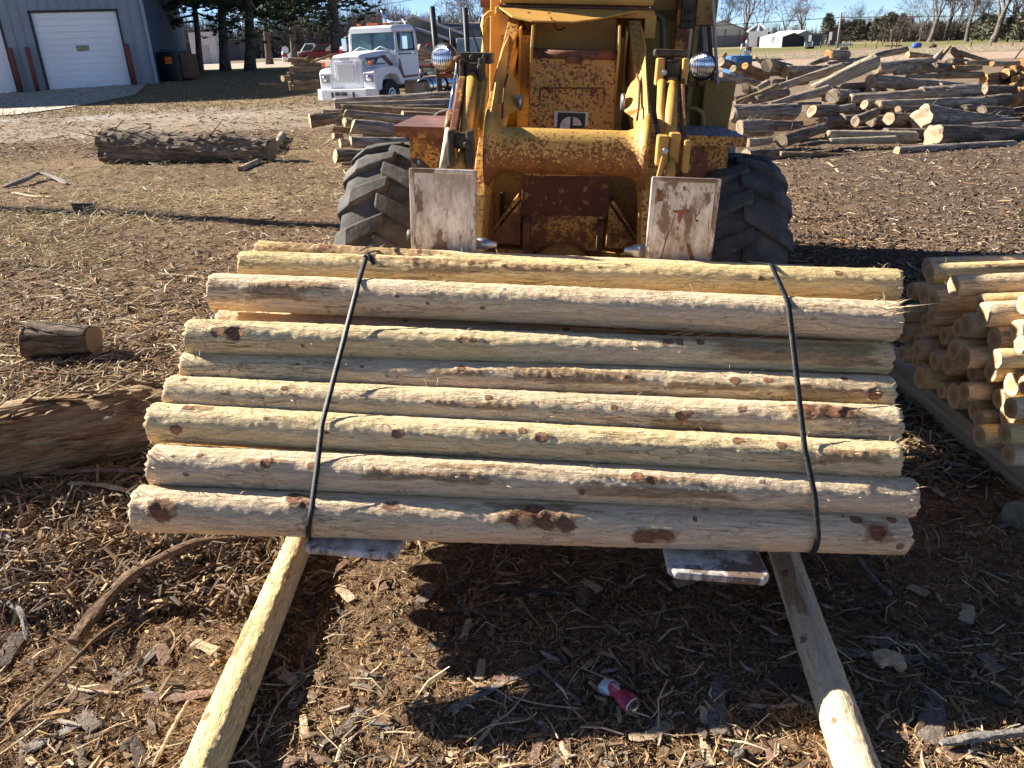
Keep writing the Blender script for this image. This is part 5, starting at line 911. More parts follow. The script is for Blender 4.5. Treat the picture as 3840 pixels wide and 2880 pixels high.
# pieces one can point at: bark slabs, sticks and splinters
def gp(reg, u, v, lift=.0): P = onZ(*PX(reg, u, v), .01); return np.array([P[0], P[1], float(gh(P[0], P[1])) + lift])
def pw(reg, u, v, w_): P = gp(reg, u, v); return w_ * ZR[reg][2] / FPX * ((P - CAM) @ cF)
def piece(reg, pts, w_, lab, mat='grey', name='bark_slab', cat='bark', flat=.2, lift=.012, seed=0, taper=None):
    P = [gp(reg, *q[:2], lift + (q[2] if len(q) > 2 else 0)) for q in pts]; wd = pw(reg, pts[0][0], pts[0][1], w_) / 2; Q = []; n = max(6, int(30 / (len(P) - 1)))
    for i in range(len(P) - 1):
        for t in np.linspace(0, 1, n, endpoint=False):
            p0, p1, p2, p3 = P[max(i - 1, 0)], P[i], P[i + 1], P[min(i + 2, len(P) - 1)]; Q.append(.5 * ((2 * p1) + (-p0 + p2) * t + (2 * p0 - 5 * p1 + 4 * p2 - p3) * t * t + (-p0 + 3 * p1 - 3 * p2 + p3) * t ** 3))
    Q.append(P[-1]); Q = np.array(Q); rg = np.random.RandomState(seed + int(abs(pts[0][0])) + 1); m_ = len(Q); T = np.linspace(0, 1, m_); fq_ = max(1.5, np.linalg.norm(Q[-1] - Q[0]) / (wd * 2) / 1.5); rad = wd * (taper(T) if taper else np.minimum(1, np.minimum(T, 1 - T) * 9 + .45)) * (1 + .25 * vn(T * fq_, T * 0 + seed, s=seed) + .04 * rg.uniform(-1, 1, m_))
    na = 12; V = []; 
    for i in range(m_):
        t = Q[min(i + 1, m_ - 1)] - Q[max(i - 1, 0)]; t /= np.linalg.norm(t) + 1e-9; a = np.cross(t, (0, 0, 1.)); a /= np.linalg.norm(a) + 1e-9; b = np.cross(a, t)
        for j in range(na): an = 2 * PI * j / na; e = 1 + .22 * float(vn(np.array(T[i] * 7 + j * 5.3), np.array(j * 1.7), s=seed)); cx_, sx_ = math.cos(an), math.sin(an); cx_ = math.copysign(abs(cx_) ** .6, cx_); sx_ = math.copysign(abs(sx_) ** .6, sx_); V.append(Q[i] + rad[i] * e * (cx_ * a + flat * sx_ * b))
    F = [(i * na + j, i * na + (j + 1) % na, (i + 1) * na + (j + 1) % na, (i + 1) * na + j) for i in range(m_ - 1) for j in range(na)] + [tuple(range(na))[::-1], tuple((m_ - 1) * na + j for j in range(na))]
    c0 = Q[0]; me = MB().add([v - c0 for v in V], F, 0, False); o = me.build(name, PIECE[mat], None, 0, Matrix.Translation(c0.tolist())); return tag(o, lab, cat, None, 'thing')
def m_piece(name, c1, c2, c3): k = NT(name); a = k.noise((70, 70, 70), det=6, rough=.7, rnd=True); b = k.noise((14, 14, 14), det=4, rnd=True); return k.out(k.mix(k.ramp(b, [(.4, 0.), (.7, .5)]), k.ramp(a, [(.3, c1), (.5, c2), (.7, c3)]), c1), .9, k.bump(a, .01), 0, .15)
PIECE = dict(grey=m_piece('grey_bark_piece', (.09, .07, .055), (.22, .18, .145), (.38, .33, .27)), brown=m_piece('brown_bark_piece', (.07, .04, .025), (.20, .125, .075), (.38, .26, .16)), pale=m_piece('pale_wood_piece', (.38, .27, .15), (.60, .46, .29), (.76, .63, .44)),
             red=m_piece('reddish_bark_piece', (.13, .07, .05), (.30, .19, .14), (.42, .29, .22)), silver=m_piece('weathered_wood_piece', (.12, .105, .09), (.28, .245, .21), (.42, .38, .33)), dark=m_piece('dark_bark_piece', (.04, .03, .025), (.10, .078, .06), (.19, .15, .12)))
piece('B2', [(430, 960), (560, 830, .03), (800, 660, .06), (1100, 530, .06), (1300, 470, .04), (1490, 430)], 75, 'long curved grey brown limb lying left of the yellow skid post', 'brown', 'broken_limb', 'limb', .7, .03, 1, lambda T: 1.25 - T * .95)
piece('B2', [(-60, 1480), (370, 1150, .03), (600, 935, .04), (815, 745)], 26, 'long straight dark stick pointing up right at lower left', 'brown', 'stick', 'stick', .9, .015, 2, lambda T: 1.1 - T * .5)
piece('B2', [(820, 1250), (1000, 1230), (1225, 1215)], 66, 'pinkish bark slab touching the yellow skid post from the left', 'red', seed=3)
piece('B2', [(110, 1570), (300, 1480), (465, 1400)], 62, 'grey split slab in the lower left foreground', 'silver', seed=4)
piece('B2', [(-20, 1610), (150, 1490), (285, 1395)], 16, 'thin pale stick in the lower left corner', 'pale', 'stick', 'stick', .8, .02, 5)
piece('B2', [(885, 1665), (1000, 1490, .02), (1100, 1325, .03)], 20, 'thin upright pointing stick left of the yellow skid post foot', 'pale', 'stick', 'stick', .8, .03, 6)
piece('B2', [(-40, 735, .02), (80, 780, .04), (145, 830, .04), (160, 935)], 30, 'bent pale branch at the left edge', 'silver', 'branch', 'branch', .9, .02, 7)
piece('B2', [(365, 1160, .02), (420, 1205), (560, 1225), (715, 1230)], 18, 'thin curved pale root below the long dark stick', 'pale', 'root', 'root', .8, .015, 8)
piece('B2', [(0, 1080), (60, 970), (115, 870)], 100, 'broad dark bark slab at the left edge', 'dark', seed=9)
piece('B2', [(640, 1180), (800, 1040), (925, 940)], 50, 'narrow grey bark strip in the left foreground', 'grey', seed=10)
piece('B2', [(275, 655), (400, 690), (530, 760)], 50, 'whitish bark flake below the bark heap', 'silver', seed=11)
piece('B2', [(410, 100, .06), (600, 115, .07), (760, 135, .05)], 34, 'light slab on the bark heap behind the bundle end', 'pale', seed=12)
piece('B2', [(310, 30, .06), (600, 40, .08), (880, 20, .06)], 50, 'pinkish bark strip on top of the bark heap', 'red', seed=13)
piece('B2', [(1190, 570), (1340, 485)], 42, 'short grey slat beside the curved limb', 'silver', seed=14)
piece('B2', [(1600, 1060), (1700, 1135)], 38, 'short pale chip in the shadow right of the yellow skid post', 'pale', seed=15)
piece('B2', [(1740, 1345), (1755, 1465)], 44, 'frayed bright chip on the dirt between the skid posts', 'pale', seed=16)
piece('B2', [(1500, 1530), (1600, 1290), (1740, 1140)], 12, 'thin long twig right of the yellow skid post', 'pale', 'twig', 'twig', .9, .02, 17)
piece('B2', [(1680, 700), (1850, 580), (2020, 470)], 52, 'brown slab under the left fork', 'brown', seed=18)
piece('B2', [(690, 1560), (760, 1480), (820, 1640)], 60, 'dark curled bark at the lower left', 'dark', seed=19)
piece('B2', [(700, 1650), (900, 1560), (1050, 1520)], 60, 'brown bark plate near the bottom edge at left', 'brown', seed=20)
piece('B3', [(820, 1320), (1100, 1180), (1385, 1040)], 52, 'grey weathered lath in the middle of the shadow', 'silver', seed=21)
piece('B3', [(1390, 1045), (1520, 1170), (1650, 1280)], 24, 'darker stick meeting the grey lath at its tip', 'grey', 'stick', 'stick', .7, .015, 22)
piece('B3', [(650, 1175), (760, 1080), (860, 975)], 50, 'tan bark strip at the edge of the bundle shadow', 'brown', seed=23)
piece('B3', [(1130, 500), (1450, 535), (1790, 570)], 56, 'dark blue grey slab deep in the shadow below the bundle', 'dark', seed=24)
piece('B3', [(780, 630), (1000, 650), (1210, 695)], 34, 'brown splinter in the upper part of the shadow', 'brown', seed=25)
piece('B3', [(1655, 1270), (1740, 1190), (1815, 1125)], 40, 'tan strip leaning on the red can', 'brown', seed=26)
piece('B3', [(985, 1525), (1060, 1450), (1125, 1370)], 34, 'yellow sliver below the grey lath', 'pale', seed=27)
piece('B3', [(1510, 1330), (1560, 1470), (1580, 1640)], 44, 'cracked brown splinter at the bottom middle', 'brown', seed=28)
piece('B3', [(1535, 1500), (1570, 1600), (1580, 1660)], 40, 'bright split wood at the bottom edge in the middle', 'pale', seed=29)
piece('B3', [(1350, 1660), (1400, 1500), (1440, 1400)], 60, 'upright reddish bark shards at the bottom middle', 'red', seed=30)
piece('B3', [(10, 1500), (150, 1400), (290, 1290)], 80, 'large grey bark plate at the foot of the yellow skid post', 'grey', seed=31)
piece('B3', [(310, 1370), (400, 1390), (480, 1400)], 70, 'flat grey bark chip beside the large grey plate', 'grey', seed=32)
piece('B3', [(1960, 1490), (2090, 1470), (2210, 1390)], 60, 'yellow torn wood lump near the bottom right of the can', 'pale', seed=33)
piece('B3', [(940, 1120), (985, 1160), (1020, 1190)], 14, 'small white twig above the grey lath', 'pale', 'twig', 'twig', .9, .02, 34)
for i, pt in enumerate([[(930, 1540), (1080, 1440), (1300, 1400), (1380, 1350)], [(1100, 1430), (1200, 1360), (1290, 1260), (1340, 1200)], [(1220, 1260), (1400, 1300), (1650, 1340)], [(1030, 1200), (1130, 1220), (1230, 1290)]]):
    piece('B3', pt, 9, ['pale twig arching low under the grey lath', 'pale twig curving up to the tip of the lath', 'long thin twig running right toward the can', 'short twig crossing under the grey lath'][i], 'pale', 'twig', 'twig', .9, .03, 35 + i)
piece('B4', [(1250, 310), (1340, 430), (1440, 545)], 30, 'grey forked root right of the grey skid post', 'silver', 'root', 'root', .8, .03, 41)
piece('B4', [(1150, 850), (1400, 880), (1640, 885)], 54, 'blue grey splintered board right of the skid post', 'silver', seed=42)
piece('B4', [(1275, 775), (1400, 790), (1590, 790)], 62, 'smooth grey bark slab above the splintered board', 'grey', seed=43)
piece('B4', [(1700, 1070), (1690, 1200), (1655, 1385)], 110, 'large upright grey bark slab at the lower right', 'grey', seed=44)
piece('B4', [(455, 1030), (440, 1180), (460, 1335)], 100, 'tall grey bark slab left of the grey skid post', 'grey', seed=45)
piece('B4', [(1960, 850), (2020, 900), (2060, 940)], 90, 'bluish grey bark chunk at the right', 'silver', seed=46)
piece('B4', [(1340, 965, .02), (1410, 955, .03), (1500, 960)], 90, 'tan knobbly wood lump right of the skid post', 'pale', 'wood_lump', 'wood', .7, .03, 47)
piece('B4', [(1720, 1420), (1950, 1380), (2250, 1330)], 64, 'grey round branch at the lower right edge', 'silver', 'branch', 'branch', .8, .03, 48, lambda T: .6 + .4 * T)
piece('B4', [(595, 1160), (750, 1165), (905, 1155)], 32, 'pale split lath in the shadow left of the grey skid post', 'pale', seed=49)
piece('B4', [(345, 1290), (375, 1400), (400, 1510)], 52, 'yellow split slat at the bottom edge', 'pale', seed=50)
piece('B4', [(600, 1420), (740, 1390), (910, 1400)], 90, 'flaky brown bark chunk at the bottom edge', 'brown', seed=51)
piece('B4', [(520, 1420), (550, 1440), (585, 1470)], 66, 'small round grey clod at the bottom', 'grey', 'clod', 'clod', .8, .02, 52)
piece('B4', [(1360, 1320), (1450, 1340), (1545, 1345)], 44, 'orange brown bark curl right of the lit end of the skid post', 'red', seed=53)
piece('B4', [(0, 1350), (90, 1320), (190, 1275)], 42, 'yellow broken slat at the bottom left of the shadow', 'pale', seed=54)
piece('B4', [(1520, 700), (1590, 760), (1650, 810)], 60, 'brown square bark flake in the right shadow', 'brown', seed=55)
piece('B4', [(1975, 725), (2030, 680), (2090, 635)], 28, 'light round stick in the right shadow', 'brown', 'stick', 'stick', .9, .02, 56)
piece('B4', [(640, 1060), (780, 1020), (930, 985)], 90, 'large dark bark sheet left of the skid post', 'dark', seed=57)
piece('B4', [(1630, 900), (1850, 1020), (2150, 1160)], 36, 'long brown limb running down right through the shadow', 'dark', 'limb', 'limb', .7, .02, 58)
piece('B4', [(1700, 1430), (1900, 1470), (2050, 1520)], 36, 'bright splinter near the lower right corner', 'pale', seed=59)
piece('B4', [(1065, 425), (1090, 480), (1120, 545)], 10, 'bent pale twig near the grey root', 'pale', 'twig', 'twig', .9, .02, 60)
rnd = random.Random(77); ad = ['brown', 'grey', 'dark', 'pale', 'reddish']; mk = ['brown', 'grey', 'dark', 'pale', 'red']
pl = [('left', 0, 600), ('centre left', 700, 1300), ('centre', 1500, 2300), ('centre right', 2300, 2900), ('right', 3000, 3700)]
for i in range(70):
    q = i % 5; U0 = rnd.uniform(pl[q][1], pl[q][2]); V0 = rnd.uniform(2150, 2860) if q else rnd.uniform(2000, 2860); c_ = rnd.randrange(5); a = rnd.uniform(0, PI); L_ = rnd.uniform(40, 95)
    if q == 1 and abs(U0 - (1120 - (V0 - 2020) * .42)) < 130: U0 += 260
    o = piece('F', [(U0, V0), (U0 + L_ * .5 * math.cos(a), V0 + .5 * L_ * math.sin(a)), (U0 + L_ * math.cos(a), V0 + L_ * math.sin(a))], rnd.uniform(18, 52), f'loose {ad[c_]} bark chip on the dirt, {pl[q][0]} foreground', mk[c_], 'bark_chip', 'bark', .16, .012, i + 80); o['group'] = f'loose {ad[c_]} chips on the {pl[q][0]} foreground'
# branches and slabs further out
piece('A1', [(40, 1570), (200, 1530, .05), (330, 1485, .08), (440, 1500, .05), (560, 1545)], 34, 'curved grey branch on the straw at the far left', 'silver', 'branch', 'branch', .9, .03, 61)
piece('A1', [(110, 1605), (250, 1635), (430, 1645)], 40, 'whitish slab below the curved grey branch', 'pale', seed=62)
piece('A4', [(620, 1030), (720, 998, .04), (1000, 1005, .03), (1300, 1025)], 10, 'long bent pale strip lying before the heap', 'silver', 'bark_strip', 'bark', .6, .02, 63)
piece('A4', [(850, 1115), (885, 1150), (930, 1190)], 16, 'pale slat on the mud near the peeled poles', 'pale', seed=64)
piece('A4', [(1100, 1090), (1200, 1070), (1290, 1050)], 12, 'thin pale slat pointing at the front log', 'pale', seed=65)
piece('B1', [(820, 445), (920, 455), (1030, 468)], 9, 'straight white stick left of the bundle', 'pale', 'stick', 'stick', .8, .015, 66)
piece('B1', [(150, 575), (350, 570), (520, 582)], 9, 'long thin bleached stick above the dark wedge chunk', 'pale', 'stick', 'stick', .8, .015, 67)
piece('B1', [(270, 495), (340, 510), (430, 530)], 16, 'short bleached splinter at the left', 'pale', seed=68)
piece('B1', [(120, 955), (350, 975), (560, 960), (760, 920)], 12, 'curved tan twig below the dark wedge chunk', 'brown', 'twig', 'twig', .9, .02, 69)
piece('B1', [(300, 1045), (340, 1075), (385, 1100)], 30, 'brown bark flake behind the big shredded log', 'brown', seed=70)
piece('B1', [(60, 420), (180, 405), (320, 430)], 24, 'dark bark strip in the left middle ground', 'dark', seed=71)
# crushed red and white drinks can
P = gp('B3', 1800, 1180, .03); Q = gp('B3', 1960, 1320, .035); M_, L_ = frame_of(P, Q); L_ = .125
k = NT('can_print'); sx = k.n('ShaderNodeSeparateXYZ'); k.l(k.tc.outputs['Object'], sx.inputs[0]); w1 = k.math('ADD', sx.outputs[0], k.math('MULTIPLY', sx.outputs[2], .7))
CANM = k.out(k.ramp(w1, [(.0, (.60, .66, .76)), (.046, (.60, .66, .76)), (.052, (.55, .06, .10)), (.10, (.50, .05, .09))], True), .35, k.bump(k.noise(30, det=3), .01), .3, .5)
m = MB(); nn = 20; V = []
for i, t in enumerate(np.linspace(0, 1, 14)):
    for j in range(nn):
        an = 2 * PI * j / nn; rr_ = .030 * (1 - .55 * math.exp(-((t - .5) / .16) ** 2) * (1 + .5 * math.sin(3 * an))) * (.86 if i in (0, 13) else 1) * (1 + .05 * math.sin(5 * an + 7 * t)); V.append((t * L_, rr_ * math.cos(an), rr_ * math.sin(an) * .75 + .012 * math.sin(PI * t)))
m.add(V, [(i * nn + j, i * nn + (j + 1) % nn, (i + 1) * nn + (j + 1) % nn, (i + 1) * nn + j) for i in range(13) for j in range(nn)], 0, True); can = m.build('drinks_can', CANM, None, 0, M_); tag(can, 'crushed red and white drinks can in the chips', 'can')
m = MB(); m.lathe([(.0, .028), (.003, .028), (.004, .024), (.001, .022), (.001, .002)], (L_, 0, 0), (1, 0, 0), 20); q = m.build('lid', STEEL, can); m = MB(); m.lathe([(0, .010), (.001, .010)], (L_ + .003, .008, 0), (1, 0, 0), 10); m.build('opening', DARKM, can)
def text(s_, size, mat, M, parent, name='lettering', ex=.001):
    cu = bpy.data.curves.new(name, 'FONT'); cu.body = s_; cu.size = size; cu.extrude = ex; cu.align_x = 'CENTER'; cu.align_y = 'CENTER'; cu.materials.append(mat)
    t_ = bpy.data.objects.new(name, cu); S.collection.objects.link(t_); bpy.context.view_layer.update(); me = bpy.data.meshes.new_from_object(t_); bpy.data.objects.remove(t_)
    o = bpy.data.objects.new(name, me); S.collection.objects.link(o); o.parent = parent; o.matrix_local = M; return o
text('GEN', .016, WHITE, Matrix.Translation((.060, -.002, .0335)) @ Matrix.Rotation(PI, 4, 'Z') @ Matrix.Rotation(0, 4, 'X'), can)
# ------------------------------------------------------------------ buildings, truck, cars and trees beyond the yard
# metal shop at the left
c0 = G(*PX('A1', 1310, 692)); sd = np.array([-.27, .963, 0]); fd = np.array([-.963, -.27, 0]); sd /= np.linalg.norm(sd); fd /= np.linalg.norm(fd); zb = .50
def W2(a, b, z): return np.array([c0[0], c0[1], zb]) + fd * a + sd * b + np.array([0, 0, z])
shop = empty('metal_shop'); tag(shop, 'blue grey sheet metal shop with white roll up doors at the left edge', 'building')
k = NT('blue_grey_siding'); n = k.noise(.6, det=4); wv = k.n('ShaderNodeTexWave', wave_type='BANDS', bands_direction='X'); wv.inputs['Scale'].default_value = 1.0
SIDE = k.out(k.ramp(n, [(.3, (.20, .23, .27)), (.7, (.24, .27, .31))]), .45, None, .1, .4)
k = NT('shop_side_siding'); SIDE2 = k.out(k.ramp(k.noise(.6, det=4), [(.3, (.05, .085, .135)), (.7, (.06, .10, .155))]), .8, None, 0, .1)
def wallprism(P, th, mat, name, par, bev=0): m = MB(); m.prism(P, th); return m.build(name, mat, par, bev)
Dl = [(4.55, 12.0), (17.1, 24.5)]; dh = 4.35
# door openings traced from the photograph, along the front wall
def fa(U, V): d = ray(U, V); nrm = sd; t = ((W2(0, 0, 0) - CAM) @ nrm) / (d @ nrm); P = CAM + d * t; return (P - W2(0, 0, 0)) @ fd, P[2] - zb
dr0 = fa(*PX('A1', 1105, 695))[0]; dr1 = fa(*PX('A1', 385, 712))[0]; dh = fa(*PX('A1', 970, 90))[1]; dr2 = fa(*PX('A1', 152, 725))[0]
WH = 6.0; m = MB()
def fbox(a0, a1, z0, z1, b0=-.0, b1=.18): m.prism([W2(a0, b0, z0), W2(a1, b0, z0), W2(a1, b0, z1), W2(a0, b0, z1)], sd * (b1 - b0))
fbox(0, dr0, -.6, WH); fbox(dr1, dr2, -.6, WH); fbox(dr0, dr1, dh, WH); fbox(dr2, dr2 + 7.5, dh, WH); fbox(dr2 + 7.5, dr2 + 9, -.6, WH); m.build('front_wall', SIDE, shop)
m = MB(); a = .25
while a < dr2 + 9:
    for da in (0,):
        if dr0 < a < dr1 or dr2 < a < dr2 + 7.5: fbox(a, a + .05, dh + .02, WH, -.045, -.0)
        else: fbox(a, a + .05, -.3, WH, -.045, -.0)
    a += .46
m.build('siding_ribs', SIDE, shop)
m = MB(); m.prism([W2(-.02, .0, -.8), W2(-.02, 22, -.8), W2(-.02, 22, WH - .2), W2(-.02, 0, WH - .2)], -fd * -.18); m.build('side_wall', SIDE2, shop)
for b in np.arange(.3, 22, .9): pass
m = MB(); m.prism([W2(-.05, -.05, -.3), W2(.12, -.05, -.3), W2(.12, -.05, WH), W2(-.05, -.05, WH)], sd * .16); m.build('corner_trim', plain('pale_trim_front', (.27, .31, .37), .5), shop); m = MB(); m.prism([W2(-.05, 21.9, -.3), W2(.1, 21.9, -.3), W2(.1, 21.9, WH - .2), W2(-.05, 21.9, WH - .2)], sd * .16); m.build('corner_trim', plain('pale_trim', (.33, .38, .44), .4), shop)
m = MB(); ew = (dr2 + 9); m.prism([W2(-.35, -.4, WH - .1), W2(ew / 2, -.4, WH + 2.6), W2(ew + .35, -.4, WH - .1), W2(ew + .35, -.4, WH + .05), W2(ew / 2, -.4, WH + 2.78), W2(-.35, -.4, WH + .05)], sd * 22.8); m.build('roof', plain('white_metal_roof', (.6, .62, .64), .4), shop)
m = MB(); m.prism([W2(0, .01, WH), W2(ew, .01, WH), W2(ew / 2, .01, WH + 2.6)], sd * .1); m.build('gable', SIDE, shop)
DW = plain('white_door', (.82, .84, .86), .4, var=.03, sc=.5)
for a0, a1 in ((dr0, dr1), (dr2, dr2 + 7.5)):
    m = MB(); n_ = 12
    for i in range(n_):
        z0, z1 = dh * i / n_, dh * (i + 1) / n_ - .018; m.prism([W2(a0 + .08, .10, z0), W2(a1 - .08, .10, z0), W2(a1 - .08, .10, z1), W2(a0 + .08, .10, z1)], sd * .04)
    m.prism([W2(a0, .15, .08), W2(a1, .15, .08), W2(a1, .15, dh), W2(a0, .15, dh)], sd * .02); d_ = m.build('roll_up_door', DW, shop)
    if a0 == dr0:
        p0, z0 = fa(*PX('A1', 742, 422)); p1, z1 = fa(*PX('A1', 625, 378)); m = MB(); m.prism([W2(p0, .085, z0), W2(p1, .085, z0), W2(p1, .085, z1), W2(p0, .085, z1)], sd * .02)
        k = NT('door_window_painted_reflection'); m.build('window', k.out(k.ramp(k.noise(2.2, det=3), [(.35, (.05, .12, .09)), (.5, (.30, .28, .12)), (.65, (.22, .06, .05))]), .2, None, 0, .5), d_)  # reflections painted into the pane as colour patches
    for a_, sx in ((a0, 1), (a1, -1)): m = MB(); m.prism([W2(a_, -.06, 0), W2(a_ + sx * .1, -.06, 0), W2(a_ + sx * .1, -.06, dh + .1), W2(a_, -.06, dh + .1)], sd * .2); m.build('door_trim', DARKM, shop)
    m = MB(); m.prism([W2(a0, -.06, dh), W2(a1, -.06, dh), W2(a1, -.06, dh + .1), W2(a0, -.06, dh + .1)], sd * .2); m.build('door_trim', DARKM, shop)
BOL = plain('maroon_bollard', (.20, .045, .04), .6)
for a_, lb in ((dr0 - .15, 'dark red bollard at the right side of the roll up door'), (dr1 + .35, 'dark red bollard between the two roll up doors, near the right one'), (dr2 - .2, 'dark red bollard at the edge of the left roll up door')):
    P = W2(a_, -.45, -.05); m = MB(); m.lathe([(0, .11), (2.05, .11), (2.11, .08), (2.13, .02)], (0, 0, 0), (0, 0, 1), 14); tag(m.build('bollard', BOL, None, 0, Matrix.Translation(P.tolist())), lb, 'bollard', 'bollards guarding the shop doors')
m = MB(); ap = [W2(-3.2, 0, -.02), W2(-.5, -.1, -.02), W2(30, -.1, -.02), W2(30, -9.5, -.05), W2(3.0, -9.5, -.05)]; ap = [G(*PX('A1', *q)) for q in ((-700, 745), (1330, 700), (1180, 740), (1050, 826), (640, 832), (-700, 905))]
ap = [np.array([q[0], q[1], float(base_h(q[0], q[1])) + .04]) for q in ap]
N_ = 26; top = [W2(31 - 31.0 * i / N_, -.05, 0) for i in range(N_ + 1)]; vv = []; 
for i in range(N_ + 1):
    a_ = 31 - 30.5 * i / N_; wd = 12.0 if a_ > 4 else 12.0 * (.35 + .65 * a_ / 4)
    for j in range(9): q = W2(a_, -.05 - wd * j / 8, 0); vv.append((q[0], q[1], float(base_h(q[0], q[1])) + .035))
m.add(vv, [(i * 9 + j, i * 9 + j + 1, (i + 1) * 9 + j + 1, (i + 1) * 9 + j) for i in range(N_) for j in range(8)], 0, True); tag(m.build('concrete_apron', plain('pale_concrete', (.52, .43, .33), .9, var=.1, sc=1.5)), 'pale concrete apron before the shop doors', kind='structure')
# bins at the shop corner
P = W2(-1.0, 1.2, 0); P[2] = float(base_h(P[0], P[1])); bn = empty('waste_tank', P, -.2); tag(bn, 'black square tank with an orange label against the shop side wall', 'tank')
m = MB(); m.bb((-.75, -.6, 0), (.55, .6, 1.45)); m.build('tank_body', plain('black_plastic', (.015, .015, .018), .4), bn, .06); m = MB(); m.bb((.57, -.5, .1), (1.0, .5, 1.3)); m.build('rust_panel', plain('brown_panel', (.12, .06, .04), .7), bn, .04)
m = MB(); m.bb((-.25, -.615, .85), (.15, -.602, 1.2)); m.build('orange_label', ORANGE, bn); m = MB(); m.bb((-.6, -.4, 1.46), (.5, .3, 1.6)); m.tube([(.3, -.62, 1.4), (.42, -.64, .9), (.5, -.62, .3)], .03, 6); m.tube([(.5, -.62, 1.3), (.6, -.64, .8), (.66, -.62, .3)], .03, 6); m.build('lid_and_hoses', plain('bluish_lid', (.05, .07, .10), .4), bn)
# --- truck
tp_ = np.array([-4.95, 27.2, 0.]); TR = math.radians(-25); tk = empty('semi_truck', tp_, TR); tk.scale = (.95, .95, .9); tag(tk, 'white tractor truck with a dark red and blue stripe, nose toward the viewer', 'truck')
def tpart(m, name, mat, bev=0, par=None): return m.build(name, mat, par or tk, bev)
def smooth_loft(secs, mat, name, bev=0):        # secs: list of (y, [(x, z) ...]) outlines joined along the truck
    m = MB(); n = len(secs[0][1]); V = [(x_, y_, z_) for y_, o_ in secs for x_, z_ in o_]
    m.add(V, [(i * n + j, i * n + (j + 1) % n, (i + 1) * n + (j + 1) % n, (i + 1) * n + j) for i in range(len(secs) - 1) for j in range(n)] + [tuple(range(n)), tuple((len(secs) - 1) * n + j for j in range(n))[::-1]]); return tpart(m, name, mat, bev)
def rr(x, z0, z1, r=.12, top=None): top = top or x; return [(-x, z0), (-x, z1 - r), (-top + r, z1), (top - r, z1), (x, z1 - r), (x, z0)]
hood = smooth_loft([(0, rr(.60, .85, 1.82, .10)), (.12, rr(.66, .85, 1.92, .14)), (1.0, rr(.72, .85, 2.0, .14)), (1.75, rr(.80, .85, 2.03, .14))], WHITE, 'hood', .03)
m = MB(); m.bb((-.46, -.025, .95), (.46, .0, 1.72)); g_ = tpart(m, 'grille_frame', WHITE, .02); k = NT('silver_mesh'); n = k.n('ShaderNodeTexChecker'); n.inputs['Scale'].default_value = 30; k.l(k.co(), n.inputs['Vector']); m = MB(); m.bb((-.33, -.035, 1.0), (.33, -.02, 1.62)); tpart(m, 'grille', k.out(k.mix(n.outputs['Fac'], (.38, .38, .38), (.72, .72, .71)), .4, None, .3), 0, g_)
for s_ in (-1, 1):
    m = MB(); P = [(-.02, .80), (-.02, 1.32), (.08, 1.45), (.35, 1.50), (1.25, 1.50), (1.55, 1.38), (1.85, 1.0), (1.90, .85), (1.60, .85), (1.50, 1.05), (1.30, 1.20), (.95, 1.24), (.62, 1.16), (.45, 1.0), (.38, .72), (.10, .70)]
    m.prism([(s_ * .64, y_, z_) for y_, z_ in P], (s_ * .50, 0, 0)); f_ = tpart(m, 'fender', WHITE, .05)
    m = MB(); m.bb((s_ * .70 if s_ > 0 else -1.06, -.05, 1.0), (1.06 if s_ > 0 else s_ * .70, -.015, 1.30)); tpart(m, 'lamp_bezel', plain('grey_bezel', (.35, .35, .36), .3), .01, f_)
    m = MB(); m.lathe([(0, .10), (.03, .09), (.05, .03)], (s_ * .90, -.05, 1.15), (0, -1, 0), 16); m.lathe([(0, .05), (.03, .04)], (s_ * 1.0, -.05, 1.09), (0, -1, 0), 10); tpart(m, 'headlight', CHROME, 0, f_)
    m = MB(); m.box((s_ * .95, .1, 1.62), (.13, .12, .16)); tpart(m, 'turn_signal', ORANGE, .02)
    wf = bpy.data.objects.new('wheel', None); S.collection.objects.link(wf); wf.parent = tk
    m = MB(); m.lathe([(-.14, .30), (-.14, .5), (-.1, .53), (.1, .53), (.14, .5), (.14, .30)], (s_ * .98, 1.0, .53), (1, 0, 0), 28); tpart(m, 'tyre', BLACKR, 0, wf); m = MB(); m.lathe([(.0, .31), (.1, .30), (.13, .2), (.10, .12), (.16, .10), (.17, .04)], (s_ * 1.0, 1.0, .53), (s_, 0, 0), 20); tpart(m, 'rim', WHITE, 0, wf)
m = MB(); m.prism([(-1.22, -.10, .42), (-.9, -.32, .42), (.9, -.32, .42), (1.22, -.10, .42), (1.22, .05, .42), (-1.22, .05, .42)], (0, 0, .38)); bu = tpart(m, 'bumper', WHITE, .03)
m = MB(); 
for x_ in (-.24, .05): m.bb((x_ - .08, -.335, .58), (x_ + .10, -.315, .70))
m.bb((-.1, -.33, .58), (-.06, -.315, .70)); tpart(m, 'bumper_slots', DARKM, 0, bu)
for x_ in (-.45, .42): m = MB(); m.bb((x_ - .04, -.335, .52), (x_ + .04, -.315, .70)); tpart(m, 'tow_hook_slot', DARKM, 0, bu)
m = MB(); m.bb((-1.0, .06, .76), (1.0, .2, .84)); tpart(m, 'red_underline', REDP)
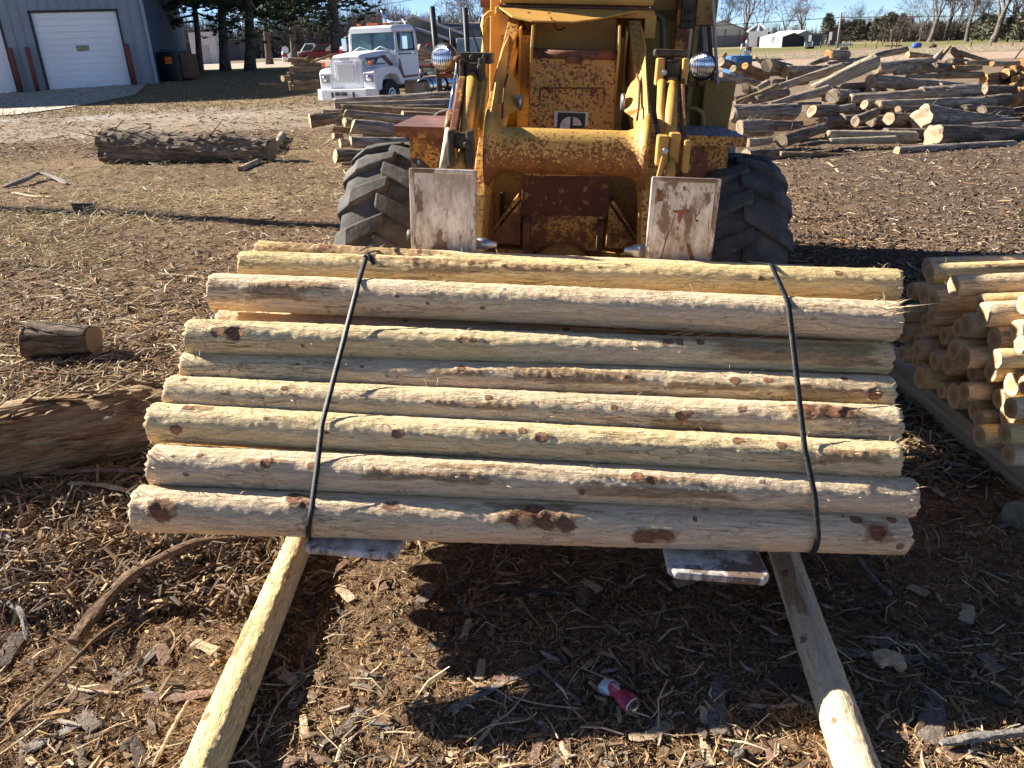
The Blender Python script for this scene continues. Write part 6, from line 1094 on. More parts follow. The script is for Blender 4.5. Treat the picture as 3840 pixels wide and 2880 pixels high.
# cab: front, sides, back, roof, with glass set in
cw, y0_, y1_ = 1.02, 1.72, 3.15
cabo = smooth_loft([(1.66, rr(cw * .93, .95, 1.98, .05)), (1.70, rr(cw, .95, 2.0, .05)), (3.10, rr(cw, .95, 2.0, .05)), (3.2, rr(cw * .93, .95, 2.0, .05))], WHITE, 'cab_lower', .03)
gz0, gz1 = 2.0, 2.62
for x_ in (-cw + .05, cw - .05): 
    for y_ in (1.75, 3.13): m = MB(); m.tube([(x_, y_, 1.95), (x_ * .95, y_ + (.06 if y_ < 2 else -.03), 2.68)], .055, 8); tpart(m, 'cab_pillar', WHITE)
smooth_loft([(1.66, rr(.86, 2.66, 2.76, .04)), (1.80, rr(.96, 2.64, 2.86, .1)), (2.9, rr(.97, 2.64, 2.90, .1)), (3.15, rr(.88, 2.64, 2.82, .08))], WHITE, 'cab_roof', .03)
k = NT('tinted_windscreen'); CGL = k.out(k.ramp(k.noise(1.2, det=3), [(.35, (.03, .07, .085)), (.7, (.13, .22, .24))]), .06, None, 0, .7)
m = MB(); m.prism([(-.90, 1.73, 1.98), (.90, 1.73, 1.98), (.86, 1.80, 2.66), (-.86, 1.80, 2.66)], (0, .02, 0)); ws = tpart(m, 'windscreen', CGL)
m = MB(); m.bb((-.015, 1.70, 1.98), (.015, 1.72, 2.66)); tpart(m, 'windscreen_divider', DARKM, 0, ws)
for x0 in (-.5, .35): m = MB(); m.tube([(x0 - .35, 1.70, 2.0), (x0, 1.66, 2.16), (x0 + .45, 1.69, 2.02)], .012, 5); tpart(m, 'wiper', WHITE)
for s_ in (-1, 1):
    m = MB(); m.prism([(s_ * (cw - .03), 1.95, 2.06), (s_ * (cw - .03), 2.85, 2.06), (s_ * (cw - .06), 2.82, 2.60), (s_ * (cw - .06), 2.05, 2.60)], (s_ * .015, 0, 0)); dr = MB().prism([(s_ * (cw - .01), 1.88, 1.03), (s_ * (cw - .01), 2.92, 1.03), (s_ * (cw - .01), 2.92, 1.98), (s_ * (cw - .01), 1.88, 1.98)], (s_ * .025, 0, 0)); do = tpart(dr, 'door', WHITE, .015); tpart(m, 'side_window', CGL, 0, do)
    m = MB(); m.bb((s_ * (cw + .02) - .02, 2.6, 1.88), (s_ * (cw + .02) + .02, 2.8, 1.91)); tpart(m, 'door_handle', CHROME, 0, do)
    m = MB(); m.tube([(s_ * (cw), 1.9, 2.6), (s_ * (cw + .25), 1.85, 2.5), (s_ * (cw + .25), 1.85, 2.0), (s_ * cw, 1.9, 1.95)], .012, 5); m.bb((s_ * (cw + .25) - .09, 1.83, 2.05), (s_ * (cw + .25) + .09, 1.87, 2.48)); tpart(m, 'mirror', CHROME)
    m = MB(); m.prism([(s_ * (cw + .017), 2.90, 2.06 - .02), (s_ * (cw + .017), 3.02, 2.04), (s_ * (cw - .02), 3.0, 2.6), (s_ * (cw - .02), 2.90, 2.6)], (s_ * .002, 0, 0)); tpart(m, 'rear_pillar', WHITE)
m = MB(); m.prism([(-.90, 3.14, 1.98), (.90, 3.14, 1.98), (.86, 3.08, 2.66), (-.86, 3.08, 2.66)], (0, .02, 0)); tpart(m, 'rear_window', CGL)
BL = plain('dark_blue_stripe', (.02, .035, .09), .4, var=.02); RD = plain('maroon_stripe', (.20, .03, .03), .4, var=.05)
X_ = cw + .028
def stripe(P, mat, x0=None): m = MB(); m.prism([(x_, y_, z_) for x_, y_, z_ in P], (.006, 0, 0)); return tpart(m, 'paint_stripe', mat)
stripe([(X_, 1.75, 1.90), (X_, 2.95, 1.90), (X_, 2.95, 1.86), (X_, 1.75, 1.86)], BL); stripe([(X_, 1.92, 1.13), (X_, 2.98, 1.13), (X_, 2.98, 1.06), (X_, 1.92, 1.04)], RD)
stripe([(X_, 1.70, 1.62), (X_, 1.70, 1.38), (X_, 1.92, 1.04), (X_, 2.04, 1.06), (X_, 2.02, 1.13)], RD)
m = MB(); m.prism([(.735, 1.02, 1.86), (.76, 1.30, 1.865), (.815, 1.74, 1.50), (.81, 1.70, 1.35)], (.012, 0, 0)); tpart(m, 'paint_stripe', RD)
m = MB(); m.prism([(.68, .18, 1.80), (.755, 1.12, 1.83), (.755, 1.20, 1.78), (.73, .90, 1.77), (.72, .75, 1.60), (.745, 1.25, 1.60), (.75, 1.30, 1.56), (.70, .45, 1.56)], (.014, 0, 0)); tpart(m, 'paint_stripe', BL)
stripe([(X_, 1.72, 1.72), (X_, 1.78, 1.72), (X_, 1.98, 1.18), (X_, 1.94, 1.18)], BL)
def ttext(s_, size, M, mat, par=None, nm='lettering'): return text(s_, size, mat, M, par or tk, nm, .004)
ttext('MACK', .14, Matrix.Translation((0, -.03, 1.765)) @ Matrix.Rotation(PI / 2, 4, 'X'), plain('chrome_letter', (.28, .28, .29), .3, .5))
ttext('Mack', .09, Matrix.Translation((.745, .55, 1.70)) @ Matrix.Rotation(PI / 2, 4, 'Z') @ Matrix.Rotation(PI / 2, 4, 'X'), WHITE)
m = MB(); m.lathe([(0, .10), (.006, .10)], (.69, .16 + .0, 1.62), (1, 0, 0), 18); em = tpart(m, 'round_emblem', BL); m = MB(); m.lathe([(.007, .075), (.010, .075)], (.69, .16, 1.62), (1, 0, 0), 18); tpart(m, 'emblem_face', WHITE, 0, em)
m = MB(); 
for x_ in (-.55, -.15, .0, .15, .55): m = MB(); m.box((x_, 1.85, 2.92), (.12, .1, .07)); tpart(m, 'roof_lamp', ORANGE, .01)
m = MB(); m.tube([(.25, 2.3, 2.9), (.25, 2.3, 3.2), (.20, 2.25, 3.38)], [.07, .07, .05], 10); tpart(m, 'exhaust_stack', plain('blue_steel_stack', (.25, .35, .6), .2, .8))
for x_, y_ in ((.45, 2.3), (.7, 2.9)): m = MB(); m.lathe([(0, .02), (.08, .03), (.10, .09), (.18, .09), (.22, .02)], (x_, y_, 2.88), (0, 0, 1), 12); tpart(m, 'roof_fitting', CHROME)
m = MB(); m.tube([(.1, 2.6, 3.0), (.8, 2.6, 3.0)], .02, 6); tpart(m, 'roof_rail', CHROME)
m = MB(); 
for s_ in (-1, 1): m = MB(); m.bb((s_ * .42 - .04, .2, .65), (s_ * .42 + .04, 8.2, .92)); tpart(m, 'frame_rail', DARKM)
m = MB(); m.lathe([(0, .29), (.02, .32), (1.75, .32), (1.77, .29)], (1.0, 3.35, .66), (0, 1, 0), 24); ft = tpart(m, 'fuel_tank', CHROME)
m = MB(); m.lathe([(0, .25), (.35, .25), (.38, .20)], (.98, 5.3, .72), (0, 1, 0), 20); tpart(m, 'air_tank', CHROME)
for y_ in (3.5, 4.1, 4.7): m = MB(); m.lathe([(0, .335), (.06, .335)], (1.0, y_, .66), (0, 1, 0), 24); tpart(m, 'tank_strap', DARKM, 0, ft)
m = MB(); m.bb((.85, 3.6, .98), (1.15, 4.9, 1.02)); tpart(m, 'tank_step', plain('tan_board', (.5, .38, .25), .8), 0, ft)
m = MB(); m.bb((.75, 2.45, .45), (1.15, 3.2, .80)); tpart(m, 'step_box', plain('tan_box', (.42, .30, .2), .7), .02)
for y_ in (6.4, 7.6):
    for s_ in (-1, 1): m = MB(); m.lathe([(-.28, .30), (-.28, .5), (-.24, .53), (.24, .53), (.28, .5), (.28, .30)], (s_ * .9, y_, .53), (1, 0, 0), 24); tpart(m, 'rear_wheel', BLACKR)
m = MB(); m.tube([(.3, 3.4, 1.0), (.5, 3.6, 1.5), (.7, 3.9, 1.3), (.6, 4.2, .95)], .03, 6); tpart(m, 'air_hose', BLACKR); m = MB(); m.tube([(.2, 3.4, .9), (.22, 3.45, 2.2)], .025, 6); tpart(m, 'hose_pole', plain('grey_pole', (.35, .3, .25), .6))
# two dark uprights behind the truck
for (u0, v0, u1, v1, lb) in ((1523, 57, 1580, 500, 'dark round stake rising behind the left headlight'), (1828, 70, 1855, 505, 'dark round stake nearer the loader, behind the truck')):
    V1, V0 = PX('A2', u1, v1), PX('A2', u0, v0); P = onY(*V1, 25.5); Q = onY(*V0, 25.5); P[2] = 0; m = MB(); c = P.copy(); m.tube([P - c, Q - c], .085 if u0 < 1700 else .08, 10); m.bb((-.15, -.15, .0), (.15, .15, .12)); tag(m.build('steel_stake', DARKM, None, 0, Matrix.Translation(c.tolist())), lb, 'stake', 'dark stakes behind the truck')
# red machine behind the cab
P = onY(*PX('C2', 1300, 700), 41); P[2] = 0; tz = empty('motor_cultivator', P, .3); tag(tz, 'small red engine machine with a knobbly wheel behind the truck cab', 'machine')
m = MB(); m.lathe([(-.12, .35), (-.12, .52), (.12, .52), (.12, .35)], (.7, 0, 1.1), (0, 1, 0), 20); 
for i in range(16): a = i * PI / 8; m.box((.7 + .53 * math.cos(a), 0, 1.1 + .53 * math.sin(a)), (.09, .26, .09))
m.build('knobbly_wheel', BLACKR, tz); m = MB(); m.bb((-.5, -.2, 1.0), (.3, .2, 1.5)); m.tube([(-.4, 0, 1.5), (.1, 0, 2.0), (.5, 0, 1.9)], .05, 6); m.build('red_engine_frame', REDP, tz, .05); m = MB(); m.bb((-.2, -.25, 1.15), (.2, -.2, 1.4)); m.build('engine_block', STEEL, tz); m = MB(); m.bb((-.5, -.15, .08), (.9, .15, .62)); m.build('stand', DARKM, tz)
# --- cars beyond
def car(U, V, Y, L_, H_, col, lab, rz, nm='parked_car', pick=False):
    P = onY(U, V, Y); P[2] = float(base_h(P[0], P[1])); c = empty(nm, P, rz); tag(c, lab, 'car', None)
    M_ = plain(nm + '_paint_' + lab[:5].strip(), col, .3, var=.03); h = H_
    O = [(-L_ / 2, .35), (-L_ / 2, .8), (-L_ / 2 + .35, .98), (-L_ * .22, 1.05), (L_ * .46, 1.08), (L_ / 2, .9), (L_ / 2, .35)]; m = MB(); m.prism([(x_, -.9, z_) for x_, z_ in O], (0, 1.8, 0)); m.build('body', M_, c, .08)
    O = [(-L_ * .2, 1.04), (-L_ * .06, h), (L_ * (.14 if pick else .40), h), (L_ * (.19 if pick else .46), 1.04)]; m = MB(); m.prism([(x_, -.78, z_) for x_, z_ in O], (0, 1.56, 0)); cb = m.build('roof', M_, c, .06)
    O2 = [(-L_ * .155, 1.1), (-L_ * .055, h - .1), (L_ * (.12 if pick else .36), h - .1), (L_ * (.15 if pick else .40), 1.1)]; m = MB(); m.prism([(x_, -.80, z_) for x_, z_ in O2], (0, 1.6, 0)); m.build('side_window', GLASSD, cb)
    for x_ in (-L_ * .33, L_ * .31):
        for s_ in (-1, 1): m = MB(); m.lathe([(-.1, .2), (-.1, .36), (.1, .36), (.1, .2)], (x_, s_ * .85, .36), (0, 1, 0), 18); m.build('wheel', BLACKR, c)
    m = MB(); m.bb((-L_ / 2 - .02, -.8, .6), (-L_ / 2 + .04, -.5, .78)); m.build('headlight', WHITE, c); return c
car(*PX('C1', 1700, 760), 108, 5.2, 1.95, (.75, .77, .8), 'white pickup parked beyond the far log stack', .12, 'pickup_truck', True); car(*PX('C1', 1860, 770), 92, 4.6, 1.7, (.16, .02, .03), 'maroon car parked right of the white pickup', .05)
car(*PX('C1', 1900, 750), 116, 4.8, 1.85, (.10, .015, .02), 'dark red car half hidden behind the maroon one', .1)
# striped barrel, drum and signs by the lot
P = onY(*PX('C1', 1360, 860), 100); P[2] = float(base_h(P[0], P[1])); m = MB(); m.lathe([(0, .28), (1.15, .22)], (0, 0, 0), (0, 0, 1), 16); bz = m.build('traffic_barrel', WHITE, None, 0, Matrix.Translation(P.tolist())); tag(bz, 'white and red traffic barrel beside the far log stack', 'barrel'); m = MB(); m.lathe([(.55, .262), (.95, .24)], (0, 0, 0), (0, 0, 1), 16); q = m.build('red_band', REDP, bz)
P = onY(*PX('A2', 797, 540), 42); P[2] = 0; m = MB(); m.lathe([(0, .62), (1.70, .62), (1.74, .58)], (0, 0, 0), (0, 0, 1), 24); dz_ = m.build('storage_drum', WHITE, None, 0, Matrix.Translation((P[0], P[1], .0))); tag(dz_, 'white drum with a dark red lid behind the truck hood', 'drum')
m = MB(); m.lathe([(1.74, .64), (2.02, .60), (2.1, .4), (2.12, .1)], (0, 0, 0), (0, 0, 1), 24); m.build('lid', plain('maroon_lid', (.28, .03, .035), .4), dz_)
P = onY(*PX('A2', 668, 500), 40); P[2] = 0; m = MB(); m.bb((-.4, -.5, 0), (.4, .5, 1.35)); rc = m.build('mower', plain('cream_body', (.6, .6, .6), .4), None, .1, Matrix.Translation(P.tolist())); tag(rc, 'small machine with a red hood left of the white drum', 'machine'); m = MB(); m.bb((-.3, -.5, 1.35), (.3, .3, 1.75)); m.build('red_hood', REDP, rc, .12)
P = onY(*PX('C1', 1362, 690), 110); gz = float(base_h(P[0], P[1])); m = MB(); m.tube([(0, 0, 0), (0, 0, P[2] - gz)], .05, 6); sg = m.build('round_sign', plain('sign_post', (.3, .3, .3), .6), None, 0, Matrix.Translation((P[0], P[1], gz))); tag(sg, 'round pale sign seen from behind near the road', 'sign'); m = MB(); m.lathe([(0, .45), (.02, .45)], (0, -.06, P[2] - gz), (0, -1, 0), 20); m.build('sign_disc', plain('sign_back', (.5, .55, .62), .5), sg)
# --- houses behind the truck
def gable(name, lab, U0, U1, Vb, Vt, Vr, Y, depth, wall, roofc, zb_=0., rz=0, over=.35):
    a, b = onY(U0, Vb, Y), onY(U1, Vb, Y); zt = onY((U0 + U1) / 2, Vt, Y)[2]; zr = onY((U0 + U1) / 2, Vr, Y)[2]; xl, xr = a[0], b[0]; xm = (xl + xr) / 2
    o = empty(name); tag(o, lab, 'building')
    m = MB(); m.prism([(xl, Y, zb_), (xr, Y, zb_), (xr, Y, zt), (xm, Y, zr), (xl, Y, zt)], (0, depth, 0)); m.build('walls', wall, o)
    sl = (zr - zt) / (xm - xl); m = MB(); t = .16
    m.prism([(xl - over, Y - over, zt - sl * over), (xm, Y - over, zr), (xr + over, Y - over, zt - sl * over), (xr + over, Y - over, zt - sl * over + t), (xm, Y - over, zr + t), (xl - over, Y - over, zt - sl * over + t)], (0, depth + 2 * over, 0)); m.build('roof', roofc, o)
    return o, xl, xr, zt, zr
HG = plain('grey_green_siding', (.235, .235, .21), .8, var=.05, sc=.4); HT = plain('tan_grey_siding', (.30, .265, .215), .8, var=.05); RW = plain('white_trim_roof', (.55, .53, .5), .7); SH = plain('brown_shingles', (.24, .20, .165), .9, var=.15, sc=2)
o, xl, xr, zt, zr = gable('grey_house', 'grey green gabled house behind the truck cab', *[PX('A2', q, 0)[0] for q in (1010, 1790)], 330, 130, 62, 60, 18, HG, RW); 
o, *_ = gable('garage_wing', 'smaller tan grey gable in front of the grey green house', *[PX('A2', q, 0)[0] for q in (1190, 1640)], 330, 147, 112, 57, 3, HT, RW)
a, b = onY(PX('A2', 1560, 0)[0], 300, 66), onY(2000, 300, 66); zt = onY(1750, 130, 66)[2]; zr = onY(1750, 88, 66)[2]
o = empty('long_low_building'); tag(o, 'long low building with a brown shingle roof behind the second stake', 'building'); m = MB(); m.bb((a[0], 66, 0), (b[0] + 14, 76, zt)); m.build('walls', HT, o); m = MB(); m.prism([(a[0], 65.6, zt), (b[0] + 14, 65.6, zt), (b[0] + 14, 71, zr), (a[0], 71, zr)], (0, 0, .2)); m.build('roof', SH, o)
q = onY(*PX('A2', 1925, 330), 65); m = MB(); m.box((q[0], 65.4, q[2]), (.9, .5, .7)); m.build('air_conditioner', plain('tan_ac', (.3, .28, .24), .6), o)
q0, q1 = onY(*PX('A2', 1710, 165), 60), onY(*PX('A2', 1875, 165), 60); t_ = onY(*PX('A2', 1800, 135), 60)[2]; b_ = onY(*PX('A2', 1800, 205), 60)[2]; o = empty('solar_panel_mount'); tag(o, 'tilted grey panel on a post beside the second stake', 'panel'); m = MB(); m.prism([(q0[0], 60, t_), (q1[0], 60, t_), (q1[0] - .0, 61, b_), (q0[0] + 1., 61, b_)], (0, .12, .0)); m.build('panel', plain('pale_blue_panel', (.34, .39, .44), .3), o); m = MB(); m.bb((q0[0] + 1.9, 60.6, 0), (q0[0] + 2.1, 60.8, b_ + .3)); m.build('post', DARKM, o)
P = onY(*PX('A2', 1840, 350), 58); m = MB(); m.bb((P[0] - .7, 58, 0), (P[0] + 3.2, 60, P[2])); bt = m.build('white_trailer', plain('trailer_white', (.6, .62, .63), .5), None, .05); tag(bt, 'white box trailer left of the loader handrail', 'trailer'); m = MB(); m.bb((P[0] - .5, 57.95, .8), (P[0] - .1, 57.99, P[2] - .2)); m.build('door', plain('trailer_grey', (.45, .47, .48), .5), bt)
U = PX('A2', 1790, 0)[0]; m = MB(); a = onY(*PX('A2', 1690, 262), 56); b = onY(*PX('A2', 1880, 255), 56); m.tube([(a[0], 56, 0), a, b, (b[0] + 1., 56, 0)], .06, 6); tag(m.build('swing_frame', plain('rust_pipe', (.2, .16, .13), .6)), 'thin pipe frame standing before the low building', 'frame')
for (u, v0, u1, v1, Y, lb) in ((725, 360, 740, 500, 44, 'weathered wooden pole left of the white drum'), (1590, 150, 1600, 330, 72, 'utility pole rising over the house roof')):
    P = onY(*PX('A2', u, v0), Y); Q = onY(*PX('A2', u1, v1), Y); m = MB(); m.tube([(0, 0, 0), (P[0] - Q[0], 0, P[2])], .13, 8); o = m.build('utility_pole', plain('pole_wood', (.16, .12, .09), .9), None, 0, Matrix.Translation((Q[0], Y, 0))); tag(o, lb, 'pole')
    if Y == 72: m = MB(); m.bb((P[0] - Q[0] - 1.1, -.1, P[2] - .7), (P[0] - Q[0] + 1.1, .1, P[2] - .55)); m.build('cross_arm', DARKM, o)
# low building and boxes beyond the pines
P = onY(*PX('C1', 430, 760), 150); o = empty('roadside_building'); tag(o, 'dark low building beyond the road behind the pines', 'building'); m = MB(); m.bb((P[0] - 4, 150, .8), (P[0] + 4, 156, 4.2)); m.build('walls', plain('dark_bldg', (.09, .09, .09), .8), o); m = MB(); m.bb((P[0] - 4.5, 149.5, 4.2), (P[0] + 4.5, 156.5, 4.6)); m.build('roof', SH, o)
P = onY(*PX('C1', 270, 780), 110); m = MB(); m.bb((P[0] - 1.8, 110, .8), (P[0] + 1.5, 113, 4.6)); o = m.build('white_shed', plain('shed_white', (.5, .48, .5), .6), None, .05); tag(o, 'small pale shed beyond the parking lot near the shop', 'shed'); m = MB(); m.bb((P[0] - .5, 109.9, .8), (P[0] + .5, 109.98, 3)); m.build('door', plain('shed_grey', (.35, .34, .36), .6), o)
o, *_ = gable('tan_house', 'tan house glimpsed between pine trunk and truck cab', PX('A2', 600, 0)[0], PX('A2', 780, 0)[0], 240, 178, 150, 78, 8, plain('tan_siding', (.38, .3, .2), .8), RW)
# --- farmyard at the right
HW = plain('beige_metal', (.46, .45, .38), .6, var=.03, sc=.2); DG = plain('dark_grey_metal', (.13, .14, .15), .5)
def FX(u): return 2640 + u * .27125
Yb = 148; o, xl, xr, zt, zr = gable('machine_shed', 'beige machine shed with a dark roof behind the loader door', FX(-60), FX(530), 175, 113, 80, Yb, 14, HW, DG); m = MB(); m.bb((xl, Yb - .08, 0), (xr, Yb - .003, 1.9)); m.build('lower_band', DG, o)
for a_, b_ in ((185, 285), (292, 485)): m = MB(); a1, b1 = onY(FX(a_), 150, Yb)[0], onY(FX(b_), 150, Yb)[0]; z1 = onY(2750, PX('C3', 0, 425)[1], Yb)[2]; m.bb((a1, Yb - .10, 1.9), (b1, Yb - .02, z1)); m.bb((a1 - .15, Yb - .06, z1), (b1 + .15, Yb - .01, z1 + .25)); m.build('door', HW if 0 else plain('beige_door', (.43, .42, .35), .6), o)
for a_ in (286, 484): m = MB(); a1 = onY(FX(a_), 150, Yb)[0]; m.bb((a1 - .1, Yb - .16, .08), (a1 + .12, Yb - .11, z1)); m.build('door_trim', DG, o)
P = onY(FX(560), 165, 150); m = MB(); m.bb((P[0] - 1.6, 150, 0), (P[0] + .2, 153, 1.6)); rs = m.build('red_shed', plain('bright_red', (.5, .04, .03), .6)); tag(rs, 'small red shed between the beige shed and the white one', 'shed'); m = MB(); m.bb((P[0] - 1.8, 149.8, 1.6), (P[0] + 3.5, 153.2, 1.9)); m.bb((P[0] + .22, 150, 0), (P[0] + 3.2, 153, 1.6)); m.build('grey_lean_to', plain('bluegrey', (.22, .24, .27), .7), rs)
FW = plain('farm_white', (.72, .73, .74), .6, var=.03, sc=.3)
a, b = onY(FX(602), 176, 136), onY(FX(862), 176, 136); zt = onY(FX(720), PX('C3', 0, 432)[1], 136)[2]; w_ = b[0] - a[0]; o = empty('white_granary'); tag(o, 'square white granary with a pointed frame roof', 'building')
m = MB(); m.prism([(a[0], 136, 0), (b[0], 136, 0), (b[0], 136, zt), (a[0], 136, zt)], (.31 * w_, .95 * w_, 0)); m.build('walls', FW, o); ap_ = (a[0] + w_ * .66, 136 + w_ / 2, onY(FX(800), PX('C3', 0, 330)[1], 136)[2]); k_ = [(a[0] - .2, 135.8, zt), (b[0] + .2, 135.8, zt), (b[0] + .2 + .31 * w_, 136.2 + w_, zt), (a[0] - .2 + .31 * w_, 136.2 + w_, zt)]
m = MB(); m.add(k_ + [ap_], [(0, 1, 4), (1, 2, 4), (2, 3, 4), (3, 0, 4), (0, 3, 2, 1)]); m.build('roof', plain('grey_mesh_roof', (.33, .31, .29), .8), o)
for q in k_ + [((k_[0][0] + k_[1][0]) / 2, 135.8, zt)]: m = MB(); m.tube([q, ap_], .16, 6); m.build('roof_rib', FW, o)
dx0, dx1 = onY(FX(732), 176, 136)[0], onY(FX(832), 176, 136)[0]; dz1 = onY(FX(780), PX('C3', 0, 512)[1], 136)[2]; m = MB(); m.bb((dx0, 135.9, 0), (dx1, 135.98, dz1)); m.build('door', plain('brown_door', (.09, .07, .07), .7), o)
# round topped white shed with a dark open front and a star
Yq = 125; xs_ = [onY(FX(u), 170, Yq)[0] for u in (1075, 1390)]; prof = [(1075, 655), (1088, 510), (1245, 458), (1390, 500), (1392, 655)]; Pf = [onY(*PX('C3', u, v), Yq) for u, v in prof]; Pf[0][2] = Pf[-1][2] = 0
o = empty('open_front_shed'); tag(o, 'white metal shed with an open dark front and a star on its side', 'building'); ex_ = np.array([-.4, 9.5, 0])
m = MB(); n = len(Pf); V = [p for p in Pf] + [p + ex_ for p in Pf]; m.add(V, [(i, i + 1, n + i + 1, n + i) for i in range(n - 1)] + [tuple(n + i for i in range(n))]); m.build('shell', FW, o)
m = MB(); m.tube(Pf, .10, 6); m.build('front_trim', plain('tan_trim', (.3, .24, .18), .7), o)
m = MB(); c_ = np.array([(Pf[0][0] + Pf[-1][0]) / 2, Yq + 1.5, 0]); m.add([p * np.array([.999, 1, .99]) + np.array([.02, .25, 0]) for p in Pf] + [p + np.array([.02, .35, 0]) for p in Pf], [tuple(range(5))[::-1], tuple(range(5, 10))]); m.build('interior_shade_sheet', plain('painted_shed_shade', (.05, .055, .06), .9), o)  # dark sheet just behind the opening, painted as the shade inside the shed
for i, x_ in enumerate((1.5, 4.5, 7.5)): m = MB(); m.bb((Pf[0][0] + x_, Yq + .6, 0), (Pf[0][0] + x_ + 1.6, Yq + 1.8, 1.2 + .3 * i)); m.build('stored_crate', plain('stored_%d' % i, (.12, .12, .13), .8), o)
sc_ = (Pf[0] + Pf[1]) / 2 + ex_ * .42 + np.array([0, 0, .5]); un = ex_ / np.linalg.norm(ex_); star = []; nn_ = np.cross(un, (0, 0, 1.)); nn_ = nn_ * (-1 if nn_[1] > 0 else 1)
for i in range(10): r_ = .95 if i % 2 == 0 else .38; a_ = PI / 2 + i * PI / 5; star.append(sc_ + un * r_ * math.cos(a_) * 1.2 + np.array([0, 0, r_ * math.sin(a_)]) + nn_ * .12)
m = MB(); m.prism(star, nn_ * .04); m.build('star', plain('star_grey', (.2, .2, .21), .7), o)
BG_ = plain('blue_grey_metal', (.27, .31, .38), .5); o, *_ = gable('blue_grey_barn', 'blue grey barn behind the open front shed', FX(1290), FX(1480), 172, PX('C3', 0, 468)[1], PX('C3', 0, 430)[1], 133, 12, BG_, FW)
a, b = onY(FX(1470), 172, 140), onY(FX(1652), 172, 140); z1 = onY(FX(1550), PX('C3', 0, 482)[1], 140)[2]; m = MB(); m.bb((a[0], 140, 0), (b[0], 149, z1)); o = m.build('lean_to_shed', BG_); tag(o, 'low blue grey lean to at the right of the farm buildings', 'shed'); m = MB(); m.bb((a[0], 139.7, z1), (b[0] + .3, 149.3, z1 + .18)); m.build('roof', plain('brown_edge', (.22, .18, .15), .7), o)
# livestock panels
PW = plain('pen_white', (.62, .63, .62), .5); PG = plain('pen_grey', (.22, .20, .18), .7)
for i, (u0, u1, mt, lb) in enumerate(((1392, 1498, PW, 'white slatted gate panel beside the open front shed'), (1505, 1610, PG, 'grey pen panel right of the white gate'), (1612, 1712, PG, 'grey pen panel in the middle of the livestock pen'), (1715, 1815, PG, 'grey pen panel left of the white pen panels'), (1840, 1920, PW, 'white pen panel with broad slats'), (1925, 2010, PW, 'white pen panel at the right end'), (2015, 2052, PG, 'dark end panel of the livestock pen'))):
    a, b = onY(FX(u0), 178, 107), onY(FX(u1), 178, 107); zt = onY(FX(u0), PX('C3', 0, 590)[1], 107)[2]; m = MB(); nb = 4
    for j in range(nb): z_ = .12 + (zt - .2) * j / (nb - 1); m.bb((a[0], 107, z_ * .9), (b[0], 107.05, z_ * .9 + (.08 if mt is PW else .04)))
    m.bb((a[0] - .05, 106.97, 0), (a[0] + .02, 107.08, zt + .08)); m.bb((b[0] - .04, 106.97, 0), (b[0], 107.08, zt + .08)); tag(m.build('pen_panel', mt), lb, 'fence panel', 'panels of the livestock pen', 'thing')
P = onY(FX(1475), 178, 104); m = MB(); m.prism([(P[0] - .5, 104, .28), (P[0] + .5, 104, .28), (P[0] + .4, 104, .01), (P[0] - .42, 104, .01)], (0, 1, 0)); tag(m.build('feed_trough', DARKM), 'dark feed trough in front of the pen', 'trough')
P = onY(FX(1900), PX('C3', 0, 170)[1], 100); Q = onY(FX(1852), PX('C3', 0, 590)[1], 100); m = MB(); m.tube([(0, 0, 0), (P[0] - Q[0], 0, P[2])], [.17, .12], 8); up = m.build('utility_pole', plain('grey_pole_wood', (.27, .22, .18), .9), None, 0, Matrix.Translation((Q[0], 100, 0))); tag(up, 'leaning wooden utility pole by the livestock pen', 'pole')
zw = onY(FX(1900), PX('C3', 0, 240)[1], 100); m = MB(); m.tube([zw + np.array([-60, 45, .6]), zw + np.array([-28, 20, -.6]), zw], .035, 4); m.tube([zw, zw + np.array([35, 10, -.6]), zw + np.array([75, 20, 2.5])], .035, 4); m.build('power_wire', DARKM, up).matrix_parent_inverse = up.matrix_world.inverted()
m = MB(); a, b = onY(1420, 20, 70), onY(1600, -10, 60); m.tube([onY(1200, 25, 80), a, b], .02, 4); tag(m.build('overhead_wire', DARKM), 'overhead wire crossing the sky above the truck', 'wire')
m = MB(); m.tube([(0, 0, 0), (.1, 0, 9.5)], [.17, .13], 10); tag(m.build('utility_pole', plain('yard_pole_wood', (.2, .15, .1), .9), None, 0, Matrix.Translation((-14.6, 14.1, 0))), 'pole left of the picture whose long thin shadow crosses the yard', 'pole')
# blue log splitting machine behind the heap
P = onY(FX(520), PX('C3', 0, 850)[1], 24.); z1 = onY(FX(520), PX('C3', 0, 770)[1], 24.)[2]; hw = (onY(FX(668), 230, 24)[0] - onY(FX(370), 230, 24)[0]) / 2; o = empty('blue_machine', (P[0], 24., 0)); tag(o, 'blue boxed engine machine standing behind the right log heap', 'machine')
BLU = plain('machine_blue', (.05, .17, .36), .4, var=.15); m = MB(); m.bb((-hw, 0, z1 - .75), (hw, .8, z1)); m.build('blue_box', BLU, o, .02)
for x_ in (-hw, hw - .1): m = MB(); m.bb((x_, .1, 0), (x_ + .1, .2, z1 - .7)); m.build('leg', DARKM, o)
m = MB(); m.bb((-hw - .015, -.02, z1 - .7), (-hw * .5, -.005, z1 - .03)); m.build('light_panel', plain('light_blue', (.25, .5, .75), .4), o); m = MB(); m.lathe([(0, .16), (.01, .16)], (.15, -.01, z1 - .3), (0, -1, 0), 18); m.build('round_mark', plain('dark_blue', (.03, .07, .16), .4), o)
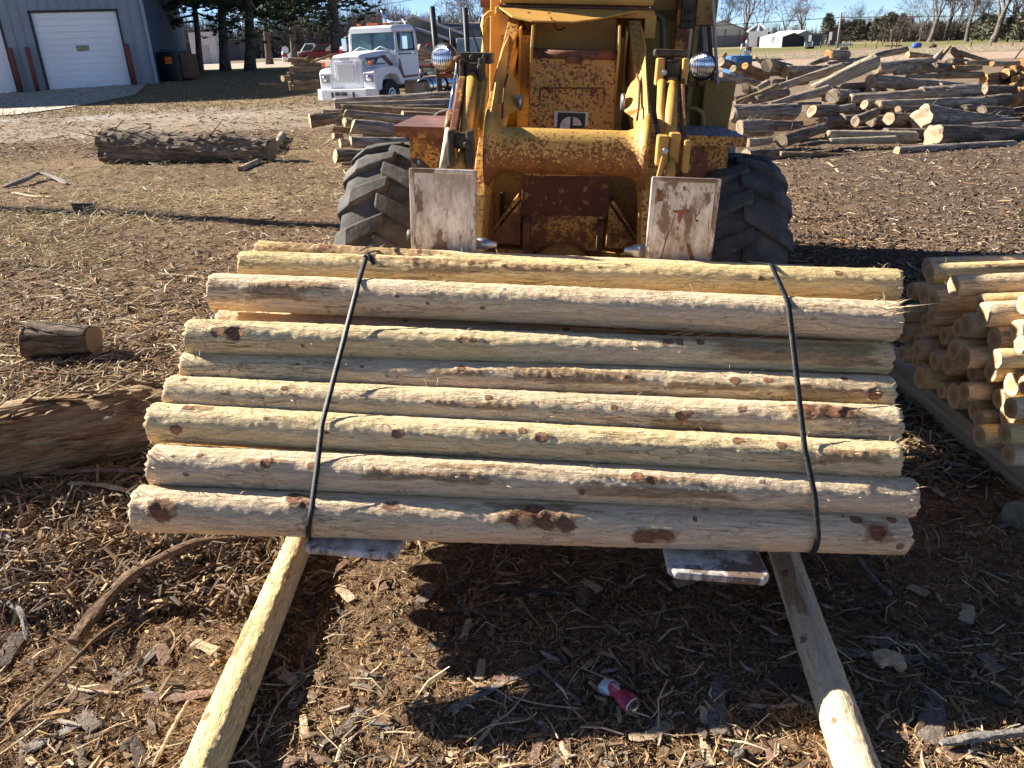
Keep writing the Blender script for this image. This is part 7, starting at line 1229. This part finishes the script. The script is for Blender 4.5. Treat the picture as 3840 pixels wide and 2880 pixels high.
m = MB(); m.lathe([(0, .05), (.35, .05), (.42, .03)], (hw * .68, .3, z1), (0, 0, 1), 10); m.tube([(hw * .1, .3, z1), (hw * .2, .3, z1 + .3), (hw * .55, .3, z1 + .32)], .02, 6); m.bb((hw * .4, .2, z1), (hw * .9, .4, z1 + .14)); m.build('engine', STEEL, o); m = MB(); m.box((hw * .95, .3, z1 + .15), (.08, .1, .14)); m.build('red_cap', REDP, o)
# field fence, road sign and field things
for i, u in enumerate((20, 165, 255, 375, 437, 475, 725, 950, 1165, 1475, 1750, 2050)):
    Vb = {20: 650, 165: 672, 255: 630, 375: 675, 437: 668, 475: 650, 725: 645, 950: 640, 1165: 592, 1475: 645, 1750: 640, 2050: 635}[u]; Vt = {20: 590, 165: 620, 255: 575, 375: 615, 437: 612, 475: 612, 725: 555, 950: 548, 1165: 532, 1475: 588, 1750: 600, 2050: 600}[u]
    P = G(*PX('C4', u, Vb)); P = P if P[1] < 140 and P[1] > 0 else onY(*PX('C4', u, Vb), 110); T_ = onY(*PX('C4', u, Vt), P[1]); m = MB(); m.tube([(0, 0, 0), (0, 0, max(.6, T_[2] - 0))], .09 if u in (375, 437, 1475) else .06, 6)
    tag(m.build('fence_stake', plain('fence_wood', (.16, .11, .08), .9), None, 0, Matrix.Translation((P[0], P[1], 0))), f'thin field fence stake, {ordn[i]} from the left beyond the heap', 'fence post', 'stakes of the field fence', 'thing')
P = onY(*PX('C4', 405, 632), 96); m = MB(); m.box((0, 0, 0), (2.0, .08, .12)); tag(m.build('fence_rail', plain('rail_wood', (.2, .14, .1), .9), None, 0, Matrix.Translation(P.tolist())), 'short wooden rail between two field fence stakes', 'rail', None, 'thing')
P = onY(*PX('C4', 460, 472), 150); m = MB(); m.tube([(-.8, 0, -3), (-.8, 0, 0)], .07, 6); m.tube([(.8, 0, -3), (.8, 0, 0)], .07, 6); o = m.build('road_sign', DARKM, None, 0, Matrix.Translation((P[0], P[1], P[2]))); tag(o, 'white and green road sign before the woods', 'sign')
m = MB(); m.bb((-1.35, -.1, -.8), (1.35, -.05, .8)); m.build('sign_board', plain('sign_white', (.7, .75, .7), .5), o); m = MB()
for x_ in (-.8, -.25, .3, .8): m.bb((x_ - .18, -.13, -.1), (x_ + .18, -.11, .5))
m.build('sign_marks', plain('sign_green', (.12, .3, .2), .5), o)
P = G(*PX('C4', 722, 668)); m = MB(); m.lathe([(-.42, .08), (-.40, .26), (.40, .26), (.42, .08)], (0, 0, .24), (1, .1, 0), 12); tag(m.build('blue_barrel', plain('barrel_blue', (.05, .12, .5), .5), None, 0, Matrix.Translation((P[0], P[1], 0))), 'blue barrel lying in the field', 'barrel')
P = G(*PX('C4', 948, 662)); m = MB(); m.lathe([(-.12, .14), (-.12, .36), (.12, .36), (.12, .14)], (0, 0, .16), (.2, .2, 1), 12); tag(m.build('old_tyre', plain('brown_rubber', (.1, .06, .05), .8), None, 0, Matrix.Translation((P[0], P[1], 0))), 'dark old tyre lying in the field', 'tyre')
# --- trees
TRK = m_bark('tree_trunk_bark', (.035, .028, .024), (.11, .09, .075), (.22, .185, .155), 0, 8, 8, .02); BARE = plain('bare_twigs', (.19, .155, .13), .9, var=.2, sc=1); BARE2 = plain('bare_twigs_dark', (.12, .095, .08), .9, var=.2, sc=1)
k = NT('pine_needles'); oi = k.attr(); NEED = k.out(k.mix(1., oi.outputs['Color'], k.ramp(k.noise(1.2, det=3), [(.3, .7), (.7, 1.3)]), 'MULTIPLY'), .7, None, 0, .25)
def segs_mesh(S_, n=3):
    A = np.array([s[0] for s in S_]); B = np.array([s[1] for s in S_]); ra = np.array([s[2] for s in S_]); rb = np.array([s[3] for s in S_]); d = B - A; d /= np.linalg.norm(d, axis=1)[:, None] + 1e-9
    h = np.where(np.abs(d[:, 2:]) > .9, np.array([[1., 0, 0]]), np.array([[0, 0, 1.]])); a = np.cross(d, h); a /= np.linalg.norm(a, axis=1)[:, None]; b = np.cross(a, d); V = np.zeros((len(A), 2 * n, 3))
    for j in range(n): c_, s_ = math.cos(2 * PI * j / n), math.sin(2 * PI * j / n); V[:, j] = A + ra[:, None] * (c_ * a + s_ * b); V[:, n + j] = B + rb[:, None] * (c_ * a + s_ * b)
    fq = np.array([[j, (j + 1) % n, n + (j + 1) % n, n + j] for j in range(n)]); return V.reshape(-1, 3), (fq[None] + (np.arange(len(A)) * 2 * n)[:, None, None]).reshape(-1, 4)
def bare_tree(seed, H_=14, spread=.5, depth=6, dark=False):
    rg = np.random.RandomState(seed); big, tw = [], []
    def grow(p, d, L, r, lv):
        n = 2 if lv > 3 else 3; q = p
        for i in range(n):
            d = d + rg.normal(0, .16, 3) + np.array([0, 0, .04]); d /= np.linalg.norm(d); q2 = q + d * L / n; r2 = r * .84; (big if lv < 3 else tw).append((q, q2, r, r2)); q = q2; r = r2
            if lv < depth and i > 0 and rg.rand() < .55: e = d + rg.normal(0, spread, 3); grow(q, e / np.linalg.norm(e), L * rg.uniform(.45, .7), r * .55, lv + 1)
        if lv < depth:
            for _ in range(2 if lv else 3): e = d + rg.normal(0, spread, 3) + np.array([0, 0, .12]); grow(q, e / np.linalg.norm(e), L * rg.uniform(.68, .88), r * .66, lv + 1)
    grow(np.zeros(3), np.array([0, 0, 1.]), H_ * .19, H_ * .024, 0); return big, tw
PROT = []
for s_, sp, dk in ((1, .42, 0), (2, .5, 0), (5, .38, 1), (9, .55, 0)):
    b, t = bare_tree(s_, 14, sp, 6); V, F = segs_mesh(b, 6); m1 = npmesh('trunk', V, F, TRK, None, True); t2 = [(a, c, max(r1, .017), max(r2, .012)) for a, c, r1, r2 in t]; V, F = segs_mesh(t2, 3); m2 = npmesh('crown', V, F, BARE2 if dk else BARE); PROT.append((m1, m2))
BT = [(C_, U_, Y_, h_, p_, l_) for C_, U_, Y_, h_, p_, l_ in (
 ('C3', 520, 168, 20, 0, 'huge bare tree behind the beige machine shed'), ('C3', 780, 172, 13, 1, 'bare tree behind the pointed granary roof'), ('C3', 1130, 165, 12.5, 1, 'bare tree left of the twin behind the white shed'), ('C3', 1340, 160, 13.5, 3, 'bare spreading tree behind the open front shed'), ('C3', 300, 178, 14, 2, 'bare tree half behind the machine shed gable'),
 ('C4', 790, 128, 9.5, 1, 'slender bare tree at the left end of the tall grove'), ('C4', 915, 122, 15, 0, 'tall bare tree with a forked trunk above the heap'), ('C4', 1130, 128, 14, 3, 'bare tree in the middle of the tall grove'), ('C4', 1430, 112, 12.5, 2, 'dark trunked bare tree left of the great forked one'), ('C4', 1790, 100, 17, 0, 'great pale forked bare tree near the right edge'), ('C4', 2120, 110, 13, 1, 'bare tree at the right edge of the picture'), ('C4', 1280, 135, 13, 2, 'bare tree behind the dark trunked one'), ('C4', 1600, 125, 12, 3, 'bare tree between the dark trunked and the great forked tree'), ('C4', 2000, 120, 13, 2, 'bare tree just right of the great forked tree'), ('C4', 640, 140, 9, 3, 'low bare tree above the road sign'),
 ('A2', 1800, 105, 14, 1, 'bare tree behind the tilted panel'), ('A2', 1960, 95, 13, 0, 'bare tree just left of the loader cab'), ('A2', 1080, 120, 12, 3, 'pale bare tree between pine and house roof'), ('C4', 130, 160, 8, 1, 'small bare tree left of the road sign'), ('C4', -300, 165, 8, 3, 'bare tree right of the utility pole'), ('C4', -120, 160, 8.5, 2, 'bare tree far right of the utility pole'))]
for i, (C_, U_, Y_, h_, p_, l_) in enumerate(BT):
    P = onY(*PX(C_, U_, 500), Y_); o = bpy.data.objects.new('bare_tree', PROT[p_][0]); S.collection.objects.link(o); sc_ = h_ / 12.5; o.matrix_world = Matrix.Translation((P[0], Y_, float(base_h(P[0], Y_)) - .1)) @ Matrix.Rotation(i * 2.1, 4, 'Z') @ Matrix.Diagonal((sc_, sc_, sc_, 1)); o.name = 'bare_tree'; tag(o, l_, 'tree', 'bare trees beyond the fields')
    c = bpy.data.objects.new('crown', PROT[p_][1]); S.collection.objects.link(c); c.parent = o
def needles(C, n, size, seed, cols):
    rg = np.random.RandomState(seed); N = len(C); V = np.zeros((N, n, 3, 3)); d = rg.normal(0, 1, (N, n, 3)); d[..., 2] = np.abs(d[..., 2]) * .7 - .1; d /= np.linalg.norm(d, axis=2)[..., None]; s = np.cross(d, rg.normal(0, 1, (N, n, 3))); s /= np.linalg.norm(s, axis=2)[..., None] + 1e-9
    L_ = size * rg.uniform(.6, 1.2, (N, n, 1)); V[:, :, 0] = C[:, None] + s * L_ * .16; V[:, :, 1] = C[:, None] - s * L_ * .16; V[:, :, 2] = C[:, None] + d * L_
    col = np.array(cols)[rg.randint(0, len(cols), N)]; return V.reshape(-1, 3), np.arange(N * n * 3).reshape(-1, 3), np.repeat(col * rg.uniform(.7, 1.3, (N, 1)), n * 3, 0)
PC = [(.035, .06, .028), (.05, .075, .03), (.075, .10, .035), (.028, .05, .03)]
def pine(P, H_, h0, R_, tr, lab, seed, lean=0., dens=1.):
    rg = np.random.RandomState(seed); m = MB(); pts = [(lean * t * H_ + .15 * math.sin(5 * t + seed), .1 * math.sin(3 * t), H_ * t) for t in np.linspace(0, 1, 12)]; m.tube(pts, [tr * (1 - .85 * t) * (1.25 if t == 0 else 1) for t in np.linspace(0, 1, 12)], 10); o = m.build('pine_tree', TRK, None, 0, Matrix.Translation(P)); tag(o, lab, 'tree', 'pines beside the shop')
    S_ = []; C = []
    for i in range(int(110 * dens)):
        t = rg.uniform(0, 1) ** .8; z = h0 + (H_ - h0) * t; a = rg.uniform(0, 2 * PI); L = R_ * (1 - t) ** .6 * rg.uniform(.6, 1.1) + .5; p = np.array([lean * z, 0, z]); d = np.array([math.cos(a), math.sin(a), rg.uniform(-.25, .25)]); q = p; ns = 6
        for k_ in range(ns):
            d = d + rg.normal(0, .12, 3) + np.array([0, 0, -.03 + .03 * k_]); d /= np.linalg.norm(d); q2 = q + d * L / ns; S_.append((q, q2, .07 * (1 - k_ / ns) + .012, .07 * (1 - (k_ + 1) / ns) + .012)); q = q2
            if k_ >= 1:
                for _ in range(int(4 + k_ * 1.6)):
                    e = rg.normal(0, 1, 3) * (.18 + .07 * k_) * (L / 3.); C.append(q + e * np.array([1, 1, .55])); 
                    if rg.rand() < .3: S_.append((q, C[-1], .018, .008))
    V, F = segs_mesh(S_, 4); me = npmesh('branches', V, F, TRK); b = link('branches', me, o); b.matrix_parent_inverse = Matrix()
    V, F, c_ = needles(np.array(C), 16, .30, seed, PC); me = npmesh('crown', V, F, NEED, c_); link('crown', me, o); return o
for (u, v, Y_, h0, H_, R_, tr, lab, sd_, ln) in (('C1', (575, 1020), 58, 3.9, 13, 4.2, .36, 'pine with a straight dark trunk, second right of the shop', 11, .07), ('C1', (905, 1035), 56, 3.7, 13, 4.3, .36, 'pine with a thick trunk, third right of the shop', 12, .09), ('C1', (180, 1030), 60, 3.2, 12, 3.6, .25, 'pine hard against the shop back corner', 13, .08), ('C1', (2030, 800), 52, 2.9, 14, 4.6, .36, 'pine standing behind the nose of the truck', 14, .07), ('C1', (1130, 850), 84, 4.2, 13, 4.5, .35, 'pine further back with a short visible trunk', 15, .08), ('C1', (1480, 700), 74, 3.2, 13, 4.5, .3, 'pine filling the gap between third pine and truck', 16, .08)):
    P = onY(*PX(u, *v), Y_); pine((P[0], Y_, float(base_h(P[0], Y_)) - .05), H_, h0, R_, tr, lab, sd_, ln)
# cedars and the woods behind the fields
def cedar(x_, y_, H_, R_, lab, seed):
    rg = np.random.RandomState(seed); m = MB(); m.tube([(0, 0, 0), (0, 0, H_ * .9)], [.12, .03], 6); o = m.build('cedar_tree', TRK, None, 0, Matrix.Translation((x_, y_, float(base_h(x_, y_))))); tag(o, lab, 'tree', 'dark cedars along the woods'); n = 420; t = rg.rand(n) ** 1.3; a = rg.uniform(0, 2 * PI, n); r = R_ * (1 - t) ** .7 * rg.uniform(.3, 1.08, n) * (1 + .25 * np.sin(3 * a + seed)); C = np.stack([r * np.cos(a), r * np.sin(a), .3 + t * (H_ - .3)], 1); V, F, c_ = needles(C, 6, .7, seed, [(.12, .125, .085), (.16, .155, .11), (.20, .18, .135)]); link('crown', npmesh('crown', V, F, NEED, c_), o)
CE = [(-330, 165, 5.6, 'pole'), (-230, 162, 5.0, 'pole'), (-140, 160, 5.5, 'pole'), (-60, 158, 5.2, 'pole'), (60, 158, 4.4, 'sign'), (150, 156, 5.4, 'sign'), (240, 155, 6.0, 'sign'), (330, 154, 6.8, 'sign'), (390, 154, 6.2, 'sign'), (500, 150, 6.0, 'sign'), (600, 150, 5.2, 'sign'), (1640, 112, 4.6, 'grove'), (1740, 110, 4.4, 'grove'), (1990, 100, 3.8, 'grove'), (2180, 98, 4.8, 'grove'), (1020, 130, 3.5, 'grove')]
for i, (u, Y_, h_, wh) in enumerate(CE): P = onY(*PX('C4', u, 520), Y_); cedar(P[0], Y_, h_ * .66, h_ * .24, f'dark cedar, {ordn[i % 12] if i < 12 else ["thirteenth", "fourteenth", "fifteenth", "sixteenth"][i - 12]} from the left in the line before the woods', 40 + i)
P = onY(*PX('C3', 1700, 520), 150); cedar(P[0], 150, 4.6, 1.8, 'round dark cedar left of the utility pole', 71)
def woods(name, lab, P0, P1, n, h, seed, dpt=10, mat=None):
    rg = np.random.RandomState(seed); t = rg.rand(n); B = np.array(P0)[None] * (1 - t[:, None]) + np.array(P1)[None] * t[:, None]; B = B + np.stack([rg.uniform(-dpt, dpt, n) * .3, rg.uniform(0, dpt, n)], 1); hh = h * (.55 + .45 * vn(t * 22, t * 0, s=seed) * .8 + .35 * rg.rand(n)); z = float(base_h(*B.mean(0)))
    S_ = []
    for i in range(n):
        p = np.array([B[i, 0], B[i, 1], z]); d = rg.normal(0, .16, 3) + (0, 0, 1); d /= np.linalg.norm(d); q = p + d * hh[i]; S_.append((p, q, .06, .02))
        for _ in range(7): f = rg.uniform(.2, .95); a = p + (q - p) * f; e = rg.normal(0, .6, 3) + (0, 0, .7); e /= np.linalg.norm(e); S_.append((a, a + e * hh[i] * rg.uniform(.12, .32), .03, .012))
    V, F = segs_mesh(S_, 3); o = link(name, npmesh(name, V, F, mat or BARE)); return tag(o, lab, kind='stuff')
woods('bare_woods', 'bare grey brown woods along the right horizon', (22, 172), (125, 165), 2600, 3.9, 5, 14); woods('bare_thicket', 'bare thicket under the tall grove at the right', (62, 128), (95, 118), 1300, 2.8, 6, 10, BARE2); woods('bare_thicket', 'bare thicket behind the farm buildings', (20, 165), (60, 165), 1000, 3.6, 7, 10)
woods('bare_woods', 'bare woods across the road behind the pines', (-75, 178), (-5, 175), 3400, 8.5, 8, 16, BARE2); woods('bare_woods', 'bare woods behind the houses', (-12, 120), (22, 120), 600, 2.4, 9, 10)
litter('field_stubble', 'dry pale stubble and weeds over the field behind the heap', 14000, 31, (66, 92), (14, 70), (.05, .2), (.01, .035), [(.50, .42, .30), (.42, .34, .23), (.36, .28, .18)], .08, 1.01, .1, .5)
litter('dry_lawn_grass', 'short dry grass on the lawn between shop and truck', 14000, 32, (30, 54), (-30, 1), (.06, .22), (.01, .03), [(.33, .25, .12), (.26, .19, .09), (.42, .34, .18)], .03, 1.01, .1, .5)
